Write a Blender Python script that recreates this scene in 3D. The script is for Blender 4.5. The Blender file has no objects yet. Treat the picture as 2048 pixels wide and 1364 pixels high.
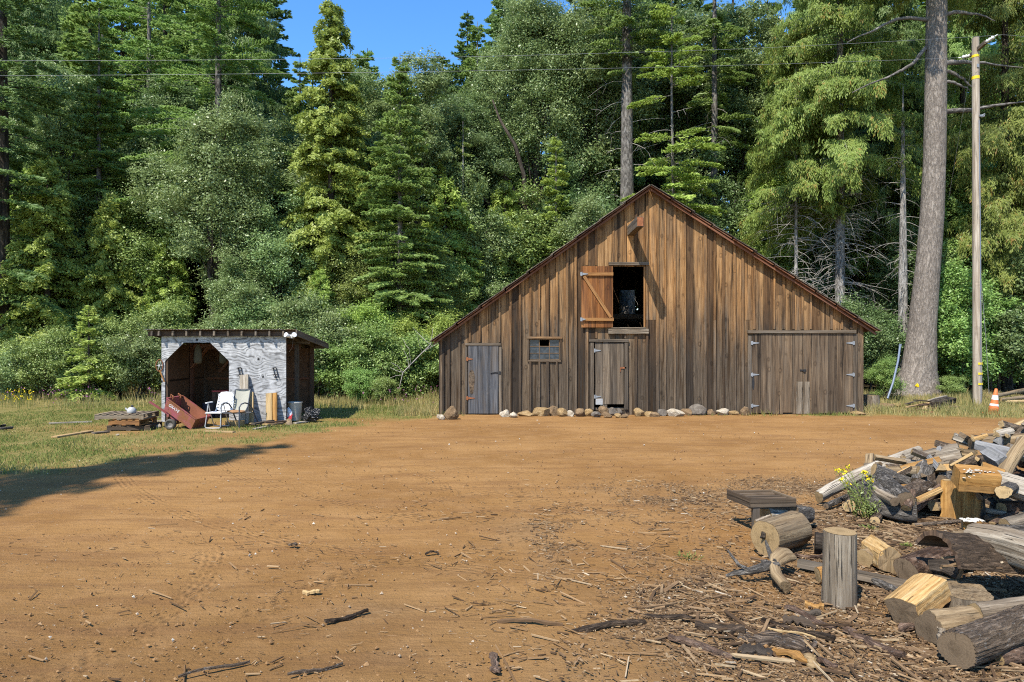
import bpy, math, random
import numpy as np
from mathutils import Vector, Matrix

F = 1365.0; EYE = 2.0; V0 = 690.0; U0 = 1024.0      # pixel focal length, eye height, horizon row, centre column of the photo
rad = math.radians
TONE = .74
SC = bpy.context.scene
COL = SC.collection

def P(u, v, Y):
    return np.array([(u-U0)/F*Y, Y, EYE-(v-V0)/F*Y])
def G(u, v, z=0.0):
    return P(u, v, F*(EYE-z)/(v-V0))
def nrm(a):
    a = np.asarray(a, float)
    return a/np.maximum(np.linalg.norm(a, axis=-1, keepdims=True), 1e-9)

# ---------------------------------------------------------------- mesh builder
class MB:
    def __init__(s):
        s.v = []; s.lc = []; s.ring = []; s.f = []; s.n = 0
    def add(s, verts, faces, lc=None, rnd=0.0, mat=0, smooth=False, ring=None):
        """faces: (n,k) int array or list of such arrays; rnd scalar or per face"""
        verts = np.asarray(verts, float).reshape(-1, 3)
        m = len(verts)
        s.v.append(verts)
        s.lc.append(verts if lc is None else np.asarray(lc, float).reshape(-1, 3))
        s.ring.append(np.zeros(m) if ring is None else np.asarray(ring, float))
        if not isinstance(faces, (list, tuple)): faces = [faces]
        for fa in faces:
            fa = np.asarray(fa, int)
            if fa.ndim == 1: fa = fa[None]
            r = np.full(len(fa), rnd) if np.isscalar(rnd) else np.asarray(rnd, float)
            s.f.append((fa+s.n, r[:len(fa)], mat, smooth))
        s.n += m
    def box(s, c, size, rnd=None, R=None, mat=0, grain=2, off=None):
        h = np.asarray(size, float)/2
        q = np.array([[-1,-1,-1],[1,-1,-1],[1,1,-1],[-1,1,-1],[-1,-1,1],[1,-1,1],[1,1,1],[-1,1,1]])*h
        if rnd is None: rnd = rng.random()
        o = np.array([rnd*37.1, rnd*11.7, rnd*23.3])
        perm = {0: [1, 2, 0], 1: [0, 2, 1], 2: [0, 1, 2]}[grain]
        lc = q[:, perm]+o
        w = q if R is None else q@np.asarray(R).T
        s.add(w+np.asarray(c), np.array([[0,3,2,1],[4,5,6,7],[0,1,5,4],[1,2,6,5],[2,3,7,6],[3,0,4,7]]), lc, rnd, mat)
    def bar(s, p0, p1, w, h, up=(0, 0, 1), rnd=None, mat=0, taper=1.0):
        p0 = np.asarray(p0, float); p1 = np.asarray(p1, float)
        d = nrm(p1-p0); up = np.asarray(up, float)
        x = np.cross(d, up)
        if np.linalg.norm(x) < 1e-4: x = np.cross(d, [1, 0, 0])
        x = nrm(x); y = np.cross(x, d)
        L = np.linalg.norm(p1-p0)
        if rnd is None: rnd = rng.random()
        o = np.array([rnd*37.1, rnd*11.7, rnd*23.3])
        V = []; lc = []
        for k, p in ((1.0, p0), (taper, p1)):
            for a, b in ((-1,-1),(1,-1),(1,1),(-1,1)):
                V.append(p+x*a*w/2*k+y*b*h/2*k)
                lc.append([a*w/2, b*h/2, 0 if p is p0 else L])
        s.add(V, np.array([[0,3,2,1],[4,5,6,7],[0,1,5,4],[1,2,6,5],[2,3,7,6],[3,0,4,7]]), np.array(lc)+o, rnd, mat)
    def tube(s, pts, radii, sides=8, rnd=None, mat=0, smooth=True, cap=True, rough=0.0, ridge=0.0, seed=0, squash=1.0):
        pts = np.asarray(pts, float); n = len(pts)
        radii = np.full(n, float(radii)) if np.isscalar(radii) else np.asarray(radii, float)
        if rnd is None: rnd = rng.random()
        T = nrm(np.gradient(pts, axis=0))
        a = np.cross(T[0], [0, 0, 1.0])
        if np.linalg.norm(a) < 0.2: a = np.cross(T[0], [1.0, 0, 0])
        a = nrm(a); L = np.concatenate([[0], np.cumsum(np.linalg.norm(np.diff(pts, axis=0), axis=1))])
        th = np.arange(sides)/sides*2*np.pi
        rr = np.random.RandomState(seed)
        ph = rr.rand(8)*6.28
        off = np.array([rnd*37.1, rnd*11.7, rnd*23.3])
        V = []; lc = []
        for i in range(n):
            a = nrm(a-T[i]*np.dot(a, T[i])); b = np.cross(T[i], a)
            k = np.ones(sides)
            if rough: k = k+rough*(np.sin(2*th+ph[0]+L[i]*1.3)+.7*np.sin(3*th+ph[1]-L[i]*2.1)+.5*np.sin(5*th+ph[2]+L[i]*3))+rough*.5*rr.randn(sides)*.5
            if ridge: k = k+ridge*(((np.arange(sides) % 2)*2-1)*(.6+.4*np.sin(th*3+L[i]*7+ph[3])))
            r = radii[i]*k
            V.append(pts[i]+np.outer(r*np.cos(th), a)+np.outer(r*np.sin(th)*squash, b))
            lc.append(np.stack([r*np.cos(th), r*np.sin(th), np.full(sides, L[i])], 1))
        V = np.concatenate(V); lc = np.concatenate(lc)+off
        i = np.arange(n-1)[:, None]*sides; j = np.arange(sides)[None]; j2 = (j+1) % sides
        q = np.stack([i+j, i+j2, i+sides+j2, i+sides+j], -1).reshape(-1, 4)
        s.add(V, q, lc, rnd, mat, smooth)
        rings = (V[:sides], V[-sides:])
        if cap:
            s.add(rings[0], np.arange(sides)[::-1][None], lc[:sides], rnd, mat)
            s.add(rings[1], np.arange(sides)[None], lc[-sides:], rnd, mat)
        return rings
    def disc(s, ring, n_out, rnd=0.3, mat=0, bulge=0.0, seed=0):
        """filled cut face from a ring of points, with a radial attribute for growth rings"""
        ring = np.asarray(ring, float); k = len(ring); c = ring.mean(0)
        rr = np.random.RandomState(seed)
        V = [c+np.asarray(n_out)*bulge]; rg = [0.0]
        for t in (.35, .7, 1.0):
            jit = 0.0
            V += list(c+(ring-c)*t+np.asarray(n_out)*(bulge*(1-t)+jit)); rg += [t]*k
        j = np.arange(k); j2 = (j+1) % k
        f3 = np.stack([np.zeros(k, int), 1+j, 1+j2], 1)
        f4 = np.concatenate([np.stack([1+o+j, 1+o+k+j, 1+o+k+j2, 1+o+j2], 1) for o in (0, k)])
        nn = np.cross(ring[0]-c, ring[1]-c)
        if np.dot(nn, n_out) < 0: f3 = f3[:, ::-1]; f4 = f4[:, ::-1]
        s.add(V, [f3, f4], None, rnd, mat, False, rg)
    def quads(s, C, A, B, rnd, mat=0, skew=0.0):
        """leaf-sized rhombi: centre, half long axis, half short axis"""
        n = len(C)
        V = np.stack([C-A, C+B-A*skew, C+A, C-B-A*skew], 1).reshape(-1, 3)
        s.add(V, np.arange(4*n).reshape(-1, 4), None, rnd, mat)
    def prism(s, poly, ext, rnd=None, mat=0, capmat=None, grain=None):
        """poly: (k,3) world points of one end, ext: vector to the other end (or (k,3) points)"""
        poly = np.asarray(poly, float); k = len(poly)
        other = poly+np.asarray(ext) if np.ndim(ext) == 1 else np.asarray(ext, float)
        if rnd is None: rnd = rng.random()
        off = np.array([rnd*37.1, rnd*11.7, rnd*23.3])
        ax = other.mean(0)-poly.mean(0); L = np.linalg.norm(ax); ax = ax/L
        x = nrm(poly[1]-poly[0]-ax*np.dot(poly[1]-poly[0], ax)); y = np.cross(ax, x); c = poly.mean(0)
        V = np.concatenate([poly, other])
        lc = np.stack([(V-c)@x, (V-c)@y, (V-c)@ax], 1)+off
        j = np.arange(k); j2 = (j+1) % k
        nn = sum(np.cross(poly[i]-c, poly[(i+1) % k]-c) for i in range(k))
        side = np.stack([j, j2, k+j2, k+j], 1); c0 = j[::-1][None]; c1 = (k+j)[None]
        if np.dot(nn, ax) < 0: side = side[:, ::-1]; c0 = c0[:, ::-1]; c1 = c1[:, ::-1]
        s.add(V, [side, c0, c1], lc, rnd, mat)
    def lathe(s, c, prof, sides=20, R=None, rnd=0.5, mat=0, smooth=True):
        prof = np.asarray(prof, float); th = np.arange(sides)/sides*2*np.pi
        V = np.concatenate([np.stack([r*np.cos(th), r*np.sin(th), np.full(sides, z)], 1) for r, z in prof])
        if R is not None: V = V@np.asarray(R).T
        n = len(prof)
        i = np.arange(n-1)[:, None]*sides; j = np.arange(sides)[None]; j2 = (j+1) % sides
        q = np.stack([i+j, i+j2, i+sides+j2, i+sides+j], -1).reshape(-1, 4)
        s.add(V+np.asarray(c), q, None, rnd, mat, smooth)
    def merge(s, o, mat):
        s.v += o.v; s.lc += o.lc; s.ring += o.ring
        s.f += [(f+s.n, r, mat, sm) for f, r, m, sm in o.f]; s.n += o.n
    def build(s, name, mats, parent=None, origin=None):
        V = np.concatenate(s.v); lc = np.concatenate(s.lc)
        org = np.zeros(3)
        if parent is not None: org = np.array(parent.location) if origin is None else np.asarray(origin, float)
        elif origin is not None: org = np.asarray(origin, float)
        V = V-org
        me = bpy.data.meshes.new(name)
        tot = np.concatenate([np.full(len(f), f.shape[1]) for f, *_ in s.f])
        loops = np.concatenate([f.ravel() for f, *_ in s.f])
        start = np.concatenate([[0], np.cumsum(tot)[:-1]])
        me.vertices.add(len(V)); me.vertices.foreach_set('co', V.astype(np.float32).ravel())
        me.loops.add(len(loops)); me.loops.foreach_set('vertex_index', loops.astype(np.int32))
        me.polygons.add(len(tot)); me.polygons.foreach_set('loop_start', start.astype(np.int32))
        me.polygons.foreach_set('material_index', np.concatenate([np.full(len(f), m) for f, r, m, sm in s.f]).astype(np.int32))
        me.polygons.foreach_set('use_smooth', np.concatenate([np.full(len(f), sm) for f, r, m, sm in s.f]))
        me.update(calc_edges=True)
        a = me.attributes.new('rnd', 'FLOAT', 'FACE'); a.data.foreach_set('value', np.concatenate([r for f, r, m, sm in s.f]).astype(np.float32))
        a = me.attributes.new('lc', 'FLOAT_VECTOR', 'POINT'); a.data.foreach_set('vector', lc.astype(np.float32).ravel())
        rg = np.concatenate(s.ring)
        if rg.any():
            a = me.attributes.new('ring', 'FLOAT', 'POINT'); a.data.foreach_set('value', rg.astype(np.float32))
        for m in (mats if isinstance(mats, (list, tuple)) else [mats]): me.materials.append(m)
        o = bpy.data.objects.new(name, me); COL.objects.link(o)
        if parent is not None: o.parent = parent
        else: o.location = Vector(org)
        return o

rng = random.Random(7)

def tag(o, label, cat, group=None):
    o['label'] = label; o['category'] = cat
    if group: o['group'] = group
    return o
def struct(o, kind='structure'):
    o['kind'] = kind
    return o
def thing(name, label, cat, loc=(0, 0, 0), group=None):
    o = bpy.data.objects.new(name, None); COL.objects.link(o); o.location = Vector(np.asarray(loc, float)); o.empty_display_size = .2
    return tag(o, label, cat, group)
def rotz(a): c, s = math.cos(a), math.sin(a); return np.array([[c, -s, 0], [s, c, 0], [0, 0, 1]])
def roty(a): c, s = math.cos(a), math.sin(a); return np.array([[c, 0, s], [0, 1, 0], [-s, 0, c]])
def rotx(a): c, s = math.cos(a), math.sin(a); return np.array([[1, 0, 0], [0, c, -s], [0, s, c]])

_ico = {}
def ico(n):
    if n not in _ico:
        import bmesh
        b = bmesh.new(); bmesh.ops.create_icosphere(b, subdivisions=n, radius=1)
        b.verts.ensure_lookup_table()
        _ico[n] = (np.array([v.co[:] for v in b.verts]), np.array([[v.index for v in f.verts] for f in b.faces])); b.free()
    return _ico[n]
def lump(mb, c, size, seed, n=2, amp=.22, R=None, mat=0, flat=0.0, rnd=None, smooth=False):
    """an irregular stone, bag or clod"""
    V, Fa = ico(n); rr = np.random.RandomState(seed); k = np.ones(len(V))
    for f_ in (1.3, 2.4, 4.5):
        for _ in range(3):
            d = nrm(rr.randn(3)); k += amp/f_*np.sin(V@d*f_*2+rr.rand()*6.28)*.8
    W = V*k[:, None]
    for _ in range(9):                       # chipped flat facets
        d = nrm(rr.randn(3)); m = W@d; lim = .6+.28*rr.rand(); W = W-np.outer(np.maximum(m-lim, 0), d)
    W = W*np.asarray(size)
    if R is not None: W = W@np.asarray(R).T
    W = W+np.asarray(c)
    mb.add(W, Fa, None, rr.rand() if rnd is None else rnd, mat, smooth)

# ---------------------------------------------------------------- material helper
class M:
    def __init__(s, name):
        s.m = bpy.data.materials.new(name); s.m.use_nodes = True; s.t = s.m.node_tree; s.t.nodes.clear()
        s.out = s.N('ShaderNodeOutputMaterial')
    def put(s, inp, v):
        if isinstance(v, bpy.types.NodeSocket): s.t.links.new(v, inp)
        elif isinstance(v, (tuple, list)) and len(v) == 3 and inp.type == 'RGBA': inp.default_value = (*v, 1)
        else: inp.default_value = v
    def N(s, typ, ins=None, **kw):
        n = s.t.nodes.new(typ)
        for k, v in kw.items(): setattr(n, k, v)
        for k, v in (ins or {}).items(): s.put(n.inputs[k], v)
        return n
    def attr(s, name, out='Fac'): return s.N('ShaderNodeAttribute', attribute_name=name).outputs[out]
    def obj(s): return s.N('ShaderNodeTexCoord').outputs['Object']
    def geo(s): return s.N('ShaderNodeNewGeometry').outputs['Position']
    def map(s, vec, scale=(1, 1, 1), loc=(0, 0, 0), rot=(0, 0, 0)): return s.N('ShaderNodeMapping', {'Vector': vec, 'Scale': scale, 'Location': loc, 'Rotation': rot}).outputs[0]
    def noise(s, vec, scale, detail=4, rough=.6, dist=0.0, out=0): return s.N('ShaderNodeTexNoise', {'Vector': vec, 'Scale': scale, 'Detail': detail, 'Roughness': rough, 'Distortion': dist}).outputs[out]
    def vor(s, vec, scale, out='Distance', feature='F1', rand=1.0): return s.N('ShaderNodeTexVoronoi', {'Vector': vec, 'Scale': scale, 'Randomness': rand}, feature=feature).outputs[out]
    def wave(s, vec, scale, dist=0, detail=2, dscale=1, rough=.5, direction='Z'): return s.N('ShaderNodeTexWave', {'Vector': vec, 'Scale': scale, 'Distortion': dist, 'Detail': detail, 'Detail Scale': dscale, 'Detail Roughness': rough}, bands_direction=direction).outputs['Fac']
    def ramp(s, fac, stops, interp='LINEAR'):
        n = s.N('ShaderNodeValToRGB', {'Fac': fac}); cr = n.color_ramp; cr.interpolation = interp
        while len(cr.elements) < len(stops): cr.elements.new(.5)
        for e, (p, c) in zip(cr.elements, stops):
            e.position = p; e.color = (*c, 1) if isinstance(c, (tuple, list)) else (c, c, c, 1)
        return n.outputs[0]
    def mix(s, fac, a, b, mode='MIX'): return s.N('ShaderNodeMixRGB', {'Fac': fac, 'Color1': a, 'Color2': b}, blend_type=mode).outputs[0]
    def math(s, op, a, b=0.0, clamp=False): return s.N('ShaderNodeMath', {0: a, 1: b}, operation=op, use_clamp=clamp).outputs[0]
    def ss(s, x, a, b):
        return s.N('ShaderNodeMapRange', {'Value': x, 'From Min': a, 'From Max': b}, interpolation_type='SMOOTHSTEP').outputs[0]
    def sep(s, vec): return s.N('ShaderNodeSeparateXYZ', {0: vec}).outputs
    def vadd(s, a, b): return s.N('ShaderNodeVectorMath', {0: a, 1: b}, operation='ADD').outputs[0]
    def bump(s, h, strength=.5, dist=.02): return s.N('ShaderNodeBump', {'Height': h, 'Strength': strength, 'Distance': dist}).outputs[0]
    def done(s, color, rough=.8, normal=None, spec=.3, metal=0.0, **kw):
        color = s.mix(1.0, color, (TONE, TONE, TONE), 'MULTIPLY')      # the exposure is set for the shaded wood
        ins = {'Base Color': color, 'Roughness': rough, 'Specular IOR Level': spec, 'Metallic': metal}
        if normal is not None: ins['Normal'] = normal
        ins.update(kw)
        b = s.N('ShaderNodeBsdfPrincipled', ins)
        s.t.links.new(b.outputs[0], s.out.inputs[0])
        return s.m
# ================================================================ materials
def m_plain(name, col, rough=.6, spec=.4, metal=0.0, var=.25, scale=14, bump=.15):
    g = M(name); o = g.obj()
    n = g.noise(o, scale, 5, .65)
    c = g.mix(g.math('MULTIPLY', g.ss(n, .35, .75), var), col, tuple(x*.35 for x in col))
    c = g.mix(g.math('MULTIPLY', g.ss(g.noise(o, scale*.31, 3), .45, .75), var), c, tuple(min(1, x*1.35+.02) for x in col))
    return g.done(c, rough, g.bump(n, bump, .01), spec, metal)

def m_wood(name, dark, mid, light, gray=(.2, .19, .17), grayamt=.3, grain=26, knots=.5, streak=.4, bump=.5, varying=.5, rough=.85, zgray=None, crack=.5, lo=.37, hi=.63, kmin=.42):
    """plank or split wood, grain along lc.z, tone shifted from board to board by rnd"""
    g = M(name); lc = g.attr('lc', 'Vector'); rnd = g.attr('rnd')
    fine = g.noise(g.map(lc, (grain, grain, grain*.035)), 1.0, 6, .7, .6)
    broad = g.noise(g.map(lc, (grain*.28, grain*.28, grain*.02)), 1.0, 4, .6, 1.2)
    c = g.ramp(g.math('ADD', g.math('MULTIPLY', fine, .6), g.math('MULTIPLY', broad, .4)), [(lo, dark), (.5, mid), (hi, light)])
    # per board tone
    r2 = g.math('FRACT', g.math('MULTIPLY', rnd, 7.31)); r3 = g.math('FRACT', g.math('MULTIPLY', rnd, 17.7))
    # silvered weathering in drawn-out patches
    w = g.noise(g.map(lc, (5, 5, .55)), 1.0, 4, .6)
    wf = g.ss(w, .42, .68)
    if zgray is not None:                 # splash-back weathering of old siding: silver-brown low down, amber high up
        z = g.sep(g.obj())[2]
        wf = g.math('ADD', g.math('MULTIPLY', wf, .55), g.math('MULTIPLY', g.ss(g.math('ADD', z, g.math('MULTIPLY', g.noise(g.map(lc, (4, 4, .5)), 1.0, 3), 1.6)), zgray[1]+.8, zgray[0]+.8), 1.0), True)
        c = g.mix(g.math('MULTIPLY', wf, grayamt), c, g.mix(g.ss(fine, .32, .7), tuple(x*.45 for x in gray), tuple(x*1.25 for x in gray)))
    else:
        c = g.mix(g.math('MULTIPLY', wf, grayamt), c, g.mix(fine, tuple(x*.6 for x in gray), tuple(x*1.3 for x in gray)))
    c = g.mix(g.math('MULTIPLY', g.ss(r2, .58, .85), min(1, varying*.85)), c, g.mix(1.0, c, (.34, .33, .34), 'MULTIPLY'))
    c = g.mix(g.math('MULTIPLY', g.ss(r3, .45, .9), min(1, varying*.7)), c, g.mix(1.0, c, (1.5, 1.42, 1.3), 'MULTIPLY'))
    h = g.math('MULTIPLY', fine, 1.0)
    if streak:
        st = g.ss(g.noise(g.map(lc, (9, 9, .32)), 1.0, 5, .65, .4), .53, .66)
        c = g.mix(g.math('MULTIPLY', st, streak), c, tuple(x*.13 for x in mid))
    if crack:
        ck = g.ss(g.noise(g.map(lc, (grain*1.7, grain*1.7, grain*.045)), 1.0, 3, .5), .62, .7)
        c = g.mix(g.math('MULTIPLY', ck, crack), c, tuple(x*.14 for x in mid)); h = g.math('SUBTRACT', h, g.math('MULTIPLY', ck, .8))
    if knots:
        kv = g.map(lc, (4.3, .01, 2.9))
        kd = g.math('ADD', g.vor(kv, 1.0), g.math('MULTIPLY', g.math('LESS_THAN', g.sep(g.vor(kv, 1.0, 'Color'))[0], kmin), 1.0)); kn = g.noise(lc, 30, 2)
        kd2 = g.math('ADD', kd, g.math('MULTIPLY', g.math('SUBTRACT', kn, .5), .12))
        ring = g.math('MULTIPLY', g.ss(kd2, .30, .15), knots*.8)
        core = g.math('MULTIPLY', g.ss(kd2, .17, .05), knots*.7)
        c0 = c; c = g.mix(ring, c, g.mix(1.0, c, (.42, .40, .38), 'MULTIPLY')); c = g.mix(core, c, g.mix(1.0, c, (2.6, 2.5, 2.4), 'MULTIPLY'))
        h = g.math('ADD', h, g.math('MULTIPLY', core, .3))
    return g.done(c, rough, g.bump(h, bump, .012), .25)

def m_bark(name, dark, light, scale=9, stretch=.28, bump=.9, lichen=None, lich=.0, moss=None):
    g = M(name); lc = g.attr('lc', 'Vector'); rnd = g.attr('rnd')
    v = g.map(lc, (scale, scale, scale*stretch))
    wob = g.vadd(v, g.N('ShaderNodeVectorMath', {0: g.noise(v, 1.3, 3, .6, out=1), 1: (1.1, 1.1, 1.1)}, operation='MULTIPLY').outputs[0])
    pl = g.N('ShaderNodeTexVoronoi', {'Vector': wob, 'Scale': 1.0}, feature='DISTANCE_TO_EDGE').outputs['Distance']
    fi = g.noise(g.map(lc, (scale*5, scale*5, scale*1.2)), 1.0, 5, .7)
    rg = g.noise(g.map(lc, (scale*1.1, scale*1.1, scale*stretch*.7)), 1.0, 6, .68, 1.6)
    h = g.math('ADD', g.math('MULTIPLY', g.ss(pl, .0, .3), .28), g.math('ADD', g.math('MULTIPLY', g.ss(rg, .36, .64), .5), g.math('MULTIPLY', g.math('SUBTRACT', fi, .5), .55)))
    c = g.ramp(h, [(.08, tuple(x*.3 for x in dark)), (.34, dark), (.8, light)])
    c = g.mix(g.math('MULTIPLY', g.ss(g.noise(lc, 3.1, 4), .4, .7), .5), c, tuple(x*.6 for x in dark))
    r2 = g.math('FRACT', g.math('MULTIPLY', rnd, 9.7)); c = g.mix(g.math('MULTIPLY', r2, .35), c, light)
    if lichen: c = g.mix(g.math('MULTIPLY', g.ss(g.noise(lc, scale*1.4, 5, .7), .57, .66), lich), c, lichen)
    if moss: c = g.mix(g.math('MULTIPLY', g.ss(g.noise(lc, 2.3, 4), .55, .7), .5), c, moss)
    return g.done(c, .9, g.bump(h, bump, .03), .15)

def m_end(name, a, b, crack=.7):
    g = M(name); r = g.attr('ring'); o = g.obj(); rnd = g.attr('rnd')
    w = g.math('ADD', g.math('MULTIPLY', r, 40.0), g.math('MULTIPLY', g.noise(o, 11, 5), 30.0))
    s_ = g.math('MULTIPLY', g.math('ADD', g.math('SINE', w), 1.0), .5)
    c = g.mix(g.math('MULTIPLY', s_, .32), a, b)
    c = g.mix(g.math('MULTIPLY', g.ss(r, .55, .05), .35), c, tuple(x*.55 for x in b))
    c = g.mix(g.math('MULTIPLY', g.ss(g.noise(o, 14, 5, .7), .5, .72), .6), c, tuple(x*.45 for x in b))
    c = g.mix(g.math('MULTIPLY', g.ss(g.noise(g.map(o, (30, 30, 5)), 1.0, 3, .5, 2.0), .66, .72), crack), c, (.02, .014, .01))
    return g.done(c, .9, g.bump(g.noise(o, 60, 3), .3, .008), .15)

def m_leaf(name, a, b, rough=.55, spec=.35, trans=.3, tcol=None, hue=.06, dead=None, deadamt=.12, clear=0.0):
    """a, b: two leaf greens picked leaf by leaf, drifting from clump to clump"""
    g = M(name); rnd = g.attr('rnd'); o = g.obj()
    pos = g.geo()
    n = g.noise(pos, .55, 3, .6); n2 = g.noise(pos, 2.3, 3, .6)
    f = g.math('ADD', g.math('MULTIPLY', rnd, .45), g.math('ADD', g.math('MULTIPLY', g.ss(n, .3, .7), .35), g.math('MULTIPLY', g.ss(n2, .3, .7), .25)), True)
    c = g.mix(f, a, b)
    if dead: c = g.mix(g.math('MULTIPLY', g.math('GREATER_THAN', rnd, 1-deadamt), g.ss(n2, .4, .6)), c, dead)
    oi = g.N('ShaderNodeObjectInfo').outputs['Random']
    hs = g.N('ShaderNodeHueSaturation', {'Hue': g.math('ADD', .5-hue*.25, g.math('MULTIPLY', oi, hue*.5)), 'Saturation': 1.0, 'Value': g.math('ADD', .85, g.math('MULTIPLY', oi, .3)), 'Color': c}).outputs[0]
    p = g.N('ShaderNodeBsdfPrincipled', {'Base Color': hs, 'Roughness': rough, 'Specular IOR Level': spec})
    t = g.N('ShaderNodeBsdfTranslucent', {'Color': g.mix(.5, hs, tcol) if tcol else hs})
    x = g.N('ShaderNodeMixShader', {0: trans, 1: p.outputs[0], 2: t.outputs[0]})
    g.t.links.new(x.outputs[0], g.out.inputs[0])
    return g.m

# --- old siding
MAT_SIDING = m_wood('weathered_siding', (.115, .052, .018), (.315, .17, .066), (.56, .345, .16), gray=(.098, .079, .058), grayamt=.93, grain=30, knots=1.0, streak=.95, varying=1.15, zgray=(.9, 4.1), bump=.9, lo=.32, hi=.70, kmin=.3)
MAT_BATTEN = m_wood('weathered_battens', (.10, .043, .016), (.28, .142, .05), (.56, .33, .14), gray=(.125, .100, .073), grayamt=.9, grain=30, lo=.33, hi=.69, knots=.4, streak=.75, varying=.9, zgray=(.8, 3.9), bump=.9)
MAT_ORANGE = m_wood('amber_boards', (.10, .034, .010), (.25, .092, .022), (.38, .165, .05), gray=(.14, .09, .055), grayamt=.3, grain=18, knots=.6, streak=.7, varying=.7)
MAT_TAN = m_wood('amber_rails', (.16, .066, .02), (.29, .135, .042), (.37, .195, .07), grayamt=.1, grain=24, knots=.3, streak=.15, varying=.2)
MAT_BLUEDOOR = m_wood('silver_blue_boards', (.036, .038, .043), (.082, .086, .096), (.16, .161, .167), gray=(.16, .115, .07), grayamt=.45, grain=22, knots=.3, streak=.5, varying=.25)
MAT_GREYWOOD = m_wood('grey_boards', (.05, .038, .026), (.118, .09, .063), (.22, .175, .126), gray=(.16, .14, .115), grayamt=.6, grain=22, knots=.4, streak=.55, varying=.55)
MAT_DOORWOOD = m_wood('brown_grey_boards', (.045, .030, .018), (.125, .085, .052), (.24, .172, .107), gray=(.145, .118, .088), grayamt=.5, grain=20, knots=.8, streak=1.0, varying=.6)
MAT_DARKWOOD = m_wood('dark_boards', (.05, .03, .02), (.11, .065, .038), (.17, .105, .06), grayamt=.25, grain=20, knots=.4, streak=.3)
MAT_REDWOOD = m_wood('shed_red_brown', (.09, .035, .018), (.2, .08, .04), (.3, .14, .07), grayamt=.15, grain=18, knots=.5, streak=.3)
MAT_PALE = m_wood('pale_fresh_plank', (.25, .15, .06), (.40, .265, .115), (.55, .41, .22), grayamt=.2, grain=20, knots=.3, streak=.1, varying=.3)
MAT_WHITEWOOD = m_wood('bleached_wood', (.17, .135, .09), (.39, .335, .26), (.62, .56, .47), gray=(.26, .235, .2), grayamt=.55, grain=42, knots=.1, streak=.6, varying=.2, crack=.95, bump=1.0)
MAT_GREYLOG = m_wood('silver_log', (.09, .064, .04), (.25, .195, .135), (.44, .375, .285), gray=(.23, .195, .15), grayamt=.5, grain=42, knots=.2, streak=.65, varying=.2, crack=.95, bump=1.0)
MAT_TANLOG = m_wood('peeled_tan_log', (.14, .09, .045), (.265, .185, .1), (.40, .30, .175), gray=(.19, .15, .105), grayamt=.55, grain=42, knots=.2, streak=.6, varying=.2, bump=.9)
MAT_SPLIT = m_wood('fresh_split_wood', (.33, .165, .045), (.52, .32, .12), (.70, .50, .25), gray=(.3, .2, .11), grayamt=.3, grain=42, knots=.15, streak=.3, varying=.25, crack=.6, bump=1.0)
MAT_AMBERSPLIT = m_wood('amber_split_wood', (.20, .085, .018), (.36, .18, .045), (.49, .28, .09), gray=(.26, .17, .085), grayamt=.35, grain=42, knots=.1, streak=.35, varying=.25, crack=.4)
MAT_GREYSPLIT = m_wood('blue_grey_split', (.12, .117, .112), (.225, .22, .212), (.35, .34, .325), gray=(.3, .3, .32), grayamt=.3, grain=24, knots=.1, streak=.2, crack=.5)
MAT_PALLET = m_wood('pallet_wood', (.12, .085, .052), (.25, .19, .125), (.38, .31, .22), gray=(.24, .21, .17), grayamt=.5, grain=22, knots=.2, streak=.4, varying=.5)
MAT_POLE = m_wood('bleached_pole', (.26, .2, .14), (.44, .37, .285), (.62, .55, .455), gray=(.23, .17, .12), grayamt=.45, grain=20, knots=.3, streak=.3, varying=.0, crack=.7)

MAT_BARK_PINE = m_bark('furrowed_grey_bark', (.15, .12, .095), (.40, .345, .29), 9, .35, 1.0, (.42, .39, .35), .5)
MAT_BARK_FIR = m_bark('smooth_grey_bark', (.13, .115, .1), (.30, .275, .245), 5, .5, .5, (.42, .41, .38), .5)
MAT_BARK_PALE = m_bark('pale_grey_bark', (.25, .23, .205), (.52, .49, .45), 6, .4, .9, (.6, .58, .55), .4)
MAT_BARK_DARK = m_bark('dark_bark', (.05, .038, .028), (.14, .11, .085), 6, .25, .8, (.2, .2, .17), .3)
MAT_BARK_LOG = m_bark('firewood_bark', (.105, .072, .048), (.33, .25, .18), 20, .3, 1.0, (.42, .40, .37), .5)
MAT_BARK_GREY = m_bark('grey_log_bark', (.09, .078, .065), (.32, .285, .245), 26, .35, 1.0, (.42, .41, .39), .6)
MAT_BARK_BROWN = m_bark('red_brown_bark', (.12, .068, .043), (.33, .225, .16), 20, .3, 1.0, (.34, .29, .25), .4)
MAT_BARK_DEEP = m_bark('dark_chip_bark', (.06, .04, .026), (.21, .145, .095), 24, .3, 1.1)
MAT_DEAD = m_plain('dead_twig', (.40, .365, .32), .9, .1, var=.4)
MAT_END = m_end('cut_end_tan', (.36, .25, .125), (.22, .14, .062))
MAT_END_DARK = m_end('cut_end_old', (.19, .135, .085), (.105, .07, .04))
MAT_END_OLIVE = m_end('cut_end_olive', (.31, .265, .14), (.19, .16, .075))
MAT_END_PALE = m_end('cut_end_pale', (.52, .37, .19), (.36, .22, .085))

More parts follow.
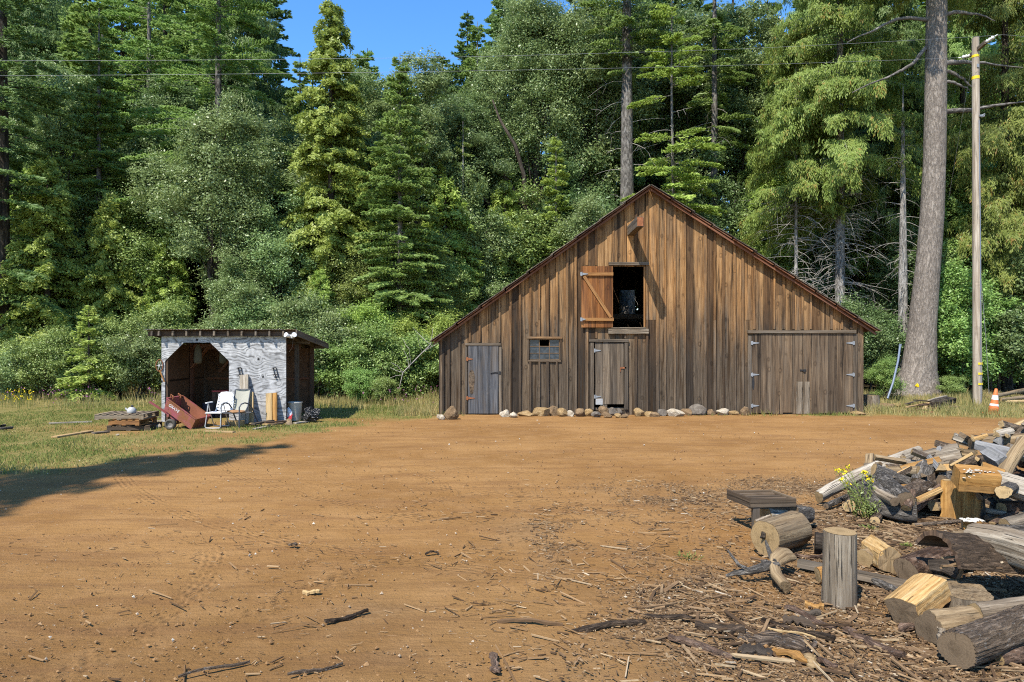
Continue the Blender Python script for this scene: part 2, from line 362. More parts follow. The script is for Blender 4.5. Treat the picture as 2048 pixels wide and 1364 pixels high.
MAT_FIR = m_leaf('fir_needles', (0.147, 0.236, 0.057), (0.319, 0.428, 0.121), .5, .35, .42, hue=.05)
MAT_FIR_BRIGHT = m_leaf('young_fir_needles', (0.228, 0.319, 0.057), (0.433, 0.513, 0.125), .5, .35, .36, hue=.04)
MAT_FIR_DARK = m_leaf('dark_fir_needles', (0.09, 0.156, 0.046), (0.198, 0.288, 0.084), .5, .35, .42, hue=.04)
MAT_CEDAR = m_leaf('cedar_sprays', (0.192, 0.281, 0.048), (0.395, 0.485, 0.109), .5, .35, .38, hue=.05)
MAT_DOUG = m_leaf('hanging_needles', (0.126, 0.181, 0.032), (0.269, 0.315, 0.071), .55, .3, .4, hue=.05, dead=(.30, .19, .05), deadamt=.10)
MAT_OAK = m_leaf('oak_leaves', (.13, .205, .06), (.31, .39, .155), 0.42, .5, .36, hue=.05)
MAT_OAK_DARK = m_leaf('shaded_oak_leaves', (0.087, 0.151, 0.052), (0.217, 0.288, 0.109), 0.42, .45, .36, hue=.05)  # darker copy of the oak greens, shade put into the colour
MAT_MAPLE = m_leaf('broad_leaves', (0.131, 0.228, 0.051), (0.296, 0.41, 0.114), .45, .4, .38, hue=.05)
MAT_SHRUB = m_leaf('shrub_leaves', (0.134, 0.206, 0.048), (0.297, 0.359, 0.105), .45, .4, .3, hue=.06)
MAT_GRASS = m_leaf('lawn_blades', (0.112, 0.163, 0.034), (0.241, 0.249, 0.069), .7, .2, .38, hue=.02, dead=(.45, .34, .14), deadamt=.25)
MAT_DRYGRASS = m_leaf('meadow_blades', (0.181, 0.198, 0.056), (0.396, 0.353, 0.146), .7, .2, .4, hue=.02, dead=(.5, .39, .17), deadamt=.5)
MAT_PINK = m_plain('pink_petals', (.55, .17, .42), .6, .2)
MAT_YELLOW = m_plain('yellow_petals', (.85, .65, .02), .6, .2, var=.1)

MAT_RUSTRED = (lambda g: g.done(g.mix(g.ss(g.noise(g.obj(), 3.2, 5, .7), .42, .62), g.mix(g.noise(g.obj(), 1.5, 3), (.27, .05, .06), (.35, .105, .12)), g.mix(g.noise(g.obj(), 25, 4), (.16, .05, .02), (.30, .12, .04))), .6, g.bump(g.noise(g.obj(), 40, 4), .15, .006), .35))(M('faded_red_paint'))
MAT_RUST = m_plain('rusty_iron', (.30, .115, .05), .85, .2, var=.6, scale=20)
MAT_RUSTINSIDE = m_plain('rusted_tub', (.29, .105, .055), .8, .25, var=.4, scale=6)
MAT_TYRE = m_plain('old_rubber', (.10, .09, .075), .9, .2, var=.5, scale=30)
MAT_RIM = m_plain('grey_rim', (.28, .25, .22), .6, .4, .3, .4)
MAT_IRON = m_plain('black_iron', (.03, .03, .032), .6, .4, .3)
MAT_GALV = m_plain('galvanised_steel', (.34, .35, .36), .5, .5, .5, .35)
MAT_ZINC = m_plain('bright_hinge', (.33, .345, .36), .5, .5, .3, .35)
MAT_WHITE = m_plain('white_plastic', (.78, .78, .76), .5, .4, var=.1)
MAT_WEB = m_plain('white_webbing', (.80, .81, .82), .8, .2, var=.08)
MAT_ALU = m_plain('dull_aluminium', (.60, .58, .55), .45, .5, .5, .25)
MAT_SLATEFRAME = m_plain('slate_tube', (.075, .085, .105), .45, .5, .3, .2)
MAT_SLING = m_plain('grey_green_sling', (.42, .41, .34), .85, .2, var=.2, scale=40)
MAT_CUSHION = m_plain('brown_cushion', (.36, .2, .1), .9, .1, var=.5, scale=25)
MAT_BUCKET = m_plain('dirty_bucket', (.52, .5, .45), .55, .4, var=.3)
MAT_BAGWHITE = m_plain('white_bag', (.72, .72, .74), .4, .5, var=.15)
MAT_REDPLASTIC = m_plain('red_plastic', (.5, .04, .05), .45, .5)
MAT_BLACKBAG = (lambda g: g.done((.010, .010, .011), .28, g.bump(g.math('ADD', g.vor(g.obj(), 13), g.noise(g.obj(), 22, 4)), 1.0, .05), .6))(M('black_plastic_film'))
MAT_ORANGE_CONE = m_plain('faded_orange_plastic', (.72, .20, .055), .6, .35, var=.4, scale=9)
MAT_YELLOWTAPE = m_plain('yellow_band', (.85, .60, .01), .5, .4, var=.08)
MAT_PIPE = m_plain('blue_grey_pipe', (.17, .21, .28), .45, .5, var=.2)
MAT_CLOTH = m_plain('dusty_cloth', (.10, .08, .045), .95, .1, var=.3)
MAT_CERAMIC = m_plain('grey_enamel', (.48, .47, .45), .4, .5, var=.2)
MAT_SULPHUR = m_plain('white_fungus', (.66, .61, .52), .9, .1, var=.15, scale=30)
MAT_DARKPLASTIC = m_plain('dark_blue_plastic', (.04, .055, .11), .5, .4)

MAT_GLASS = (lambda g: g.done(g.mix(g.ss(g.noise(g.obj(), 9, 4), .35, .7), (.018, .022, .027), (.06, .07, .082)), .3, None, .5))(M('dusty_glass'))
MAT_CORRUGATED = (lambda g: g.done(g.mix(g.ss(g.noise(g.obj(), 2.5, 5, .7), .35, .65), (.34, .33, .31), (.26, .14, .07)), .55, None, .4, .45))(M('rusted_corrugated_sheet'))

def rock_mat(name, a, b):
    g = M(name); o = g.geo(); n = g.noise(o, 9, 6, .7); v = g.noise(o, 34, 4, .7)
    c = g.ramp(g.math('ADD', g.math('MULTIPLY', n, .65), g.math('MULTIPLY', v, .35)), [(.3, tuple(x*.5 for x in a)), (.48, a), (.66, b)])
    return g.done(c, .92, g.bump(g.math('ADD', n, v), .8, .03), .15)
MAT_ROCK = {'brown': rock_mat('brown_stone', (.2, .13, .07), (.34, .24, .14)), 'tan': rock_mat('tan_stone', (.32, .21, .095), (.47, .34, .19)),
            'grey': rock_mat('grey_stone', (.15, .125, .1), (.27, .235, .19)), 'white': rock_mat('white_stone', (.48, .40, .29), (.68, .62, .51))}

# plywood with swirling grain
def m_ply(name, lightc, darkc, contrast=.8):
    g = M(name); o = g.obj()
    d = g.noise(g.map(o, (.55, .8, 1.1)), 1.5, 3, .5, .3)
    kn = g.vor(g.map(o, (2.4, .01, 2.4)), 1.0)
    h = g.math('ADD', g.math('MULTIPLY', g.sep(o)[2], 68.0), g.math('ADD', g.math('MULTIPLY', d, 88.0), g.math('MULTIPLY', g.ss(kn, .3, .0), 18.0)))
    w = g.math('MULTIPLY', g.math('ADD', g.math('SINE', h), 1.0), .5)
    w = g.math('MULTIPLY', g.math('POWER', w, 2.2), g.ss(g.noise(g.map(o, (2, 2, 5)), 1.5, 4, .7), .25, .62))
    c = g.mix(g.math('MULTIPLY', w, contrast), g.mix(g.ss(g.noise(o, 4.5, 5, .7), .48, .58), lightc, tuple(min(1, x*1.3) for x in lightc)), darkc)
    c = g.mix(g.math('MULTIPLY', g.ss(g.noise(g.map(o, (3, 3, 60)), 1.0, 4, .7), .55, .75), .5), c, darkc)
    c = g.mix(g.math('MULTIPLY', g.ss(g.noise(o, 1.7, 4, .6), .5, .7), .45), c, tuple(x*.6 for x in lightc))
    c = g.mix(g.ss(kn, .11, .05), c, tuple(x*.35 for x in darkc))
    return g.done(c, .85, g.bump(w, .25, .004), .2)
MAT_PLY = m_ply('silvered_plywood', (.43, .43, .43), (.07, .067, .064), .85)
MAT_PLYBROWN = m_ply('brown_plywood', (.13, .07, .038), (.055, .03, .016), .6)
# ================================================================ ground
def vnoise(x, y, seed, s):
    """smooth 2-D value noise"""
    x = np.asarray(x)*s; y = np.asarray(y)*s
    xi = np.floor(x).astype(int); yi = np.floor(y).astype(int); fx = x-xi; fy = y-yi
    def h(a, b):
        n = (a*374761393+b*668265263+seed*974711) & 0x7fffffff
        n = ((n ^ (n >> 13))*1274126177) & 0x7fffffff
        return ((n ^ (n >> 16)) & 0xffff)/65535.0
    u = fx*fx*(3-2*fx); v = fy*fy*(3-2*fy)
    return (h(xi, yi)*(1-u)+h(xi+1, yi)*u)*(1-v)+(h(xi, yi+1)*(1-u)+h(xi+1, yi+1)*u)*v
def sstep(x, a, b): t = np.clip((x-a)/(b-a), 0, 1); return t*t*(3-2*t)

def grass_mask(x, y):
    """how much the ground at x, y is grown over (0 dirt, 1 grass)"""
    x = np.asarray(x, float); y = np.asarray(y, float)
    wob = (vnoise(x, y, 3, .55)-.5)*2.4+(vnoise(x, y, 5, 1.7)-.5)*1.5
    d = (-9*(x+8.07)+6*(y-10.4))/10.8
    left = sstep(d+wob*.7, -.15, .9)*(x < 4)
    for cx, cy, r, k in ((-6.2, 15.1, 1.2, .85), (-8.8, 15.6, .9, .75), (-10.2, 16.6, 1.3, .65), (-4.2, 18.3, 1.1, .8), (-2.6, 20.6, .8, .7), (-7.6, 17.2, 1.5, .8), (-6.9, 13.4, .9, .6)):
        left = left*(1-k*np.exp(-((x-cx)**2+((y-cy)*1.5)**2)/(r*r)))
    dr = (y-(19.5-.12*(x-9)))
    right = sstep(dr+wob*.55, -.5, .8)*(x > 8.6)
    return np.clip(left+right, 0, 1)
def litter_mask(x, y):
    x = np.asarray(x, float); y = np.asarray(y, float)
    wob = (vnoise(x, y, 9, .8)-.5)*1.6+(vnoise(x, y, 11, 2.5)-.5)*.9
    d = (x-(.35+.43*(y-4.5)))*.8+wob*1.0
    far = 1-sstep(y+wob*.6, 9.3, 11.0)
    return sstep(d+wob*.6, -1.0, 2.0)*far

def ground_mesh():
    nx, ny = 330, 330
    t = np.linspace(-1, 1, nx); xs = 3.0+np.sinh(t*5.3)*3.2
    t = np.linspace(0, 1, ny); ys = 2.0+(np.exp(t*5.0)-1)/(math.exp(5.0)-1)*420
    X, Y = np.meshgrid(xs, ys)
    Z = np.zeros_like(X)
    near = np.clip(1.4-Y/26, 0.05, 1)
    Z += (vnoise(X, Y, 1, .35)-.6)*.05*near+(vnoise(X, Y, 2, 1.3)-.6)*.022*near+(vnoise(X, Y, 4, 4.5)-.6)*.018*near+(vnoise(X, Y, 6, 9.5)-.6)*.008*near
    # shallow wheel ruts that run across the yard towards the right
    for off in (0, 1.5):
        path = 12.6+off+.02*X+.9*np.sin((X+1)*.16)
        Z -= .022*np.exp(-((Y-path)/.28)**2)
    Z = np.minimum(Z, 0.004)
    V = np.stack([X, Y, Z], -1).reshape(-1, 3)
    i = np.arange(ny-1)[:, None]*nx; j = np.arange(nx-1)[None]
    q = np.stack([i+j, i+j+1, i+nx+j+1, i+nx+j], -1).reshape(-1, 4)
    mb = MB(); mb.add(V, q, None, 0.0, 0, True)
    return mb, X, Y

g = M('dirt_yard')
o = g.obj(); gm = g.attr('grassy'); lm = g.attr('littered'); fm = g.attr('forest_floor')
n1 = g.noise(o, .35, 5, .6); n2 = g.noise(o, 2.2, 6, .65); n3 = g.noise(o, 16, 6, .7); n4 = g.noise(o, 70, 4, .7)
drag = g.noise(g.map(o, (.5, 3.2, 1), rot=(0, 0, -.08)), 1.0, 5, .6, .6)
drag2 = g.noise(g.map(o, (1.6, 14, 1), rot=(0, 0, -.12)), 1.0, 4, .6, .4)
c = g.mix(g.ss(n1, .36, .64), (.272, .139, .045), (.365, .199, .072))
c = g.mix(g.math('MULTIPLY', g.ss(n2, .4, .75), .55), c, (.40, .23, .098))
c = g.mix(g.math('MULTIPLY', g.ss(n3, .5, .75), .42), c, (.215, .108, .042))
c = g.mix(g.math('MULTIPLY', g.ss(drag, .47, .66), .62), c, (.235, .12, .047))
c = g.mix(g.math('MULTIPLY', g.ss(drag2, .53, .7), .35), c, (.225, .115, .046))
peb = g.vor(o, 26); pc = g.vor(o, 26, 'Color')
pm = g.math('MULTIPLY', g.ss(peb, .17, .10), g.math('GREATER_THAN', g.sep(pc)[0], .86))
c = g.mix(pm, c, g.mix(g.sep(pc)[1], (.2, .12, .06), (.55, .45, .31)))
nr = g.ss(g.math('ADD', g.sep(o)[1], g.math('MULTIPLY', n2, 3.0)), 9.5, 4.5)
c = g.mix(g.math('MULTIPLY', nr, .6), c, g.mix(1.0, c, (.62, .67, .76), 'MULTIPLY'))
# wood-chip litter: greyer, mottled brown
lit = g.mix(g.ss(n3, .35, .65), (.15, .088, .042), (.30, .19, .095))
lit = g.mix(g.math('MULTIPLY', g.ss(g.noise(g.map(o, (9, 34, 1), rot=(0, 0, .3)), 1.0, 4, .7), .5, .66), .7), lit, (.36, .26, .15))
lit = g.mix(g.math('MULTIPLY', g.ss(g.noise(g.map(o, (30, 9, 1), rot=(0, 0, .5)), 1.0, 4, .7), .55, .7), .7), lit, (.075, .048, .028))
c = g.mix(g.math('MULTIPLY', g.math('MULTIPLY', lm, g.ss(g.math('ADD', n2, g.math('MULTIPLY', n3, .6)), .2, .7)), .97), c, lit)
grs = g.mix(g.ss(n2, .35, .65), (.18, .16, .045), (.30, .23, .085))
grs = g.mix(g.math('MULTIPLY', g.ss(n3, .42, .62), .6), grs, (.11, .145, .035))
c = g.mix(g.math('MULTIPLY', gm, .92), c, grs)
c = g.mix(fm, c, g.mix(n3, (.045, .035, .02), (.13, .10, .055)))  # dark brown litter of the forest floor
sx_, sy_ = g.sep(o)[0], g.sep(o)[1]
trk = None
for cx, cy, R_, a0, a1, wd in ((.35, 4.4, 2.35, 1.9, 3.3, .16), (.75, 4.2, 2.9, 1.85, 3.1, .1), (-6.2, 5.2, 3.6, -.5, .55, .15), (-2.6, 9.3, 1.7, -1.3, 1.3, .14), (3.2, 16.5, 9.5, 3.5, 4.6, .16), (3.2, 16.5, 11.0, 3.4, 4.7, .16), (-4.5, -2, 12.0, .9, 1.9, .2), (-4.5, -2, 13.6, .8, 1.9, .2)):
    dx, dy = g.math('SUBTRACT', sx_, cx), g.math('SUBTRACT', sy_, cy)
    rr_ = g.math('SQRT', g.math('ADD', g.math('MULTIPLY', dx, dx), g.math('MULTIPLY', dy, dy))); an = g.math('ARCTAN2', dy, dx)
    if a1 > 3.14: an = g.math('ADD', an, g.math('MULTIPLY', g.math('LESS_THAN', an, -.6), 6.2832))
    off = g.math('SUBTRACT', rr_, R_)
    band = g.math('MULTIPLY', g.ss(g.math('ABSOLUTE', off), wd, wd*.6), g.math('MULTIPLY', g.ss(an, a0, a0+.25), g.ss(an, a1, a1-.25)))
    tread = g.math('MULTIPLY', g.math('ADD', g.math('SINE', g.math('MULTIPLY', off, 95.0)), g.math('SINE', g.math('ADD', g.math('MULTIPLY', an, R_*42.0), g.math('MULTIPLY', off, 40.0)))), .5)
    t_ = g.math('MULTIPLY', band, g.math('ADD', .25, g.math('MULTIPLY', tread, .9)))
    trk = t_ if trk is None else g.math('ADD', trk, t_)
trk = g.math('MULTIPLY', trk, g.math('MULTIPLY', g.ss(g.math('ADD', g.math('MULTIPLY', n2, .5), g.math('MULTIPLY', n3, .5)), .44, .6), g.math('SUBTRACT', 1.0, lm)))
c = g.mix(g.math('MULTIPLY', trk, .34, True), c, (.17, .085, .03))
h = g.math('ADD', g.math('MULTIPLY', trk, -.6), g.math('ADD', g.math('MULTIPLY', n3, .8), g.math('ADD', g.math('MULTIPLY', n4, .45), g.math('ADD', g.math('MULTIPLY', pm, .5), g.math('MULTIPLY', g.math('ADD', drag, drag2), .7)))))
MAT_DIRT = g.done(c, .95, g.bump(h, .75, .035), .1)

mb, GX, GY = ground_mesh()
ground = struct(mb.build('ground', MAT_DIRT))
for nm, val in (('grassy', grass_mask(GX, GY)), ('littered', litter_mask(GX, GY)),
                ('forest_floor', sstep(GY+(vnoise(GX, GY, 21, .5)-.5)*3, 25.5, 28.5))):
    a = ground.data.attributes.new(nm, 'FLOAT', 'POINT'); a.data.foreach_set('value', np.asarray(val, np.float32).ravel())

# ---------------------------------------------------------------- grass (uncountable)
def blades(n, xr, yr, dens, hmin, hmax, w, seed, lean=.5):
    r = np.random.RandomState(seed)
    x = r.uniform(*xr, n); y = r.uniform(*yr, n)
    k = r.rand(n) < dens(x, y)*(.35+.65*vnoise(x, y, seed+40, 2.2)); x = x[k]; y = y[k]; m = len(x)
    hh = r.uniform(hmin, hmax, m)*(.35+1.3*vnoise(x, y, seed+7, 1.1)**1.5)
    a = r.rand(m)*6.283; l = r.rand(m)*lean
    b = np.stack([x, y, np.full(m, -.01)], 1)
    s_ = np.stack([np.cos(a), np.sin(a), np.zeros(m)], 1)*w*(.6+.8*r.rand(m, 1))
    a2 = r.rand(m)*6.283
    tip = b+np.stack([np.cos(a2)*l*hh, np.sin(a2)*l*hh, hh], 1)
    mid = b*.45+tip*.55; mid[:, 2] += hh*.08
    V = np.stack([b-s_/2, b+s_/2, mid+s_*.35, tip, mid-s_*.35], 1).reshape(-1, 3)
    mb = MB(); mb.add(V, np.arange(5*m).reshape(-1, 5), None, np.clip(vnoise(x, y, seed+3, .8)*.7+r.rand(m)*.45, 0, 1))
    return mb
def in_shed(x, y): return (x > -9.15) & (x < -5.7) & (y > 17.45) & (y < 20.6)
mb = blades(150000, (-15, -1.5), (9.5, 23), lambda x, y: grass_mask(x, y)**1.5*(~in_shed(x, y))*.95, .02, .085, .013, 1, .9)
tag(struct(mb.build('grass', MAT_GRASS), 'stuff'), 'short patchy green and straw grass on the yard edge beside the shed', 'grass')
def tall_d(x, y): return sstep(y-(20.2-.14*(x+8)), 0, 2.2)*(~in_shed(x, y))*(1-sstep(y, 26.5, 28.5))*(~((x > -2.4) & (x < 10.6)))
mb = blades(60000, (-19, -1.9), (18.5, 28.5), lambda x, y: tall_d(x, y)*np.clip(.1+1.6*vnoise(x, y, 91, .8)*vnoise(x, y, 92, 2.1)*1.5, 0, 1), .06, .42, .014, 11, .6)
mb2 = blades(5000, (-3.4, -2.15), (19.2, 21.5), lambda x, y: vnoise(x, y, 93, 2.5), .06, .36, .012, 17, .6)
mb.add(np.concatenate(mb2.v), [f for f, *_ in mb2.f][0], None, mb2.f[0][1])
tag(struct(mb.build('meadow_grass', MAT_DRYGRASS), 'stuff'), 'tall straw and green meadow grass along the forest edge left of the barn', 'grass')
mb = blades(42000, (9.6, 19), (17.6, 26.5), lambda x, y: grass_mask(x, y)**1.3*.9, .06, .30, .015, 23, .6)
tag(struct(mb.build('dry_grass', MAT_DRYGRASS), 'stuff'), 'dry tan and green grass around the pole and the traffic cone', 'grass')
mb = blades(2600, (-2, 10.2), (19.2, 19.75), lambda x, y: (vnoise(x, y, 77, .9) > .55)*.5+((x > 8) & (x < 9.7))*.9, .03, .16, .012, 29, .7)
mb2 = blades(2600, (.3, 7), (4, 9), lambda x, y: (vnoise(x, y, 78, 1.3) > .72)*.35, .01, .045, .008, 31, .9)
mb.add(np.concatenate(mb2.v), [f for f, *_ in mb2.f][0], None, mb2.f[0][1])
tag(struct(mb.build('weed_tufts', MAT_GRASS), 'stuff'), 'small green weed tufts at the foot of the barn and in the dirt', 'weeds')

# wildflowers (uncountable specks among the meadow grass)
mb = MB(); r = np.random.RandomState(5)
for (u, v, su, n) in ((115, 822, 45, 26), (165, 825, 30, 18), (380, 820, 60, 20), (35, 815, 30, 16), (830, 775, 60, 40), (745, 800, 30, 10), (305, 823, 12, 12)):
    for _ in range(n):
        Y = r.uniform(20.5, 24.5); p = P(u+r.randn()*su*.5, v, Y); z = r.uniform(.25, .6)
        c = np.array([p[0], Y, z])
        for k in range(3):
            d = nrm(r.randn(3)); e = nrm(np.cross(d, r.randn(3)))
            mb.quads(c[None]+r.randn(1, 3)*.015, d[None]*.016, e[None]*.012, r.rand(1))
        mb.tube([[c[0], c[1], 0], c], .004, 3, rnd=.2, mat=1, cap=False)
tag(struct(mb.build('wildflowers', [MAT_PINK, MAT_GRASS]), 'stuff'), 'pink wildflowers scattered through the tall meadow grass', 'flowers')
mb = MB()
for _ in range(40):
    Y = r.uniform(21, 23); p = P(r.normal(40, 25), 820, Y); c = np.array([p[0], Y, r.uniform(.25, .55)])
    for k in range(4):
        d = nrm(r.randn(3)); e = nrm(np.cross(d, r.randn(3))); mb.quads(c[None]+r.randn(1, 3)*.02, d[None]*.022, e[None]*.018, r.rand(1))
    mb.tube([[c[0], c[1], 0], c], .004, 3, rnd=.2, mat=1, cap=False)
tag(struct(mb.build('yellow_wildflowers', [MAT_YELLOW, MAT_GRASS]), 'stuff'), 'small yellow wildflowers in the meadow at the far left', 'flowers')

# ---------------------------------------------------------------- chips, bark crumbs, sticks, pebbles (uncountable)
def chips(n, seed, xr, yr, dens, lr, wr, tr, mb, lift=.0):
    r = np.random.RandomState(seed); x = r.uniform(*xr, n); y = r.uniform(*yr, n)
    k = r.rand(n) < dens(x, y); x = x[k]; y = y[k]; m = len(x)
    L = r.uniform(0, 1, m)**2.2*(lr[1]-lr[0])+lr[0]; W = np.minimum(r.uniform(0, 1, m)**1.6*(wr[1]-wr[0])+wr[0], L*.8); T = r.uniform(*tr, m)
    a = r.normal(-.35, .6, m)+(vnoise(x, y, seed+80, 1.4)-.5)*2.2
    d = np.stack([np.cos(a), np.sin(a), r.normal(0, .12, m)], 1); d = nrm(d)
    s_ = nrm(np.cross(d, np.stack([r.normal(0, .25, m), r.normal(0, .25, m), np.ones(m)], 1))); u = np.cross(s_, d)
    c = np.stack([x, y, T*.35+lift*r.rand(m)**2], 1)
    dL = d*(L/2)[:, None]; sW = s_*(W/2)[:, None]; uT = u*(T/2)[:, None]
    sk = (r.rand(m, 1)-.5)*1.2
    q = [c-dL-sW*(.4+.6*r.rand(m, 1))-uT, c-dL*(.8+.2*r.rand(m, 1))+sW-uT, c+dL+sW*(.3+.7*r.rand(m, 1))-uT+dL*sk*.3, c+dL-sW-uT]
    V = np.stack(q+[p+uT*2 for p in q], 1)
    b = np.arange(m)[:, None, None]*8
    fa = (np.array([[4,5,6,7],[0,1,5,4],[1,2,6,5],[2,3,7,6],[3,0,4,7]])[None]+b).reshape(-1, 4)
    rn = np.repeat(r.rand(m), 5)
    off = r.rand(m, 1, 3)*30
    lc = np.stack([np.stack([s*W/2, np.zeros(m), t*L/2], 1) for s, t in ((-1,-1),(1,-1),(1,1),(-1,1))]*2, 1)+off
    mb.add(V.reshape(-1, 3), fa, lc.reshape(-1, 3), rn)
gc = M('twig_wood'); MAT_TWIG = gc.done(gc.ramp(gc.attr('rnd'), [(0, (.09, .052, .027)), (.3, (.19, .11, .05)), (.65, (.28, .17, .082)), (.93, (.38, .25, .13)), (1, (.5, .4, .27))]), .9, None, .15)
gc = M('chip_wood'); lc = gc.attr('lc', 'Vector'); rn = gc.attr('rnd')
tone = gc.ramp(rn, [(0, (.06, .036, .02)), (.3, (.15, .09, .047)), (.5, (.225, .14, .073)), (.7, (.30, .195, .105)), (.9, (.36, .25, .14)), (.975, (.46, .34, .2)), (1, (.6, .52, .4))])
fi = gc.noise(gc.map(lc, (40, 40, 5)), 1.0, 4, .7)
MAT_CHIP = gc.done(gc.mix(gc.math('MULTIPLY', gc.ss(fi, .45, .65), .55), tone, (.06, .04, .025)), .9, gc.bump(fi, .5, .006), .15)
mb = MB()
chips(60000, 1, (.2, 9), (3.6, 11), lambda x, y: litter_mask(x, y)**1.3*np.clip(.15+1.5*vnoise(x, y, 71, 2.6)*vnoise(x, y, 72, .9), 0, 1), (.02, .11), (.006, .024), (.003, .009), mb, .008)
chips(170000, 2, (.2, 9), (3.6, 11), lambda x, y: litter_mask(x, y)**1.2*np.clip(.2+1.3*vnoise(x, y, 73, 3.1), 0, 1), (.008, .035), (.003, .011), (.002, .005), mb, .005)
chips(1500, 3, (1.0, 6), (3.8, 8.5), lambda x, y: litter_mask(x, y)**2, (.1, .42), (.008, .034), (.005, .014), mb, .015)
tag(struct(mb.build('wood_chips', MAT_CHIP), 'stuff'), 'wood chips and bark crumbs strewn over the ground around the woodpile', 'wood chips')
mb = MB()
def sticks_d(x, y):
    return np.exp(-((y-5.6)/2.6)**2)*np.clip(.2+sstep(x+(y-6)*.25, -2.4, 1.2)*1.3, 0, 1.5)*np.clip(vnoise(x, y, 61, 1.1)*vnoise(x, y, 62, 3.3)*2.4-.12, 0, 1)*(1-litter_mask(x, y)*.5)
chips(22000, 4, (-5, 5), (3.6, 11), sticks_d, (.015, .09), (.003, .010), (.002, .006), mb)
chips(1500, 5, (-4, 4.5), (3.7, 9), sticks_d, (.08, .30), (.006, .018), (.004, .011), mb)
chips(5000, 8, (-10, 12), (4, 18), lambda x, y: .3*vnoise(x, y, 63, .6)*(1-grass_mask(x, y)), (.012, .05), (.004, .02), (.003, .009), mb)
tag(struct(mb.build('scattered_twigs', MAT_TWIG), 'stuff'), 'dry twigs and bark slivers scattered across the dirt in front', 'twigs')
mb = MB(); r = np.random.RandomState(12); n = 3600
V8 = np.array([[1,0,0],[-1,0,0],[0,1,0],[0,-1,0],[0,0,1],[0,0,-1]]); F8 = np.array([[0,2,4],[2,1,4],[1,3,4],[3,0,4],[2,0,5],[1,2,5],[3,1,5],[0,3,5]])
yy = 3.7+14.5*r.rand(n)**1.5; xx = r.uniform(-.85, .85, n)*yy*.95+.4
sz = (.003+.007*r.rand(n)**3.5)*(1+yy*.045)
V = (V8[None]*(sz[:, None]*(1+.5*r.rand(n, 3)))[:, None, :]+(r.randn(n, 6, 3)*.25)*sz[:, None, None])+np.stack([xx, yy, sz*.35-.004], 1)[:, None, :]
mb.add(V.reshape(-1, 3), (F8[None]+np.arange(n)[:, None, None]*6).reshape(-1, 3), None, np.repeat(r.rand(n), 8))
n = 5200; yy = 3.6+10*r.rand(n)**1.6; xx = r.uniform(-.85, .85, n)*yy+.3; keep = (vnoise(xx, yy, 95, 1.2) > .42) & (grass_mask(xx, yy) < .4); xx = xx[keep]; yy = yy[keep]; n = len(xx)
sz = .003+.009*r.rand(n)**4; V = (V8[None]*(sz[:, None]*(1+.7*r.rand(n, 3)))[:, None, :]+(r.randn(n, 6, 3)*.3)*sz[:, None, None])+np.stack([xx, yy, sz*.2-.006], 1)[:, None, :]
mb.add(V.reshape(-1, 3), (F8[None]+np.arange(n)[:, None, None]*6).reshape(-1, 3), None, np.repeat(.45+.2*r.rand(n), 8))
gp = M('pebbles'); MAT_PEB = gp.done(gp.ramp(gp.attr('rnd'), [(0, (.2, .11, .05)), (.6, (.30, .17, .072)), (.9, (.36, .25, .15)), (1, (.62, .56, .46))]), .9, None, .2)
tag(struct(mb.build('pebbles', MAT_PEB), 'stuff'), 'small pebbles and pale gravel specks lying on the orange dirt', 'pebbles')
# ================================================================ barn
YB = 19.78; KB = YB/F
def bx(u): return (u-U0)*KB
def bz(v): return EYE-(v-V0)*KB
DEPTH = 12.0
XL, XR = bx(880), bx(1724)
PKX = bx(1297)
SL, SRR = .7156, .6406                       # slopes of the long left and right roof planes
PKZ = bz(378)
def roofz(x): return PKZ-(PKX-x)*SL if x < PKX else PKZ-(x-PKX)*SRR
barn = thing('barn', 'large weathered brown board-and-batten barn with an open hayloft door', 'barn', (0, YB, 0))
rb = random.Random(21)
openings = [(1226, 533, 1287, 655), (1057, 676, 1121, 722), (1189, 684, 1248, 822)]
OP = [(bx(a), bz(d), bx(c), bz(b)) for a, b, c, d in openings]   # x0, z0, x1, z1
BARN_SPLITS = {}
mb = MB(); mbat = MB()
edges = [XL]
while edges[-1] < XR-.2: edges.append(min(XR, edges[-1]+rb.uniform(.24, .335)))
edges[-1] = XR
def board_cell(m, x0, x1, z0, z1a, z1b, y0, y1, rnd, lcx):
    """vertical board, sloped top; lc.z runs along the board"""
    V = [(x0,y0,z0),(x1,y0,z0),(x1,y1,z0),(x0,y1,z0),(x0,y0,z1a),(x1,y0,z1b),(x1,y1,z1b),(x0,y1,z1a)]
    off = np.array([rnd*37.1, rnd*11.7, rnd*23.3])
    lc = np.array([(x-lcx, y-y0, z) for x, y, z in V])+off
    m.add(V, np.array([[0,3,2,1],[4,5,6,7],[0,1,5,4],[1,2,6,5],[2,3,7,6],[3,0,4,7]]), lc, rnd)
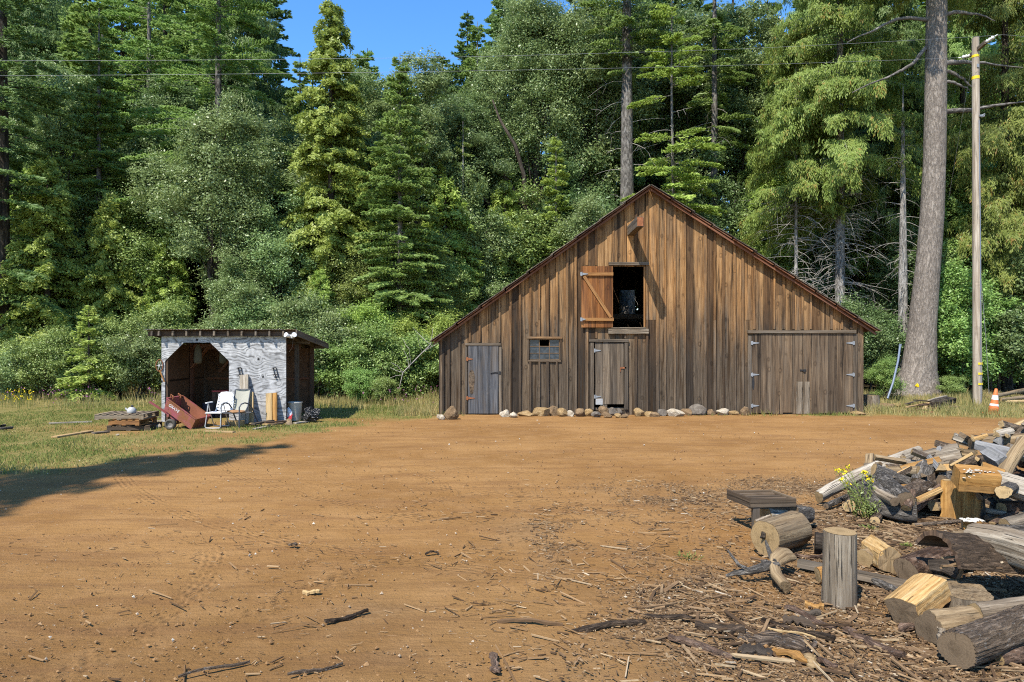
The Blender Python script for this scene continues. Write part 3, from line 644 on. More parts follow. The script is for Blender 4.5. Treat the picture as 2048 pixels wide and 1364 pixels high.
def vertical(m, x0, x1, y0, y1, zb, rnds, top_clear=0.0):
    cuts = sorted({x0, x1, PKX} | {e for o in OP for e in (o[0], o[2])})
    cuts = [c for c in cuts if x0 <= c <= x1]
    jz = rnds[1]
    for a, b in zip(cuts[:-1], cuts[1:]):
        if b-a < 1e-4: continue
        mid = (a+b)/2; za, zb_ = roofz(a)-top_clear, roofz(b)-top_clear
        segs = [(zb, None)]
        for o in OP:
            if o[0]-1e-6 <= mid <= o[2]+1e-6:
                new = []
                for s0, s1 in segs:
                    new.append((s0, o[1])); new.append((o[3], s1))
                segs = new
        segs = sorted(segs, key=lambda s: s[0])
        # resolve overlaps when two openings share a column
        res = []
        lo = zb; holes = sorted([(o[1], o[3]) for o in OP if o[0]-1e-6 <= mid <= o[2]+1e-6])
        for h0, h1 in holes:
            if h0 > lo: res.append((lo, h0))
            lo = max(lo, h1)
        res.append((lo, None))
        for s0, s1 in res:
            parts = [(s0, s1)]
            top = min(za, zb_) if s1 is None else s1
            if jz and s0+.15 < jz < top-.15: parts = [(s0, jz-.004), (jz+.004, s1)]
            for q0, q1 in parts:
                rr = rnds[0] if (not jz or q0 < jz) else rnds[2]
                board_cell(m, a, b, q0, za if q1 is None else q1, zb_ if q1 is None else q1, y0, y1, rr, (x0+x1)/2)
def rel(y): return YB+y
for i in range(len(edges)-1):
    jz = bz(rb.choice([640, 725, 545, 470, 590])) if rb.random() < .28 and edges[i] > 2.5 else None
    dy = rb.uniform(-.006, .006)
    vertical(mb, edges[i]+.006, edges[i+1]-.006, YB+dy, YB+.035+dy*.2, -.03 if rb.random() < .7 else .02, (rb.random(), jz, rb.random()))
for e in edges[:]:
    w = rb.uniform(.045, .08)
    x = min(max(e+rb.uniform(-.012, .012), XL+w/2), XR-w/2)
    if x-w/2 < edges[0]+.2 and x > XL+w: continue
    if rb.random() < .16 and XL+.5 < e < XR-.5: continue          # here and there a batten is gone
    # keep battens off the three doors
    zb = .0
    for (u0, u1, vt) in ((931, 1001, 686), (1178, 1257, 678), (1494, 1709, 660)):
        if bx(u0) < x < bx(u1): zb = max(zb, bz(vt)+.02)
    if bx(1160) < x < bx(1230) and zb < bz(530): 
        vertical(mbat, x-w/2, x+w/2, YB-.026, YB-.001, bz(531), (rb.random(), None, 0), .01)
        if zb < bz(657): vertical_top = bz(657); board_cell(mbat, x-w/2, x+w/2, zb, vertical_top, vertical_top, YB-.026, YB-.001, rb.random(), x)
        continue
    jz = bz(rb.choice([640, 545, 600])) if rb.random() < .2 else None
    vertical(mbat, x-w/2, x+w/2, YB-.046-rb.random()*.012, YB-.007, zb, (rb.random(), jz, rb.random()), .01)
mb.merge(mbat, 1); mb.build('front_wall', [MAT_SIDING, MAT_BATTEN], barn)
# side walls, rear wall with its own loft opening
mb = MB()
for sx, x in ((-1, XL), (1, XR)):
    mb = MB(); y = YB+.04
    while y < YB+DEPTH:
        w = rb.uniform(.24, .33); h = roofz(x)-.02
        board_cell(mb, x-.018, x+.018, -.03, h, h, y, min(y+w-.004, YB+DEPTH), rb.random(), x); y += w
    mb.build('side_wall', MAT_SIDING, barn)
mb = MB(); YR = YB+DEPTH
rx0, rx1, rz0, rz1 = (1238-U0)/F*YR, (1276-U0)/F*YR, EYE-(633-V0)/F*YR, EYE-(580-V0)/F*YR
x = XL
while x < XR-.01:
    x1 = min(x+rb.uniform(.25, .33), XR)
    for a, b in zip(sorted({x, x1}|{c for c in (rx0, rx1, PKX) if x < c < x1}), sorted({x, x1}|{c for c in (rx0, rx1, PKX) if x < c < x1})[1:]):
        za, zb = roofz(a)-.02, roofz(b)-.02; rn = rb.random()
        if rx0-1e-6 <= (a+b)/2 <= rx1+1e-6:
            board_cell(mb, a, b, -.03, rz0, rz0, YR-.035, YR, rn, a); board_cell(mb, a, b, rz1, za, zb, YR-.035, YR, rn, a)
        else: board_cell(mb, a+.002, b-.002, -.03, za, zb, YR-.035, YR, rn, a)
    x = x1
mb.build('rear_wall', MAT_DARKWOOD, barn)
# loft floor and framing seen through the loft door
mb = MB(); mb.box((PKX, YB+6.1, bz(655)-.14), (9.2, 11.7, .06), .4)
for y in (3, 6, 9):
    for x in (bx(1180), bx(1400)): mb.box((x, YB+y, roofz(x)/2-.1), (.14, .14, roofz(x)-.3), rb.random())
    mb.bar((PKX-(PKZ-3.3)/SL, YB+y, 2.95), (PKX+(PKZ-3.3)/SRR, YB+y, 2.95), .12, .16)
mb.build('loft_frame', MAT_DARKWOOD, barn)
# roof: overlapping sheet rows on each plane, ragged gable edges, rafters along the verge
OV = .30
for side in (-1, 1):
    mb = MB()
    s = SL if side < 0 else SRR
    x_eave = bx(867) if side < 0 else bx(1746)
    run = abs(x_eave-PKX); n = 9 if side < 0 else 11
    nn = nrm(np.array([side*s, 0, 1.0])); dv = nrm(np.array([side*1.0, 0, -s]))
    Ltot = run*math.sqrt(1+s*s)
    for i in range(n):
        l0 = Ltot*i/n; l1 = Ltot*(i+1)/n+.06
        jut = rb.uniform(-.03, .035); th = .022
        base = np.array([PKX, 0, PKZ+.03])
        a0 = base+dv*l0+nn*(.02 if i else .02); a1 = base+dv*l1+nn*.048
        y0, y1 = YB-OV-jut, YB+DEPTH+.3
        poly = [a0+[0, y0, 0], a1+[0, y0+rb.uniform(-.012, .012), 0], a1+nn*th+[0, y0, 0], a0+nn*th+[0, y0, 0]]
        mb.prism(poly, (0, y1-y0, 0), rb.random(), 0)
        # sheathing board under each sheet row
        b0 = base+dv*(l0+.02)+nn*-.012; b1 = base+dv*(l1-.09)+nn*-.012
        poly = [b0+[0, y0+.03, 0], b1+[0, y0+.03, 0], b1+nn*.025+[0, y0+.03, 0], b0+nn*.025+[0, y0+.03, 0]]
        mb.prism(poly, (0, y1-y0-.06, 0), rb.random(), 1)
    mb.build('roof', [MAT_CORRUGATED if False else MAT_GREYWOOD, MAT_REDWOOD], barn)
    m2 = MB()
    p0 = np.array([PKX, YB-OV+.10, PKZ-.05]); p1 = p0+dv*(Ltot-.02)
    m2.bar(p0-dv*.0, p1, .03, .05, up=nn, rnd=.31); m2.build('verge_board', MAT_REDWOOD, barn)

def door_boards(name, x0, x1, z0, z1, y, n, mat, parent, th=.03, seed=1, rag=.0):
    r = random.Random(seed); m = MB(); c = [x0+(x1-x0)*i/n+(r.uniform(-.02, .02) if 0 < i < n else 0) for i in range(n+1)]
    for a, b in zip(c[:-1], c[1:]):
        e = z0+r.uniform(-rag, rag); board_cell(m, a+.0035, b-.0035, e, z1+r.uniform(-.004, .004), z1, y-th+r.uniform(-.003, .003), y, r.random(), (a+b)/2)
    return m.build(name, mat, parent, (0, YB, 0) if parent is not barn else None)
def strap_hinge(parent, x, z, y, L, mat, d=1, name='hinge'):
    m = MB()
    V = [(x, y-.012, z-.035), (x, y-.012, z+.035), (x+d*L, y-.012, z+.008), (x+d*L, y-.012, z-.008)]
    m.prism(V if d > 0 else V[::-1], (0, .010, 0), .5)
    m.box((x-d*.03, y-.007, z), (.04, .014, .1), .5)
    m.tube([(x-d*.002, y-.014, z-.06), (x-d*.002, y-.014, z+.06)], .011, 8, .5)
    return m.build(name, mat, parent, (0, YB, 0))
# --- left door, silver blue
d = door_boards('door', bx(936), bx(997), .02, bz(691), YB-.014, 3, MAT_BLUEDOOR, barn, .035, 3); d['label'] = 'silvery blue plank door'
strap_hinge(d, bx(936), bz(718), YB-.050, .14, MAT_RUST); strap_hinge(d, bx(936), bz(796), YB-.050, .2, MAT_RUST)
m = MB(); m.box((bx(990), YB-.058, bz(745)), (.16, .015, .035)); m.box((bx(999), YB-.062, bz(745)), (.07, .03, .075)); m.tube([(bx(981), YB-.065, bz(746)), (bx(992), YB-.065, bz(744))], .01, 8); m.build('latch', MAT_IRON, d, (0, YB, 0))
m = MB()
m.box((bx(966), YB-.035, bz(688.5)), (bx(1002)-bx(931), .06, .07), .2, grain=0); m.box((bx(932.6), YB-.025, bz(760)), (.06, .045, 1.93), .4); m.box((bx(1000.5), YB-.028, bz(760)), (.075, .05, 1.93), .72)
m.build('door_frame', MAT_GREYWOOD, barn)
m = MB(); a_ = np.linspace(0, 2*np.pi, 15)[:-1]; m.prism([(bx(943.5)+.085*math.cos(t)*(1+.2*math.sin(3*t)), YB-.0535, bz(764)+.40*math.sin(t)*(1+.12*math.cos(2*t))) for t in a_], (0, .003, 0), .3); m.build('bare_patch', MAT_DOORWOOD, d, (0, YB, 0))
# --- centre door
d = door_boards('door', bx(1190), bx(1247), bz(808), bz(685), YB-.006, 4, MAT_GREYWOOD, barn, .035, 5); d['label'] = 'narrow grey-brown plank door'
strap_hinge(d, bx(1189.5), bz(701), YB-.042, .17, MAT_ZINC); strap_hinge(d, bx(1190), bz(793), YB-.042, .17, MAT_ZINC)
m = MB(); m.box((bx(1246), YB-.055, bz(735.5)), (.17, .02, .045)); m.tube([(bx(1240), YB-.06, bz(735)), (bx(1240), YB-.06, bz(743))], .012, 8); m.build('latch', MAT_RUST, d, (0, YB, 0))
m = MB(); m.box((bx(1198), YB-.046, bz(803)), (.2, .012, .17)); m.build('patch_plate', MAT_ALU, d, (0, YB, 0))
m = MB(); m.box((bx(1217), YB-.045, bz(681)), (bx(1257)-bx(1178), .075, .075), .15, grain=0)
m.box((bx(1184), YB-.035, bz(752)), (.1, .06, 1.93), .35); m.box((bx(1252), YB-.035, bz(752)), (.1, .06, 1.93), .8)
m.box((bx(1218), YB+.05, bz(818)), (.86, .03, .08), .5, grain=0); m.box((bx(1207), YB-.01, bz(813)), (.2, .04, .17), .9)
m.build('door_frame', MAT_GREYWOOD, barn)
# --- right double door
for i, (u0, u1, vt, sd) in enumerate(((1503, 1603.4, 668.5, 11), (1604.6, 1704, 666, 13))):
    d = door_boards('door', bx(u0), bx(u1), .03, bz(vt), YB-.026, 5 if i == 0 else 6, MAT_DOORWOOD, barn, .035, sd, .02)
    d['label'] = 'left leaf of the wide double door' if i == 0 else 'right leaf of the wide double door'
    for v in (686, 749, 811): strap_hinge(d, bx(1503.5) if i == 0 else bx(1703.5), bz(v), YB-.064, .19, MAT_ZINC, 1 if i == 0 else -1)
    m = MB(); xx = (bx(1590.5), bx(1602.6)) if i == 0 else (bx(1604.8), bx(1617))
    board_cell(m, xx[0], xx[1], .015, bz(763), bz(763), YB-.086, YB-.064, .95, xx[0]); m.build('patch_board', MAT_GREYLOG, d, (0, YB, 0))
    if i == 0:
        m = MB(); m.prism([(bx(1505)+.035*math.cos(t), YB-.0655, bz(766)+.2*math.sin(t)) for t in np.linspace(0, 2*np.pi, 13)[:-1]], (0, .003, 0), .3); m.build('worn_hole_shade', MAT_IRON, d, (0, YB, 0))  # dark disc laid on the boards as the shade inside a worn hole
        m = MB(); m.box((bx(1604), YB-.075, bz(740)), (.18, .022, .04)); m.box((bx(1606), YB-.09, bz(741)), (.06, .02, .07)); m.build('latch', MAT_IRON, d, (0, YB, 0))
m = MB(); m.box((bx(1601.5), YB-.055, bz(663.5)), (bx(1709)-bx(1494), .1, .085), .62, grain=0); m.box((bx(1498.5), YB-.03, bz(749)), (.1, .055, 2.26), .3); m.box((bx(1709), YB-.03, bz(747)), (.12, .055, 2.3), .66)
m.build('door_frame', MAT_GREYWOOD, barn)
# --- corner boards
for xc_, zc_, h_, rn_ in ((XL+.05, bz(755), 2.1, .12), (XR-.06, bz(742), 2.45, .55)): m = MB(); m.box((xc_, YB-.034, zc_), (.15, .03, h_), rn_); m.build('corner_board', MAT_SIDING, barn)
# --- loft door, swung open flat against the wall
d = door_boards('loft_door', bx(1162), bx(1225), bz(655), bz(533), YB-.075, 4, MAT_ORANGE, barn, .03, 8); d['label'] = 'open amber loft shutter with a diagonal brace'
m = MB(); y = YB-.13
m.bar((bx(1162), y, bz(549)), (bx(1225), y, bz(549)), .09, .05, (0, -1, 0), .35); m.bar((bx(1162.5), y, bz(639)), (bx(1226), y, bz(639)), .09, .05, (0, -1, 0), .2)
m.bar((bx(1167), y, bz(553)), (bx(1220), y, bz(635)), .085, .042, (0, -1, 0), .62); m.build('brace', MAT_TAN, d, (0, YB, 0))
strap_hinge(d, bx(1163), bz(549), YB-.158, .17, MAT_GALV); strap_hinge(d, bx(1163), bz(639), YB-.158, .0001+.1, MAT_GALV)
m = MB(); m.box((bx(1257), YB-.05, bz(528)), (bx(1297)-bx(1217), .09, .085), .3, grain=0); m.build('lintel', MAT_GREYWOOD, barn)
m = MB(); m.box((bx(1256), YB-.055, bz(662.5)), (bx(1297)-bx(1217), .09, .14), .8, grain=0); m.box((bx(1256), YB-.03, bz(655.6)), (bx(1290)-bx(1222), .14, .025), .97, grain=0); m.build('loft_sill', MAT_GREYLOG, barn)
m = MB(); m.box((bx(1288.6), YB-.012, bz(594)), (.045, .08, 1.74), .7); m.build('door_jamb', MAT_TAN, barn)
# --- hay beam with its trolley timber
m = MB(); m.bar((bx(1261), YB+.4, bz(462)), (bx(1261), YB-1.5, bz(462)), .19, .27, (0, 0, 1), .44); m.build('hay_beam', MAT_GREYWOOD, barn)
m = MB(); m.box((bx(1261), YB-1.51, bz(462)), (.16, .02, .24), .2); m.build('beam_end', MAT_RUST, barn)
# --- window: three by three panes in a pale frame, one pane missing
w = MB(); U = [1057, 1120]; Vv = [677, 722]
w.box((bx(1088.5), YB-.03, bz(675)), (bx(1124)-bx(1053), .075, .06), .5, grain=0); w.box((bx(1088.5), YB-.02, bz(721.5)), (bx(1122)-bx(1055), .06, .05), .6, grain=0)
w.box((bx(1055.8), YB-.02, bz(698)), (.05, .06, .62), .3); w.box((bx(1121.2), YB-.02, bz(698)), (.05, .06, .62), .8)
win = w.build('window', MAT_BATTEN, barn)
m = MB(); 
for u in (1059.2, 1078.6, 1098.8, 1118.6): m.box((bx(u), YB+.02, bz(700)), (.016, .035, .62), .9)
for v in (679.2, 692.6, 706.3, 718.8): m.box((bx(1089), YB+.018, bz(v)), (.86, .03, .017), .9, grain=0)
m.build('muntin', MAT_BATTEN, win, (0, YB, 0))
for i in range(3):
    for j in range(3):
        if (i, j) == (1, 0): continue
        u0 = (1059.6, 1079, 1099.2)[i]; u1 = (1078.2, 1098.4, 1118.2)[i]; v0 = (679.6, 693, 706.7)[j]; v1 = (692.2, 705.9, 718.4)[j]
        m = MB(); m.box((bx((u0+u1)/2), YB+.026, bz((v0+v1)/2)), (bx(u1)-bx(u0), .004, bz(v0)-bz(v1)), .5, R=rotx(random.Random(i*3+j).uniform(-.02, .02)))
        m.build('pane', MAT_GLASS, win, (0, YB, 0))

# ---------------------------------------------------------------- stones along the wall, each its own thing
stones = [  # u, v of the foot, width px, height px, colour, label
    (903, 838, 26, 20, 'brown', 'mossy brown foundation stone beside the left corner of the barn'),
    (883, 838, 14, 9, 'white', 'flat chalky stone against the very corner of the barn'),
    (1010, 833, 17, 11, 'white', 'chalky white stone just right of the silvery blue door'),
    (1027, 834, 17, 10, 'white', 'low white stone between a chalky lump and a long tan stone'),
    (1050, 831, 28, 9, 'tan', 'long flat tan stone below the left of the small window'),
    (1081, 831, 29, 18, 'tan', 'broad square tan boulder below the small window'),
    (1105, 828, 21, 17, 'brown', 'round brown boulder touching the broad square tan one'),
    (1125, 831, 20, 13, 'tan', 'smooth tan stone under the right edge of the small window'),
    (1141, 831, 17, 9, 'white', 'pale crumbly stone between smooth tan stone and a dark round one'),
    (1159, 831, 21, 15, 'brown', 'rounded brown stone two stones left of the narrow door'),
    (1178, 831, 16, 14, 'tan', 'pale tan stone at the left jamb of the narrow door'),
    (1193, 833, 16, 10, 'grey', 'small dull stone at the lower left of the narrow door'),
    (1205, 829, 19, 13, 'brown', 'brown stone in front of the gap under the narrow door'),
    (1223, 829, 20, 13, 'grey', 'grey-brown stone centred before the narrow door gap'),
    (1214, 834, 15, 9, 'brown', 'small brown stone in front row before the narrow door'),
    (1238, 829, 16, 12, 'grey', 'grey stone under the right side of the narrow door'),
    (1236, 834, 12, 7, 'tan', 'tiny tan stone before the narrow door right jamb'),
    (1249, 834, 12, 6, 'brown', 'little brown stone at the foot of the right door jamb'),
    (1277, 831, 21, 13, 'tan', 'rounded tan stone right of the narrow door jamb'),
    (1298, 831, 19, 10, 'tan', 'flattish tan stone left of a grey lump by the wall middle'),
    (1309, 832, 15, 8, 'brown', 'small brown stone beside the flattish tan one'),
    (1325, 830, 20, 11, 'grey', 'grey stone left of the orange-white stone'),
    (1349, 831, 28, 13, 'white', 'broad orange-white stone in the row along the wall'),
    (1374, 829, 21, 13, 'brown', 'brown stone between the orange-white stone and big grey boulder'),
    (1399, 829, 29, 19, 'grey', 'biggest rounded grey boulder in the row along the wall'),
    (1421, 827, 17, 11, 'brown', 'small brown stone right of the biggest grey boulder'),
    (1446, 828, 24, 12, 'white', 'white speckled stone between two brown ones'),
    (1467, 826, 19, 9, 'tan', 'low tan stone left of the last brown stone'),
    (1489, 829, 17, 15, 'brown', 'upright brown stone at the foot of the double door frame'),
    (1714, 822, 30, 7, 'tan', 'flat lichen-yellow stone at the right corner of the barn'),
]
for i, (u, v, w, h, cname, lab) in enumerate(stones):
    Y = min(F*EYE/(v-V0)-.02, YB-.17); p = P(u, v, Y); k = Y/F
    mb = MB(); lump(mb, (p[0], Y, h*k*.36), (w*k*.62, max(.08, w*k*.45), h*k*.80), 100+i, 3, .2, rotz(rng.uniform(-.4, .4)))
    tag(mb.build('foundation_stone', MAT_ROCK[cname], None, (p[0], Y, 0)), lab, 'stone', 'stones along the foot of the barn wall')
# ================================================================ plywood shed
YS = 17.6; KS = YS/F
def sx(u): return (u-U0)*KS
def sz(v): return EYE-(v-V0)*KS
SXL, SXR = sx(323), sx(572); SYB = 20.1; SDEP = SYB-YS
shed = thing('shed', 'low open shed with silvery plywood front and chamfered doorway', 'shed', ((SXL+SXR)/2, YS, 0))
def sroof(y): return sz(676)+.06-(y-YS)*.115          # underside of the roof, falling to the back
# front sheet with the chamfered opening cut out, in pieces butted edge to edge
m = MB(); yt = .018
top = sroof(YS)
OPN = [(sx(330), 0), (sx(330), sz(722)), (sx(368), sz(685)), (sx(420), sz(685)), (sx(458), sz(722)), (sx(458), 0)]
def sheet(m, pts, y, th, mat=0): m.prism([(x, y, z) for x, z in pts], (0, th, 0), .5, mat)
sheet(m, [(SXL, .02), (OPN[0][0], .02), OPN[1], OPN[2], (OPN[2][0], top), (SXL, top)], YS, yt)
sheet(m, [OPN[2], OPN[3], (OPN[3][0], top), (OPN[2][0], top)], YS, yt)
sheet(m, [OPN[3], OPN[4], (OPN[5][0], sz(758)), (SXR, sz(758)), (SXR, top), (OPN[3][0], top)], YS, yt)
sheet(m, [(OPN[5][0], .02), (SXR, .02), (SXR, sz(758)-.006), (OPN[5][0], sz(758)-.006)], YS+.002, yt)
m.build('front_panel', MAT_PLY, shed)
for (x, y) in ((SXL+.05, YS+.07), (sx(330)+.02, YS+.065), (sx(458)+.05, YS+.065), (SXR-.05, YS+.065), (SXL+.06, SYB-.08), (SXR-.06, SYB-.06), ((SXL+SXR)/2, SYB-.08)):
    m = MB(); h = sroof(y)-.03; m.box((x, y, h/2), (.085, .085, h), rng.random()); m.build('post', MAT_DARKWOOD, shed)
m = MB(); h = sroof(18.65)-.1; m.box((SXR-.05, 18.65, h/2), (.1, .1, h), .4); m.build('post', MAT_GREYWOOD, shed)['label'] = 'grey post standing in the open right side'
m = MB(); h = sroof(19.1)-.05; m.box((-8.95, 19.1, h/2), (.09, .09, h), .4)
m.bar((-8.95, 19.08, 1.36), (-8.48, 19.08, sroof(19.1)-.12), .06, .09, (0, -1, 0)); m.bar((SXL+.1, 19.1, sroof(19.1)-.12), (SXR-.1, 19.1, sroof(19.1)-.12), .05, .14, (0, 0, 1))
m.bar((-8.56, SYB-.15, 1.2), (-8.2, SYB-.15, 1.62), .06, .09, (0, -1, 0))
m.build('brace_frame', MAT_REDWOOD, shed)
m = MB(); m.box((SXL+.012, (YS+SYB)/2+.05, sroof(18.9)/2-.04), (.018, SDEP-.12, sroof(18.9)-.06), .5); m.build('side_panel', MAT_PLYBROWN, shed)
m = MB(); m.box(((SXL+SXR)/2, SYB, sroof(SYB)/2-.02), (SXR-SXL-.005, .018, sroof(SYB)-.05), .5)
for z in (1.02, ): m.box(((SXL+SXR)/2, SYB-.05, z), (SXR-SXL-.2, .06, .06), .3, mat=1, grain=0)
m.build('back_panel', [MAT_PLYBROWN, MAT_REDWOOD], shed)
# roof: corrugated sheet over rafters with projecting tails, nailer across the front, barge board on the right
RXL, RXR = sx(298)-.02, SXR+.33; RY0, RY1 = YS-.21, SYB+.30
def rz(y): return sroof(y)+.115
m = MB(); nx = 170; th = .004
xs = np.linspace(RXL, RXR, nx+1)
prof = .012*np.sin(xs/.076*2*np.pi)
V = np.concatenate([np.stack([xs, np.full(nx+1, y), rz(y)+.015+prof+dz], 1) for y in (RY0, RY1) for dz in (0, th)])
i = np.arange(nx); w_ = nx+1
q = np.concatenate([np.stack([i, i+1, i+2*w_+1, i+2*w_], 1)[:, ::-1], np.stack([i+w_, i+w_+1, i+3*w_+1, i+3*w_], 1), np.stack([i, i+1, i+w_+1, i+w_], 1), np.stack([i+2*w_, i+2*w_+1, i+3*w_+1, i+3*w_], 1)])
m.add(V, q, None, .5); m.build('roof_sheet', MAT_CORRUGATED, shed)
for u in (303, 317, 345, 372.5, 400, 427.5, 455.5, 483, 511, 538.5, 566):
    m = MB(); x = (u-U0)/F*(RY0+.02)
    m.bar((x, RY0+.02, rz(RY0+.02)-.075), (x, RY1-.03, rz(RY1-.03)-.075), .045, .125, (0, 0, 1), rng.random()); m.build('rafter', MAT_GREYWOOD, shed)
for yy_ in (RY0+.12, RY1-.06): m = MB(); m.box(((RXL+RXR)/2, yy_, rz(yy_)-.078), (RXR-RXL-.1, .03, .12), .4, grain=0); m.build('nailer', MAT_DARKWOOD, shed)
m = MB(); ym = RY0+.55*(RY1-RY0)
m.bar((RXR, RY0, rz(RY0)-.07), (RXR, ym, rz(ym)-.07), .035, .16, (0, 0, 1), .3); m.bar((RXR+.004, ym+.004, rz(ym)-.072), (RXR+.004, RY1, rz(RY1)-.072), .035, .15, (0, 0, 1), .7); m.build('barge_board', MAT_GREYWOOD, shed)
m = MB(); y = 18.65; m.bar((SXR-.5, y, sroof(y)-.03), (RXR-.03, y, sroof(y)-.03), .05, .1, (0, 0, 1)); m.bar((SXR-.1, SYB, sroof(SYB)-.02), (RXR-.03, SYB, sroof(SYB)-.02), .05, .09, (0, 0, 1)); m.build('outrigger', MAT_GREYWOOD, shed)
m = MB(); m.box(((SXL+SXR)/2, YS+.05, sroof(YS)-.06), (SXR-SXL-.3, .06, .09), .3, grain=0); m.build('header', MAT_DARKWOOD, shed)

# things on and around the shed ---------------------------------------------------------------
def on_wall(u, v, dy=-.02): return np.array([sx(u), YS+dy, sz(v)])
c = P(583, 671, YS-.22)
lamp = thing('floodlight', 'white twin-head floodlight under the right front corner of the shed roof', 'floodlight', c)
m = MB(); m.box(c+[-.02, .09, -.02], (.12, .07, .09), .5); m.build('lamp_base', MAT_WHITE, lamp)
for s_, dx in ((1, -.09), (-1, .05)):
    m = MB(); R_ = rotx(1.1)@roty(-.9*s_*.6); m.lathe(c+[dx, 0, -.01], [(0.001, -.05), (.035, -.05), (.045, 0), (.065, .08), (.06, .082), (0.001, .07)], 14, R_); m.build('lamp_head', MAT_WHITE, lamp)
m = MB(); m.tube([c+[.02, .1, -.05], c+[-.02, .12, -.3], c+[-.12, .2, -.42]], .005, 5); m.build('cord', MAT_GREYWOOD, lamp)
for u, lab in ((477, 'black iron bracket hung on the plywood above the leaning planks'), (547, 'black iron bracket on the plywood near the right end')):
    p = on_wall(u, 735); m = MB()
    for dx in (0, .075):
        m.tube([p+[dx, 0, 0], p+[dx+.03, -.02, -.13], p+[dx+.075, -.01, -.27]], .011, 6)
    m.tube([p+[-.03, -.01, -.02], p+[.02, -.03, .0], p+[.08, -.01, .0]], .012, 6); m.tube([p+[.0, -.01, -.2], p+[.05, -.03, -.17], p+[.12, 0, -.2]], .012, 6); m.tube([p+[.05, -.005, -.27], p+[.09, -.02, -.25]], .014, 6)
    tag(m.build('iron_bracket', MAT_IRON, None, p), lab, 'bracket', 'iron brackets on the shed front')
# wheel hung at the left corner
p = np.array([sx(321), YS-.05, sz(731)]); wh = thing('hung_wheel', 'small rusty spoked wheel with a strap hung on the left shed corner', 'wheel', p)
m = MB(); a = np.linspace(0, 2*np.pi, 25)
m.tube([p+[.075*math.cos(t), .03*math.cos(t), .15*math.sin(t)] for t in a], .012, 6, cap=False); m.build('rim', MAT_RUST, wh)
m = MB()
for t in np.linspace(0, np.pi, 4)[:-1]: m.tube([p+[.075*math.cos(t), .03*math.cos(t), .15*math.sin(t)], p-[.075*math.cos(t), .03*math.cos(t), .15*math.sin(t)]], .007, 5)
m.tube([p+[0, -.03, 0], p+[0, .03, 0]], .03, 8); m.build('spoke', MAT_ALU, wh)
m = MB(); m.bar(p+[.01, -.01, -.12], p+[.13, -.01, -.42], .035, .012, (0, 1, 0)); m.build('strap', MAT_TAN, wh)
# cloths hung from the rafters inside the doorway
for u, y, s_, lab in ((396, 18.0, 1.0, 'dusty sack hanging at the left inside the shed doorway'), (446, 18.1, .9, 'dark sack hanging behind the right chamfer of the doorway')):
    x = (u-U0)/F*y; m = MB(); n = 9
    prof = [(.03, 2.02), (.09, 1.9), (.105, 1.75), (.115, 1.6), (.095, 1.52), (.001, 1.5)]
    m.lathe((x, y, 0), [(r*s_, z) for r, z in prof][::-1], 12, np.diag([1, .55, 1]))
    tag(m.build('hanging_sack', MAT_CLOTH, None, (x, y, 1.5)), lab, 'sack')
# planks and boards leaning on the front
def lean(name, u0, u1, vt, vb, Yb, mat, lab, cat, rnd=.4, th=.04, top=None, group=None):
    xb0, xb1 = (u0-U0)/F*Yb, (u1-U0)/F*Yb; zt = EYE-(vt-V0)/F*(YS-.06)
    m = MB(); xc = (xb0+xb1)/2; xt = (((u0+u1)/2 if top is None else top)-U0)/F*(YS-.06)
    m.bar((xc, Yb, .012), (xt, YS-.02-th*.6, zt), xb1-xb0, th, (0, -1, 0), rnd)
    return tag(m.build(name, mat, None, (xc, Yb, 0)), lab, cat, group)
lean('leaning_board', 480, 497, 750, 846, 17.1, MAT_WHITEWOOD, 'tall bleached board leaning on the plywood behind the grey chair', 'board', .3, .06)
lean('leaning_board', 492, 507, 785, 838, 17.25, MAT_PALE, 'shorter brown board leaning beside the tall bleached one', 'board', .62, .05)
lean('split_post', 533, 545, 787, 838, 17.3, MAT_PALE, 'wide yellow split post leaning on the plywood', 'post', .2, .09)
lean('split_post', 546, 554, 786, 838, 17.32, MAT_AMBERSPLIT, 'narrow orange split post leaning right of the wide yellow one', 'post', .5, .07)
# low heap of slats at the foot of the wall
for i, (u0, v0, u1, v1, z, mat, lab) in enumerate(((506, 848, 556, 838, .09, MAT_GREYWOOD, 'grey slat lying uppermost of the heap below the leaning split posts'),
        (500, 846, 548, 850, .05, MAT_PALE, 'pale slat in the heap below the leaning split posts'), (512, 852, 566, 846, .03, MAT_DOORWOOD, 'brown slat at the bottom of the heap below the split posts'),
        (508, 858, 540, 852, .02, MAT_WHITEWOOD, 'whitish slat lying in front of the heap at the shed'), (530, 845, 572, 842, .12, MAT_DARKWOOD, 'dark slat crossing the heap below the split posts'),
        (452, 846, 488, 846, .07, MAT_PALE, 'pale block lying under the grey chair at the shed foot'), (410, 862, 468, 864, .015, MAT_PALE, 'straw-coloured board lying in the grass before the chairs'),
        (590, 846, 620, 842, .02, MAT_WHITEWOOD, 'flat whitish plank before the black plastic bag'))):
    m = MB(); p0, p1 = G(u0, v0, z), G(u1, v1, z)
    if i < 5: p0[1] = min(p0[1], YS-.14); p1[1] = min(p1[1], YS-.12)
    m.bar(p0, p1, .11 if i not in (5,) else .09, .03 if i != 5 else .13, (0, 0, 1), rng.random()); tag(m.build('slat', mat, None, (p0+p1)/2), lab, 'slat')
m = MB(); m.prism([G(570, 851, .0)+[0, 0, 0], G(582, 851, 0), G(583, 838, .0)+[0, -.3, .16]], (.0, .14, .0), .3); tag(m.build('wood_wedge', MAT_TANLOG, None, G(576, 850)), 'orange-brown wood wedge on the ground at the right shed corner', 'wedge')
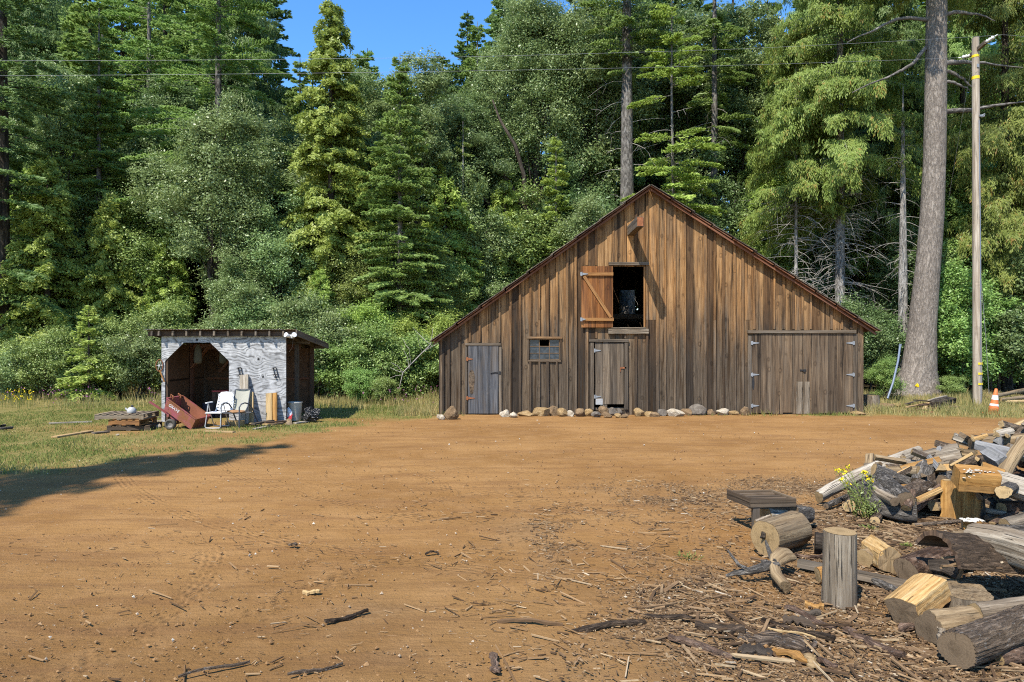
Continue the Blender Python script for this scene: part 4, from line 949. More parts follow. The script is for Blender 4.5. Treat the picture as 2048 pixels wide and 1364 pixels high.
# bucket with bags in it
b = np.array([(590-U0)/F*18.0, 18.0, 0]); bk = thing('bucket', 'tall dirty white bucket inside the open right side of the shed', 'bucket', b)
m = MB(); m.lathe(b, [(.001, .01), (.15, .01), (.155, .03), (.18, .47), (.19, .48), (.19, .5), (.178, .5), (.15, .06)], 24); m.build('body', MAT_BUCKET, bk)
m = MB(); lump(m, b+[-.1, -.23, .19], (.12, .1, .2), 3, 2, .3, smooth=False); tag(m.build('plastic_bag', MAT_BAGWHITE, None, b+[-.1, -.23, 0]), 'crumpled white plastic bag leaning on the bucket', 'bag')
m = MB(); m.prism([b+[-.2, -.32, .02], b+[.0, -.34, .0], b+[.04, -.34, .2]], (0, .03, .02), .3); tag(m.build('red_scrap', MAT_REDPLASTIC, None, b+[-.1, -.33, 0]), 'red plastic scrap on the ground before the bucket', 'scrap')
p = np.array([(619-U0)/F*17.75, 17.75, .15]); m = MB()
lump(m, p, (.24, .2, .19), 41, 4, .38, smooth=False); lump(m, p+[.12, -.03, -.04], (.17, .17, .11), 44, 3, .4); lump(m, p+[-.05, .02, .14], (.1, .08, .07), 45, 3, .4)
tag(m.build('trash_bag', MAT_BLACKBAG, None, (p[0], p[1], 0)), 'shiny crumpled black plastic bag at the right side of the shed', 'bag')
# tub and red lid in the dark of the shed
m = MB(); q = np.array([(418-U0)/F*18.8, 18.8, 0]); m.lathe(q, [(.001, .02), (.16, .02), (.18, .4), (.19, .41), (.001, .40)], 18); tag(m.build('blue_tub', MAT_DARKPLASTIC, None, q), 'dark blue tub standing inside the shed behind the lawn chair', 'tub')
m = MB(); q = np.array([(446-U0)/F*19.0, 19.0, 0]); m.box(q+[0, 0, .35], (.45, .4, .7), .3); m.box(q+[0, -.01, .73], (.42, .44, .03), .4, mat=1); tag(m.build('cabinet', [MAT_DARKWOOD, MAT_REDPLASTIC], None, q), 'dark box with a dull red lid in the back of the shed', 'box')

# ---------------------------------------------------------------- red dump cart tipped on its nose
YC = 16.2; KC = YC/F
def cp(u, v, d=0.0): return np.array([(u-U0)*KC, YC+d, EYE-(v-V0)*KC])
A, B, Cc, D_ = cp(333.5, 797), cp(391.5, 839), cp(382, 859.5), cp(328, 820)    # near side: rim left, rim right, bottom right, bottom left
W = np.array([0, .78, 0])
cart = thing('dump_cart', 'faded red steel dump cart tipped forward in front of the shed doorway', 'cart', cp(355, 860, .4)*[1, 1, 0])
m = MB(); t = .012
nd = nrm(Cc-B); al = nrm(B-A)
def panel(m, p, n, mat=0): m.prism(p, np.asarray(n)*t, .5, mat)
panel(m, [A, B, Cc, D_], (0, 1, 0)); panel(m, [A+W, B+W, Cc+W, D_+W], (0, -1, 0))
tin = t*1.1
e = np.array([0, tin, 0])
panel(m, [D_+e, Cc+e, Cc+W-e, D_+W-e], -nd)                       # floor
panel(m, [B+e, Cc+e, Cc+W-e, B+W-e], -al)                        # nose
panel(m, [A+e, D_+e, D_+W-e, A+W-e], al)                         # tail
m.build('tub', MAT_RUSTRED, cart)
m = MB(); e2 = np.array([0, tin+.002, 0]); i2 = al*.016; 
panel(m, [A+W-e2*1.0+i2, B+W-e2-i2, Cc+W-e2-i2-nd*.02, D_+W-e2+i2-nd*.02], (0, -.35, 0)); panel(m, [D_+e2+i2-nd*.016, Cc+e2-i2-nd*.016, Cc+W-e2*2-i2-nd*.016, D_+W-e2*2+i2-nd*.016], -nd*.35)
m.build('tub_lining', MAT_RUSTINSIDE, cart)
m = MB()
for p, q in ((A, B), (A+W, B+W), (B, B+W), (A, A+W)): m.bar(p-nd*.008, q-nd*.008, .035, .02, -nd, .4)
m.bar(cp(337, 818), cp(331, 809), .02, .012, (0, 1, 0)); m.build('rim', MAT_RUSTRED, cart)
for k in (.25, .72):
    m = MB(); c = A+W*k; 
    m.tube([c-nd*.0, c-nd*.07-al*.03, c-nd*.07+al*.04, c-nd*.0+al*.06], .014, 6); m.tube([c+[0, .05, 0], c-nd*.06+[0, .07, 0]], .012, 6); m.build('rusty_clip', MAT_RUST, cart)
# tongue
m = MB(); mid = W*.5; tg0, tg1, tg2 = cp(345, 839)+mid*.25, cp(333, 829)+mid*.25, cp(298, 803.5)+mid*.05
m.bar(tg0, tg1, .05, .07, (0, 1, 0), .4); m.bar(tg1, tg2, .04, .05, (0, 1, 0), .4); m.bar(cp(336, 826)+mid*.2, cp(333, 834)+mid*.2, .05, .08, (0, 1, 0), .4); m.bar(cp(340, 835)+mid*.25, cp(352, 841)+mid*.25, .05, .06, (0, 1, 0), .4); m.build('tongue', MAT_RUSTRED, cart)
wc = cp(343, 849.5, -.02); wr = .128
m = MB(); m.tube([wc+[0, -.02, 0], wc+W+[0, .02, 0]], .018, 8); m.bar(cp(347, 848, .18), cp(352, 838, .18), .04, .03, (0, 1, 0)); m.bar(cp(347, 848, .6), cp(352, 838, .6), .04, .03, (0, 1, 0)); m.build('axle', MAT_RUST, cart)
for k in (0, 1):
    c = wc+W*k+[0, -.03 if k == 0 else .03, 0]; R_ = rotx(math.pi/2)
    c[2] = wr-.004
    wheel = MB(); wheel.lathe(c, [(.075, -.05), (.1, -.058), (.122, -.045), (.13, -.02), (.13, .02), (.122, .045), (.1, .058), (.075, .05), (.075, -.05)], 28, R_); ty = wheel.build('wheel', MAT_TYRE, cart)
    m = MB(); m.lathe(c, [(.001, -.03), (.03, -.035), (.03, -.018), (.06, -.012), (.076, -.04), (.076, .04), (.06, .012), (.001, .03)], 20, R_); m.build('hub', MAT_RIM, ty, cart.location)
fc = bpy.data.curves.new('lettering', 'FONT'); fc.body = 'GRAVE'; fc.size = .095; fc.extrude = .001; fc.space_character = 1.0
to = bpy.data.objects.new('lettering_source', fc); COL.objects.link(to)
me = bpy.data.meshes.new_from_object(to.evaluated_get(bpy.context.evaluated_depsgraph_get()))
bpy.data.objects.remove(to); me.materials.append(MAT_WHITE); me.name = 'lettering'
lo = bpy.data.objects.new('lettering', me); COL.objects.link(lo); lo.parent = cart
start = A*.86+D_*.14+al*.1+nd*.085+np.array([0, -.004, 0])
up = nrm(-nd+al*np.dot(nd, al)); nr = np.cross(al, up)
lo.matrix_local = Matrix(((al[0], up[0], nr[0], start[0]-cart.location[0]), (al[1], up[1], nr[1], start[1]-cart.location[1]), (al[2], up[2], nr[2], start[2]-cart.location[2]), (0, 0, 0, 1)))

# ---------------------------------------------------------------- two chairs
def chair_base(u, v, off=0): return G(u, v, 0)
YW = 16.3; KW = YW/F
def wp(u, v, d=0.0): return np.array([(u-U0)/F*(YW+d), YW+d, EYE-(v-V0)/F*(YW+d)])
ch = thing('lawn_chair', 'folding lawn chair with white woven webbing beside the red cart', 'chair', wp(430, 858)*[1, 1, 0])
x0, x1 = wp(410, 0)[0], wp(441, 0)[0]; xm = (x0+x1)/2
zs = .37; yb = YW+.5
m = MB(); r_ = .0125
for x in (x0, x1):
    m.tube([(x+.02*(1 if x == x0 else -1), YW-.0, .015), (x, YW, .06), (x+.02*(1 if x == x0 else -1), YW+.06, .36), (x+.03*(1 if x == x0 else -1), YW+.1, .6)], r_, 8)
    m.tube([(x, YW+.5, .012), (x, YW+.3, .33), (x, YW+.16, .6)], r_, 8)
m.tube([(x0+.02, YW, .015), (xm, YW, .012), (x1-.02, YW, .015)], r_, 8); m.tube([(x0, YW+.5, .012), (x1, YW+.5, .012)], r_, 8)
m.build('leg_frame', MAT_ALU, ch)
m = MB(); bx0, bx1 = x0+.11, x1+.12
m.tube([(bx0-.02, YW+.38, zs), (bx0, YW+.46, .6), (bx0+.02, YW+.5, .78), (bx0+.07, YW+.515, .83), ((bx0+bx1)/2, YW+.52, .84), (bx1-.07, YW+.515, .83), (bx1-.02, YW+.5, .78), (bx1, YW+.46, .6), (bx1+.0, YW+.38, zs)], r_, 8)
m.tube([(x0, YW+.02, zs), (x0+.02, YW+.38, zs)], r_, 8); m.tube([(x1, YW+.02, zs), (x1, YW+.4, zs)], r_, 8); m.tube([(x0, YW+.02, zs), (x1, YW+.02, zs)], r_, 8); m.build('seat_frame', MAT_WHITE, ch)
m = MB()
for i in range(5):
    x = bx0+.075+(bx1-bx0-.15)*i/4; m.bar((x, YW+.39, zs+.03), (x-.0, YW+.515, .83), .055, .004, (0, -1, 0), .4)
for i in range(6):
    z = .44+i*.067; y = YW+.40+.09*(i/5); m.bar((bx0+.005, y-.004, z), (bx1-.005, y-.004, z), .05, .004, (0, -1, 0), .6)
m.build('back_webbing', MAT_WEB, ch)
m = MB()
for i in range(5): y = YW+.06+.07*i; m.bar((x0+.01, y, zs+.006), (x1-.01, y, zs+.006), .055, .004, (0, 0, 1), .4)
for i in range(5): x = x0+.05+(x1-x0-.1)*i/4; m.bar((x, YW+.02, zs+.011), (x+.03, YW+.38, zs+.011), .05, .004, (0, 0, 1), .4)
m.build('seat_webbing', MAT_WEB, ch)
for x in (x0, x1): m = MB(); m.box((x+.03, YW+.15, .615), (.05, .32, .022), .4); m.build('armrest', MAT_WHITE, ch)
# grey sling chair
YD = 16.38; 
def dp(u, v, d=0.0): return np.array([(u-U0)/F*(YD+d), YD+d, EYE-(v-V0)/F*(YD+d)])
c2 = thing('patio_chair', 'dark slate tube patio chair with a grey-green sling back', 'chair', dp(462, 857)*[1, 1, 0])
a0, a1 = dp(442, 0)[0], dp(478.5, 0)[0]; r_ = .017
for x, s_ in ((a0, 0), (a1, .06)):
    m = MB(); m.tube([(x, YD, .0), (x, YD, .5), (x+.015+s_*.2, YD+.05, .575), (x+.05+s_*.5, YD+.14, .6), (x+.09+s_, YD+.26, .56), (x+.12+s_, YD+.33, .46), (x+.14+s_*1.2, YD+.45, .25), (x+.17+s_*1.5, YD+.6, .0)], r_, 8); m.build('arm_leg', MAT_SLATEFRAME, c2)
m = MB(); q0, q1 = dp(465, 0, .4)[0], dp(495, 0, .4)[0]
for x in (q0, q1): m.tube([(x-.08, YD+.02, .37), (x-.03, YD+.33, .36), (x, YD+.42, .5), (x+.015, YD+.56, .9)], .013, 8)
m.tube([(a0, YD+.03, .36), (a1, YD+.03, .36)], .013, 8); m.tube([(q0+.015, YD+.56, .9), (q1+.015, YD+.56, .9)], .013, 8); m.tube([(a0+.12, YD+.34, .35), (a1+.16, YD+.34, .35)], .013, 8); m.build('seat_frame', MAT_SLATEFRAME, c2)
m = MB(); n = 8
prof = [(YD+.36, .40), (YD+.42, .5), (YD+.465, .62), (YD+.50, .72), (YD+.54, .84), (YD+.565, .91)]
V = []; 
for k, (y, z) in enumerate(prof):
    for j in range(n+1): s_ = j/n; V.append((q0+(q1-q0)*s_+.015*k/5, y+.035*math.sin(s_*math.pi), z))
V = np.array(V); Vb = V+[0, .006, 0]; N_ = len(V)
i = np.arange(len(prof)-1)[:, None]*(n+1); j = np.arange(n)[None]; qf = np.stack([i+j, i+j+1, i+n+2+j, i+n+1+j], -1).reshape(-1, 4)
m.add(np.concatenate([V, Vb]), [np.concatenate([qf, qf[:, ::-1]+N_])], None, .4, 0, True); m.build('sling_back', MAT_SLING, c2)
m = MB(); lump(m, ((a0+a1)/2+.05, YD+.2, .385), (.24, .19, .04), 9, 3, .1, smooth=True); m.build('cushion', MAT_CUSHION, c2)

# ---------------------------------------------------------------- pallets with a kettle, loose boards in the grass
def pallet(c, a, L, Wd, lab, z0, mat, slats=6, seed=0):
    t_ = thing('pallet', lab, 'pallet', (c[0], c[1], z0), 'pallets stacked in the grass'); R_ = rotz(a); r = random.Random(seed)
    def T(x, y, z): return R_@np.array([x, y, z])+np.array([c[0], c[1], z0])
    for y in (-Wd/2+.03, 0, Wd/2-.03):
        m = MB(); m.box(T(0, y, .065), (L, .045, .085), r.random(), R_, grain=0); m.build('runner', mat, t_)
    for i in range(slats):
        m = MB(); x = -L/2+.05+(L-.1)*i/(slats-1); m.box(T(x, 0, .119), (.1, Wd, .02), r.random(), R_, grain=1); m.build('deck_slat', mat, t_)
    for x in (-L/2+.05, 0, L/2-.05):
        m = MB(); m.box(T(x, 0, .011), (.1, Wd, .02), r.random(), R_, grain=1); m.build('base_slat', mat, t_)
    return t_
pc = G(252, 862, 0)
pallet(pc+[.02, .35, 0], .12, .95, .75, 'broken dark pallet at the bottom of the stack', .0, MAT_DOORWOOD, 5, 1)
pallet(pc+[.0, .3, 0], -.08, .75, .7, 'small brown pallet in the middle of the stack', .135, MAT_TAN, 5, 2)
pallet(pc+[-.16, .35, 0], .06, 1.1, .8, 'weathered grey pallet on top, under the kettle', .268, MAT_PALLET, 7, 3)
kc = np.array([pc[0]+.02, pc[1]+.2, .4]); kt = thing('kettle', 'grey enamel kettle with a black knob on the pallet stack', 'kettle', kc)
m = MB(); m.lathe(kc, [(.001, .0), (.09, .0), (.1, .02), (.098, .08), (.06, .13), (.035, .14), (.001, .142)], 20); m.build('body', MAT_CERAMIC, kt)
m = MB(); m.tube([kc+[-.07, 0, .06], kc+[-.12, -.01, .09], kc+[-.14, -.01, .12]], [.03, .022, .018], 8); m.build('spout', MAT_CERAMIC, kt)
m = MB(); lump(m, kc+[.01, 0, .165], (.035, .035, .03), 4, 2, .1); m.build('knob', MAT_IRON, kt)
for (u0, v0, u1, v1, w, mat, lab) in ((108, 874, 182, 862, .15, MAT_PALE, 'yellowish board lying in the grass left of the pallet stack'), (186, 866, 216, 863, .16, MAT_GREYWOOD, 'short grey board end lying before the pallet stack'),
        (98, 846.5, 184, 843, .09, MAT_WHITEWOOD, 'long white strip lying in the grass behind the pallets'), (272, 842, 324, 841.5, .08, MAT_WHITEWOOD, 'white strip lying between the pallets and the shed'),
        (292, 836.5, 322, 834.5, .07, MAT_WHITEWOOD, 'uppermost white strip by the left shed corner'), (262, 837, 295, 834, .2, MAT_DARKWOOD, 'dark plank end behind the kettle')):
    m = MB(); m.bar(G(u0, v0, .02), G(u1, v1, .02), w, .03, (0, 0, 1), rng.random()); tag(m.build('loose_board', mat, None, G((u0+u1)/2, (v0+v1)/2)), lab, 'board')
for u, v, w, mat, lab in ((315, 857, .22, 'white', 'pale concrete lump under the left shed post'), (236, 871, .08, 'white', 'small white stone in the grass before the pallets')):
    m = MB(); p = G(u, v); lump(m, p+[0, 0, w*.2], (w*.6, w*.4, w*.3), 7, 2, .2); tag(m.build('stone', MAT_ROCK[mat], None, p), lab, 'stone')
for (u0, v0, u1, v1, lab) in ((-10, 858, 25, 855, 'grey branch lying at the far left edge of the grass'), (-5, 853, 10, 850.5, 'short stick lying behind the grey branch at the far left')):
    m = MB(); m.tube([G(u0, v0, .03), (G(u0, v0, .05)+G(u1, v1, .05))/2, G(u1, v1, .03)], .03, 8, rough=.1); tag(m.build('branch', MAT_BARK_GREY, None, G(u0, v0)), lab, 'branch')
# ================================================================ firewood
PILE = 'firewood in the woodpile'
def log(lab, p0, p1, r0, r1=None, mat=None, end=None, seed=0, bend=0.0, bendz=0.0, cat='log', sides=22, rough=.085, ridge=.045, pts=None, squash=1.0, name='log', group=PILE, ends=(1, 1)):
    mat = mat or MAT_BARK_LOG; end = end or MAT_END; r1 = r0 if r1 is None else r1
    p0 = np.asarray(p0, float); p1 = np.asarray(p1, float)
    if pts is None:
        t = np.linspace(0, 1, 11)[:, None]; d = p1-p0; s_ = nrm(np.cross(d, [0, 0, 1.0])); L = np.linalg.norm(d)
        pts = p0+d*t+s_*bend*L*np.sin(t*np.pi)+np.array([0, 0, 1.0])*bendz*L*np.sin(t*np.pi)
        rs = (r0+(r1-r0)*t[:, 0])
    else:
        pts = np.asarray(pts, float); n = len(pts); t = np.linspace(0, 1, n); tt = np.linspace(0, 1, 14)
        pts = np.stack([np.interp(tt, t, pts[:, k]) for k in range(3)], 1)
        for _ in range(2): pts[1:-1] = (pts[:-2]+pts[1:-1]*2+pts[2:])/4
        rs = np.interp(tt, [0, 1], [r0, r1])
    c = pts.mean(0); m = MB(); rings = m.tube(pts, rs, sides, cap=True, rough=rough, ridge=ridge, seed=seed, rnd=random.Random(seed+5).random(), squash=squash)
    o = tag(m.build(name, mat, None, c), lab, cat, group)
    T0 = nrm(pts[0]-pts[1]); T1 = nrm(pts[-1]-pts[-2])
    for k, (rg, T) in enumerate(((rings[0], T0), (rings[1], T1))):
        if ends[k]:
            m = MB(); cc = rg.mean(0); m.disc(cc+(rg-cc)*.965+T*.004, T, random.Random(seed+k).random(), 0, .004, seed); m.build('cut_end', end, o, c)
    return o
def split(lab, p0, p1, wd, ht, mat, end=None, roll=0.0, seed=0, shape=None, cat='split log', name='split_log', group=PILE, taper=1.0, bark=None):
    """a length of split firewood: irregular wedge section between two points"""
    p0 = np.asarray(p0, float); p1 = np.asarray(p1, float); d = nrm(p1-p0)
    x = np.cross(d, [0, 0, 1.0]); x = nrm(x) if np.linalg.norm(x) > .1 else np.array([1.0, 0, 0]); y = np.cross(x, d)
    c_, s_ = math.cos(roll), math.sin(roll); x, y = x*c_+y*s_, y*c_-x*s_
    r = np.random.RandomState(seed)
    sh = shape or [(-.5, -.42), (.1, -.5), (.5, -.3), (.46, .3), (.1, .5), (-.45, .36)]
    n = 9; k = len(sh)
    # subdivide section outline
    out = []
    for i in range(k):
        a, b = np.array(sh[i]), np.array(sh[(i+1) % k]); out += [a, a*.67+b*.33, a*.33+b*.67]
    out = np.array(out); K = len(out); V = []; lc = []; L = np.linalg.norm(p1-p0); rnd = r.rand(); off = np.array([rnd*37.1, rnd*11.7, rnd*23.3])
    jit = r.randn(K, 2)*.025
    for i in range(n):
        t = i/(n-1); q = (out+jit+r.randn(K, 2)*.012)*np.array([wd, ht])*(1+(taper-1)*t)
        e = (r.randn(K)*.005*L+0)*(i in (0, n-1))
        V.append(p0+d*(L*t)+np.outer(e, d)+np.outer(q[:, 0], x)+np.outer(q[:, 1], y)); lc.append(np.stack([q[:, 0], q[:, 1], np.full(K, L*t)], 1)+off)
    V = np.concatenate(V); lc = np.concatenate(lc); j = np.arange(K); j2 = (j+1) % K; i = np.arange(n-1)[:, None]*K
    q = np.stack([i+j, i+j2, i+K+j2, i+K+j], -1).reshape(-1, 4)
    A = out; area = sum(A[a][0]*A[(a+1) % K][1]-A[(a+1) % K][0]*A[a][1] for a in range(K))
    if np.dot(np.cross(x, y), d)*area < 0: q = q[:, ::-1]
    c = (p0+p1)/2; m = MB()
    if bark is not None:          # the outside of the wedge keeps its bark
        bm_ = np.tile((j >= K*bark[0]) & (j < K*bark[1]), n-1); m.add(V, q[~bm_], lc, rnd, 0); m.add(V, q[bm_], lc, rnd, 1)
    else: m.add(V, q, lc, rnd, 0)
    m.add(V[:K], [j[::-1][None]], lc[:K], rnd); m.add(V[-K:], [j[None]], lc[-K:], rnd)
    o = tag(m.build(name, [mat, MAT_BARK_LOG], None, c), lab, cat, group)
    for T, rg in ((-d, V[:K]), (d, V[-K:])):
        m = MB(); cc = rg.mean(0); m.disc(cc+(rg-cc)*.96+T*.004, T, r.rand(), 0, .002, seed); m.build('cut_end', end or MAT_END, o, c)
    return o
WED = [(-.5, -.5), (.5, -.4), (.42, .1), (.0, .5)]             # triangular wedge
BLK = [(-.5, -.5), (.5, -.46), (.48, .5), (-.46, .46)]         # squared block

# ---------- foreground, front to back
log('dark furrowed bark log at the lower right corner, nearest the camera', G(1914, 1300, .115), G(2080, 1240, .135), .118, .125, MAT_BARK_LOG, MAT_END_DARK, 1, rough=.06, ridge=.06, sides=64)
log('grey knobby-ended log just behind the dark furrowed corner log', G(1858, 1256, .10), G(1985, 1236, .12), .115, .085, MAT_TANLOG, MAT_END_DARK, 2, rough=.12, sides=28)
log('smooth grey limb lying above the dark furrowed corner log', G(1950, 1228, .17), G(2090, 1212, .20), .075, .085, MAT_GREYLOG, MAT_END, 3, rough=.06)
m = MB()
for i in range(14): lump(m, G(1893+rng.uniform(-14, 14), 1268+rng.uniform(-12, 12), .13), (rng.uniform(.015, .035),)*3, 300+i, 2, .35)
tag(m.build('bark_burr', MAT_GREYLOG, None, G(1893, 1268, .13)), 'crumbly silver burr on the end of the knobby grey log', 'burr')
split('bright yellow split log with cracks, left of the flat round stump', G(1806, 1222, .11), G(1868, 1172, .21), .235, .2, MAT_SPLIT, MAT_END_DARK, .35, 4, [(-.5, -.5), (.4, -.5), (.5, .2), (.1, .5), (-.45, .4)])
c = G(1940, 1210, .1); o = thing('stump', 'wide flat grey-brown stump between the bright split log and bark slab', 'stump', c*[1, 1, 0], PILE)
m = MB(); pts = [c*[1, 1, 0]+[0, .15, z] for z in (-.02, .06, .12, .175)]; rg = m.tube(pts, [.27, .262, .26, .262], 44, rough=.07, ridge=.015, seed=5, squash=.82)[1]; m.build('side', MAT_GREYLOG, o)
m = MB(); m.disc(rg*[1, 1, 1]+[0, 0, .003], (0, 0, 1), .4, 0, .004, 3); m.build('cut_end', MAT_TANLOG, o)
# shaggy bark slab arching over the stump
def slab(lab, p0, p1, r, a0, a1, th, mat_out, mat_in, seed, group=PILE, cat='bark slab', name='bark_slab', up=(0, 0, 1)):
    p0 = np.asarray(p0, float); p1 = np.asarray(p1, float); d = nrm(p1-p0); x = nrm(np.cross(d, up)); y = np.cross(x, d); rr = np.random.RandomState(seed)
    n, k = 16, 18; th_ = np.linspace(a0, a1, k); out = []; inn = []; lc = []
    L = np.linalg.norm(p1-p0)
    for i in range(n):
        t = i/(n-1); c = p0+(p1-p0)*t
        ro = r*(1+.02*rr.randn(k)); e = rr.randn(k)*.006*(i in (0, n-1))
        out.append(c+np.outer(ro*np.cos(th_), x)+np.outer(ro*np.sin(th_), y)+np.outer(e, d)); inn.append(c+np.outer((r-th)*np.cos(th_), x)+np.outer((r-th)*np.sin(th_), y)+np.outer(e, d))
        lc.append(np.stack([r*np.cos(th_), r*np.sin(th_), np.full(k, L*t)], 1))
    O = np.concatenate(out); I = np.concatenate(inn); LC = np.concatenate(lc); N_ = n*k
    i = np.arange(n-1)[:, None]*k; j = np.arange(k-1)[None]; q = np.stack([i+j, i+j+1, i+k+j+1, i+k+j], -1).reshape(-1, 4)
    m = MB(); m.add(O, q, LC, .5, 0); m.add(I, q[:, ::-1], LC, .5, 1)
    for e in ([np.arange(n)*k, 1], [np.arange(n)*k+k-1, 0], [np.arange(k), 0], [np.arange(k)+(n-1)*k, 1]):
        idx = e[0]; V = np.concatenate([O[idx], I[idx]]); w = len(idx); q2 = np.stack([np.arange(w-1), np.arange(1, w), w+np.arange(1, w), w+np.arange(w-1)], 1); m.add(V, q2 if e[1] else q2[:, ::-1], np.concatenate([LC[idx]]*2), .5, 1)
    return tag(m.build(name, [mat_out, mat_in], None, (p0+p1)/2), lab, cat, group)
slab('large shaggy brown bark slab arching over the flat stump', G(1868, 1140, .22), P(2100, 1160, 5.45), .30, rad(20), rad(150), .035, MAT_BARK_DEEP, MAT_DARKWOOD, 6)
for i in range(16):
    a = G(rng.uniform(1900, 2045), rng.uniform(1112, 1135), .32); d = np.array([rng.uniform(.05, .14), rng.uniform(-.06, .02), rng.uniform(-.02, .05)])
    if i == 0: m = MB()
    m.bar(a-d, a+d, .03, .012, (0, .2, 1), rng.random())
tag(m.build('bark_shreds', MAT_CHIP, None, a), 'torn bark shreds lying on the shaggy bark slab', 'bark shreds')['kind'] = 'stuff'
log('thick silver-grey log crossing at the right above the shaggy slab', G(1948, 1078, .42), G(2085, 1112, .44), .125, .15, MAT_GREYLOG, MAT_END_DARK, 7, rough=.07, bendz=.03, sides=28)
split('rough tan slab of split wood standing left of the thick silver-grey log', G(1872, 1102, .12), G(1955, 1086, .24), .08, .26, MAT_TANLOG, MAT_END, .3, 8, BLK)
log('pinkish-brown peeled log whose round cut end faces the grey plank', G(1812, 1142, .105), G(1945, 1096, .17), .108, .125, MAT_BARK_BROWN, MAT_END_DARK, 9, rough=.05, sides=28)
log('short dark knobbly branch resting against the pinkish-brown log', G(1862, 1132, .23), G(1920, 1145, .24), .035, .05, MAT_BARK_DARK, MAT_END_DARK, 10, rough=.2, bendz=.08)
log('slim brown log below the lower right corner log', G(1996, 1316, .035), G(2090, 1302, .04), .045, .05, MAT_BARK_BROWN, MAT_END, 11, rough=.08)
# upright stump and neighbours
b = G(1692, 1213, 0)+[0, .1, 0]
o = log('upright silver-grey log standing alone on end in the wood chips', b+[0, 0, -.01], b+[.004, .0, .545], .127, .122, MAT_GREYLOG, MAT_END, 12, rough=.025, ridge=.01, sides=36, name='upright_log')
split('orange rounded chunk peeping out left of the upright silver log', G(1636, 1150, .07), G(1668, 1146, .09), .15, .14, MAT_AMBERSPLIT, MAT_END_PALE, .2, 13)
m = MB(); m.bar(G(1598, 1126, .05), G(1838, 1174, .05), .1, .075, (0, .3, 1), .55); tag(m.build('grey_plank', MAT_GREYWOOD, None, G(1720, 1150)), 'long grey squared plank lying behind the upright silver log', 'plank', PILE)
log('smooth purple-grey stick lying under the grey plank', G(1738, 1158, .03), G(1800, 1184, .03), .04, .03, MAT_BARK_GREY, MAT_END_DARK, 14)
split('yellow-tan split block with flat face right of the upright silver log', G(1742, 1095, .1), G(1778, 1120, .12), .2, .22, MAT_SPLIT, MAT_TANLOG, .5, 15, [(-.5, -.4), (.2, -.5), (.5, .0), (.3, .5), (-.4, .45)])
log('small round tan log tucked before the yellow-tan split block', G(1728, 1117, .07), G(1752, 1112, .07), .085, .08, MAT_TANLOG, MAT_END, 16)
log('dark cracked bark chunk behind the upright silver log', G(1630, 1085, .1), G(1678, 1092, .09), .115, .1, MAT_BARK_DARK, MAT_END_DARK, 17, rough=.12)
# big log lying, tray table and its supports
p0 = G(1530, 1076, .165); log('thick peeled tan log lying with its hollow round end to the left', p0, p0+np.array([.425, .30, .01]), .162, .17, MAT_TANLOG, MAT_END, 18, rough=.035, ridge=.008, sides=36)
m = MB(); lump(m, p0+np.array([-.02, -.012, .03]), (.03, .02, .04), 5, 2, .4); tag(m.build('rotten_heart', MAT_BARK_DARK, None, p0), 'dark rotten heart in the end of the thick peeled tan log', 'knot', PILE)
ty = 7.35; tr = thing('wooden_tray', 'low slatted brown wooden tray standing on log ends behind the tan log', 'tray', P(1545, 1010, ty)*[1, 1, 0], None)
a = P(1500, 1012, ty-.12); b_ = P(1590, 1010, ty-.1); wv = np.array([-.10, .42, 0]); 
m = MB(); m.bar(a+[-.0, 0, .03], b_+[0, 0, .03], .025, .085, (0, 0, 1), .3); m.bar(a+wv+[0, 0, .03], b_+wv+[0, 0, .03], .025, .085, (0, 0, 1), .6); m.bar(a+[0, -.01, .035], a+wv+[0, .01, .035], .025, .1, (0, 0, 1), .8); m.bar(b_+[0, -.01, .03], b_+wv+[0, .01, .03], .025, .09, (0, 0, 1), .2); m.build('frame', MAT_DOORWOOD, tr)
for k in (.24, .5, .76):
    m = MB(); m.bar(a+wv*k+[.03, 0, .05], b_+wv*k+[-.03, 0, .05], .055, .018, (0, 0, 1)); m.build('slat', MAT_DOORWOOD, tr)
m = MB(); m.box(a+[.07, .03, -.13], (.07, .06, .27), .4); m.bar(a+[.02, .1, -.02], b_+[.12, .1, -.05], .04, .05, (0, 0, 1)); m.build('leg', MAT_GREYWOOD, tr)
log('white-barked split log under the slatted tray', P(1533, 1032, ty+.0), P(1592, 1028, ty+.12), .1, .1, MAT_WHITEWOOD, MAT_END, 19, rough=.1)
log('grey-brown log end right under the slatted tray', P(1585, 1028, ty-.05), P(1618, 1030, ty+.1), .085, .08, MAT_BARK_GREY, MAT_END_DARK, 20, rough=.1)
log('knobby pale root on the ground left of the white-barked log', P(1516, 1052, ty-.3), P(1545, 1040, ty-.25), .05, .045, MAT_GREYLOG, MAT_END, 21, rough=.25)
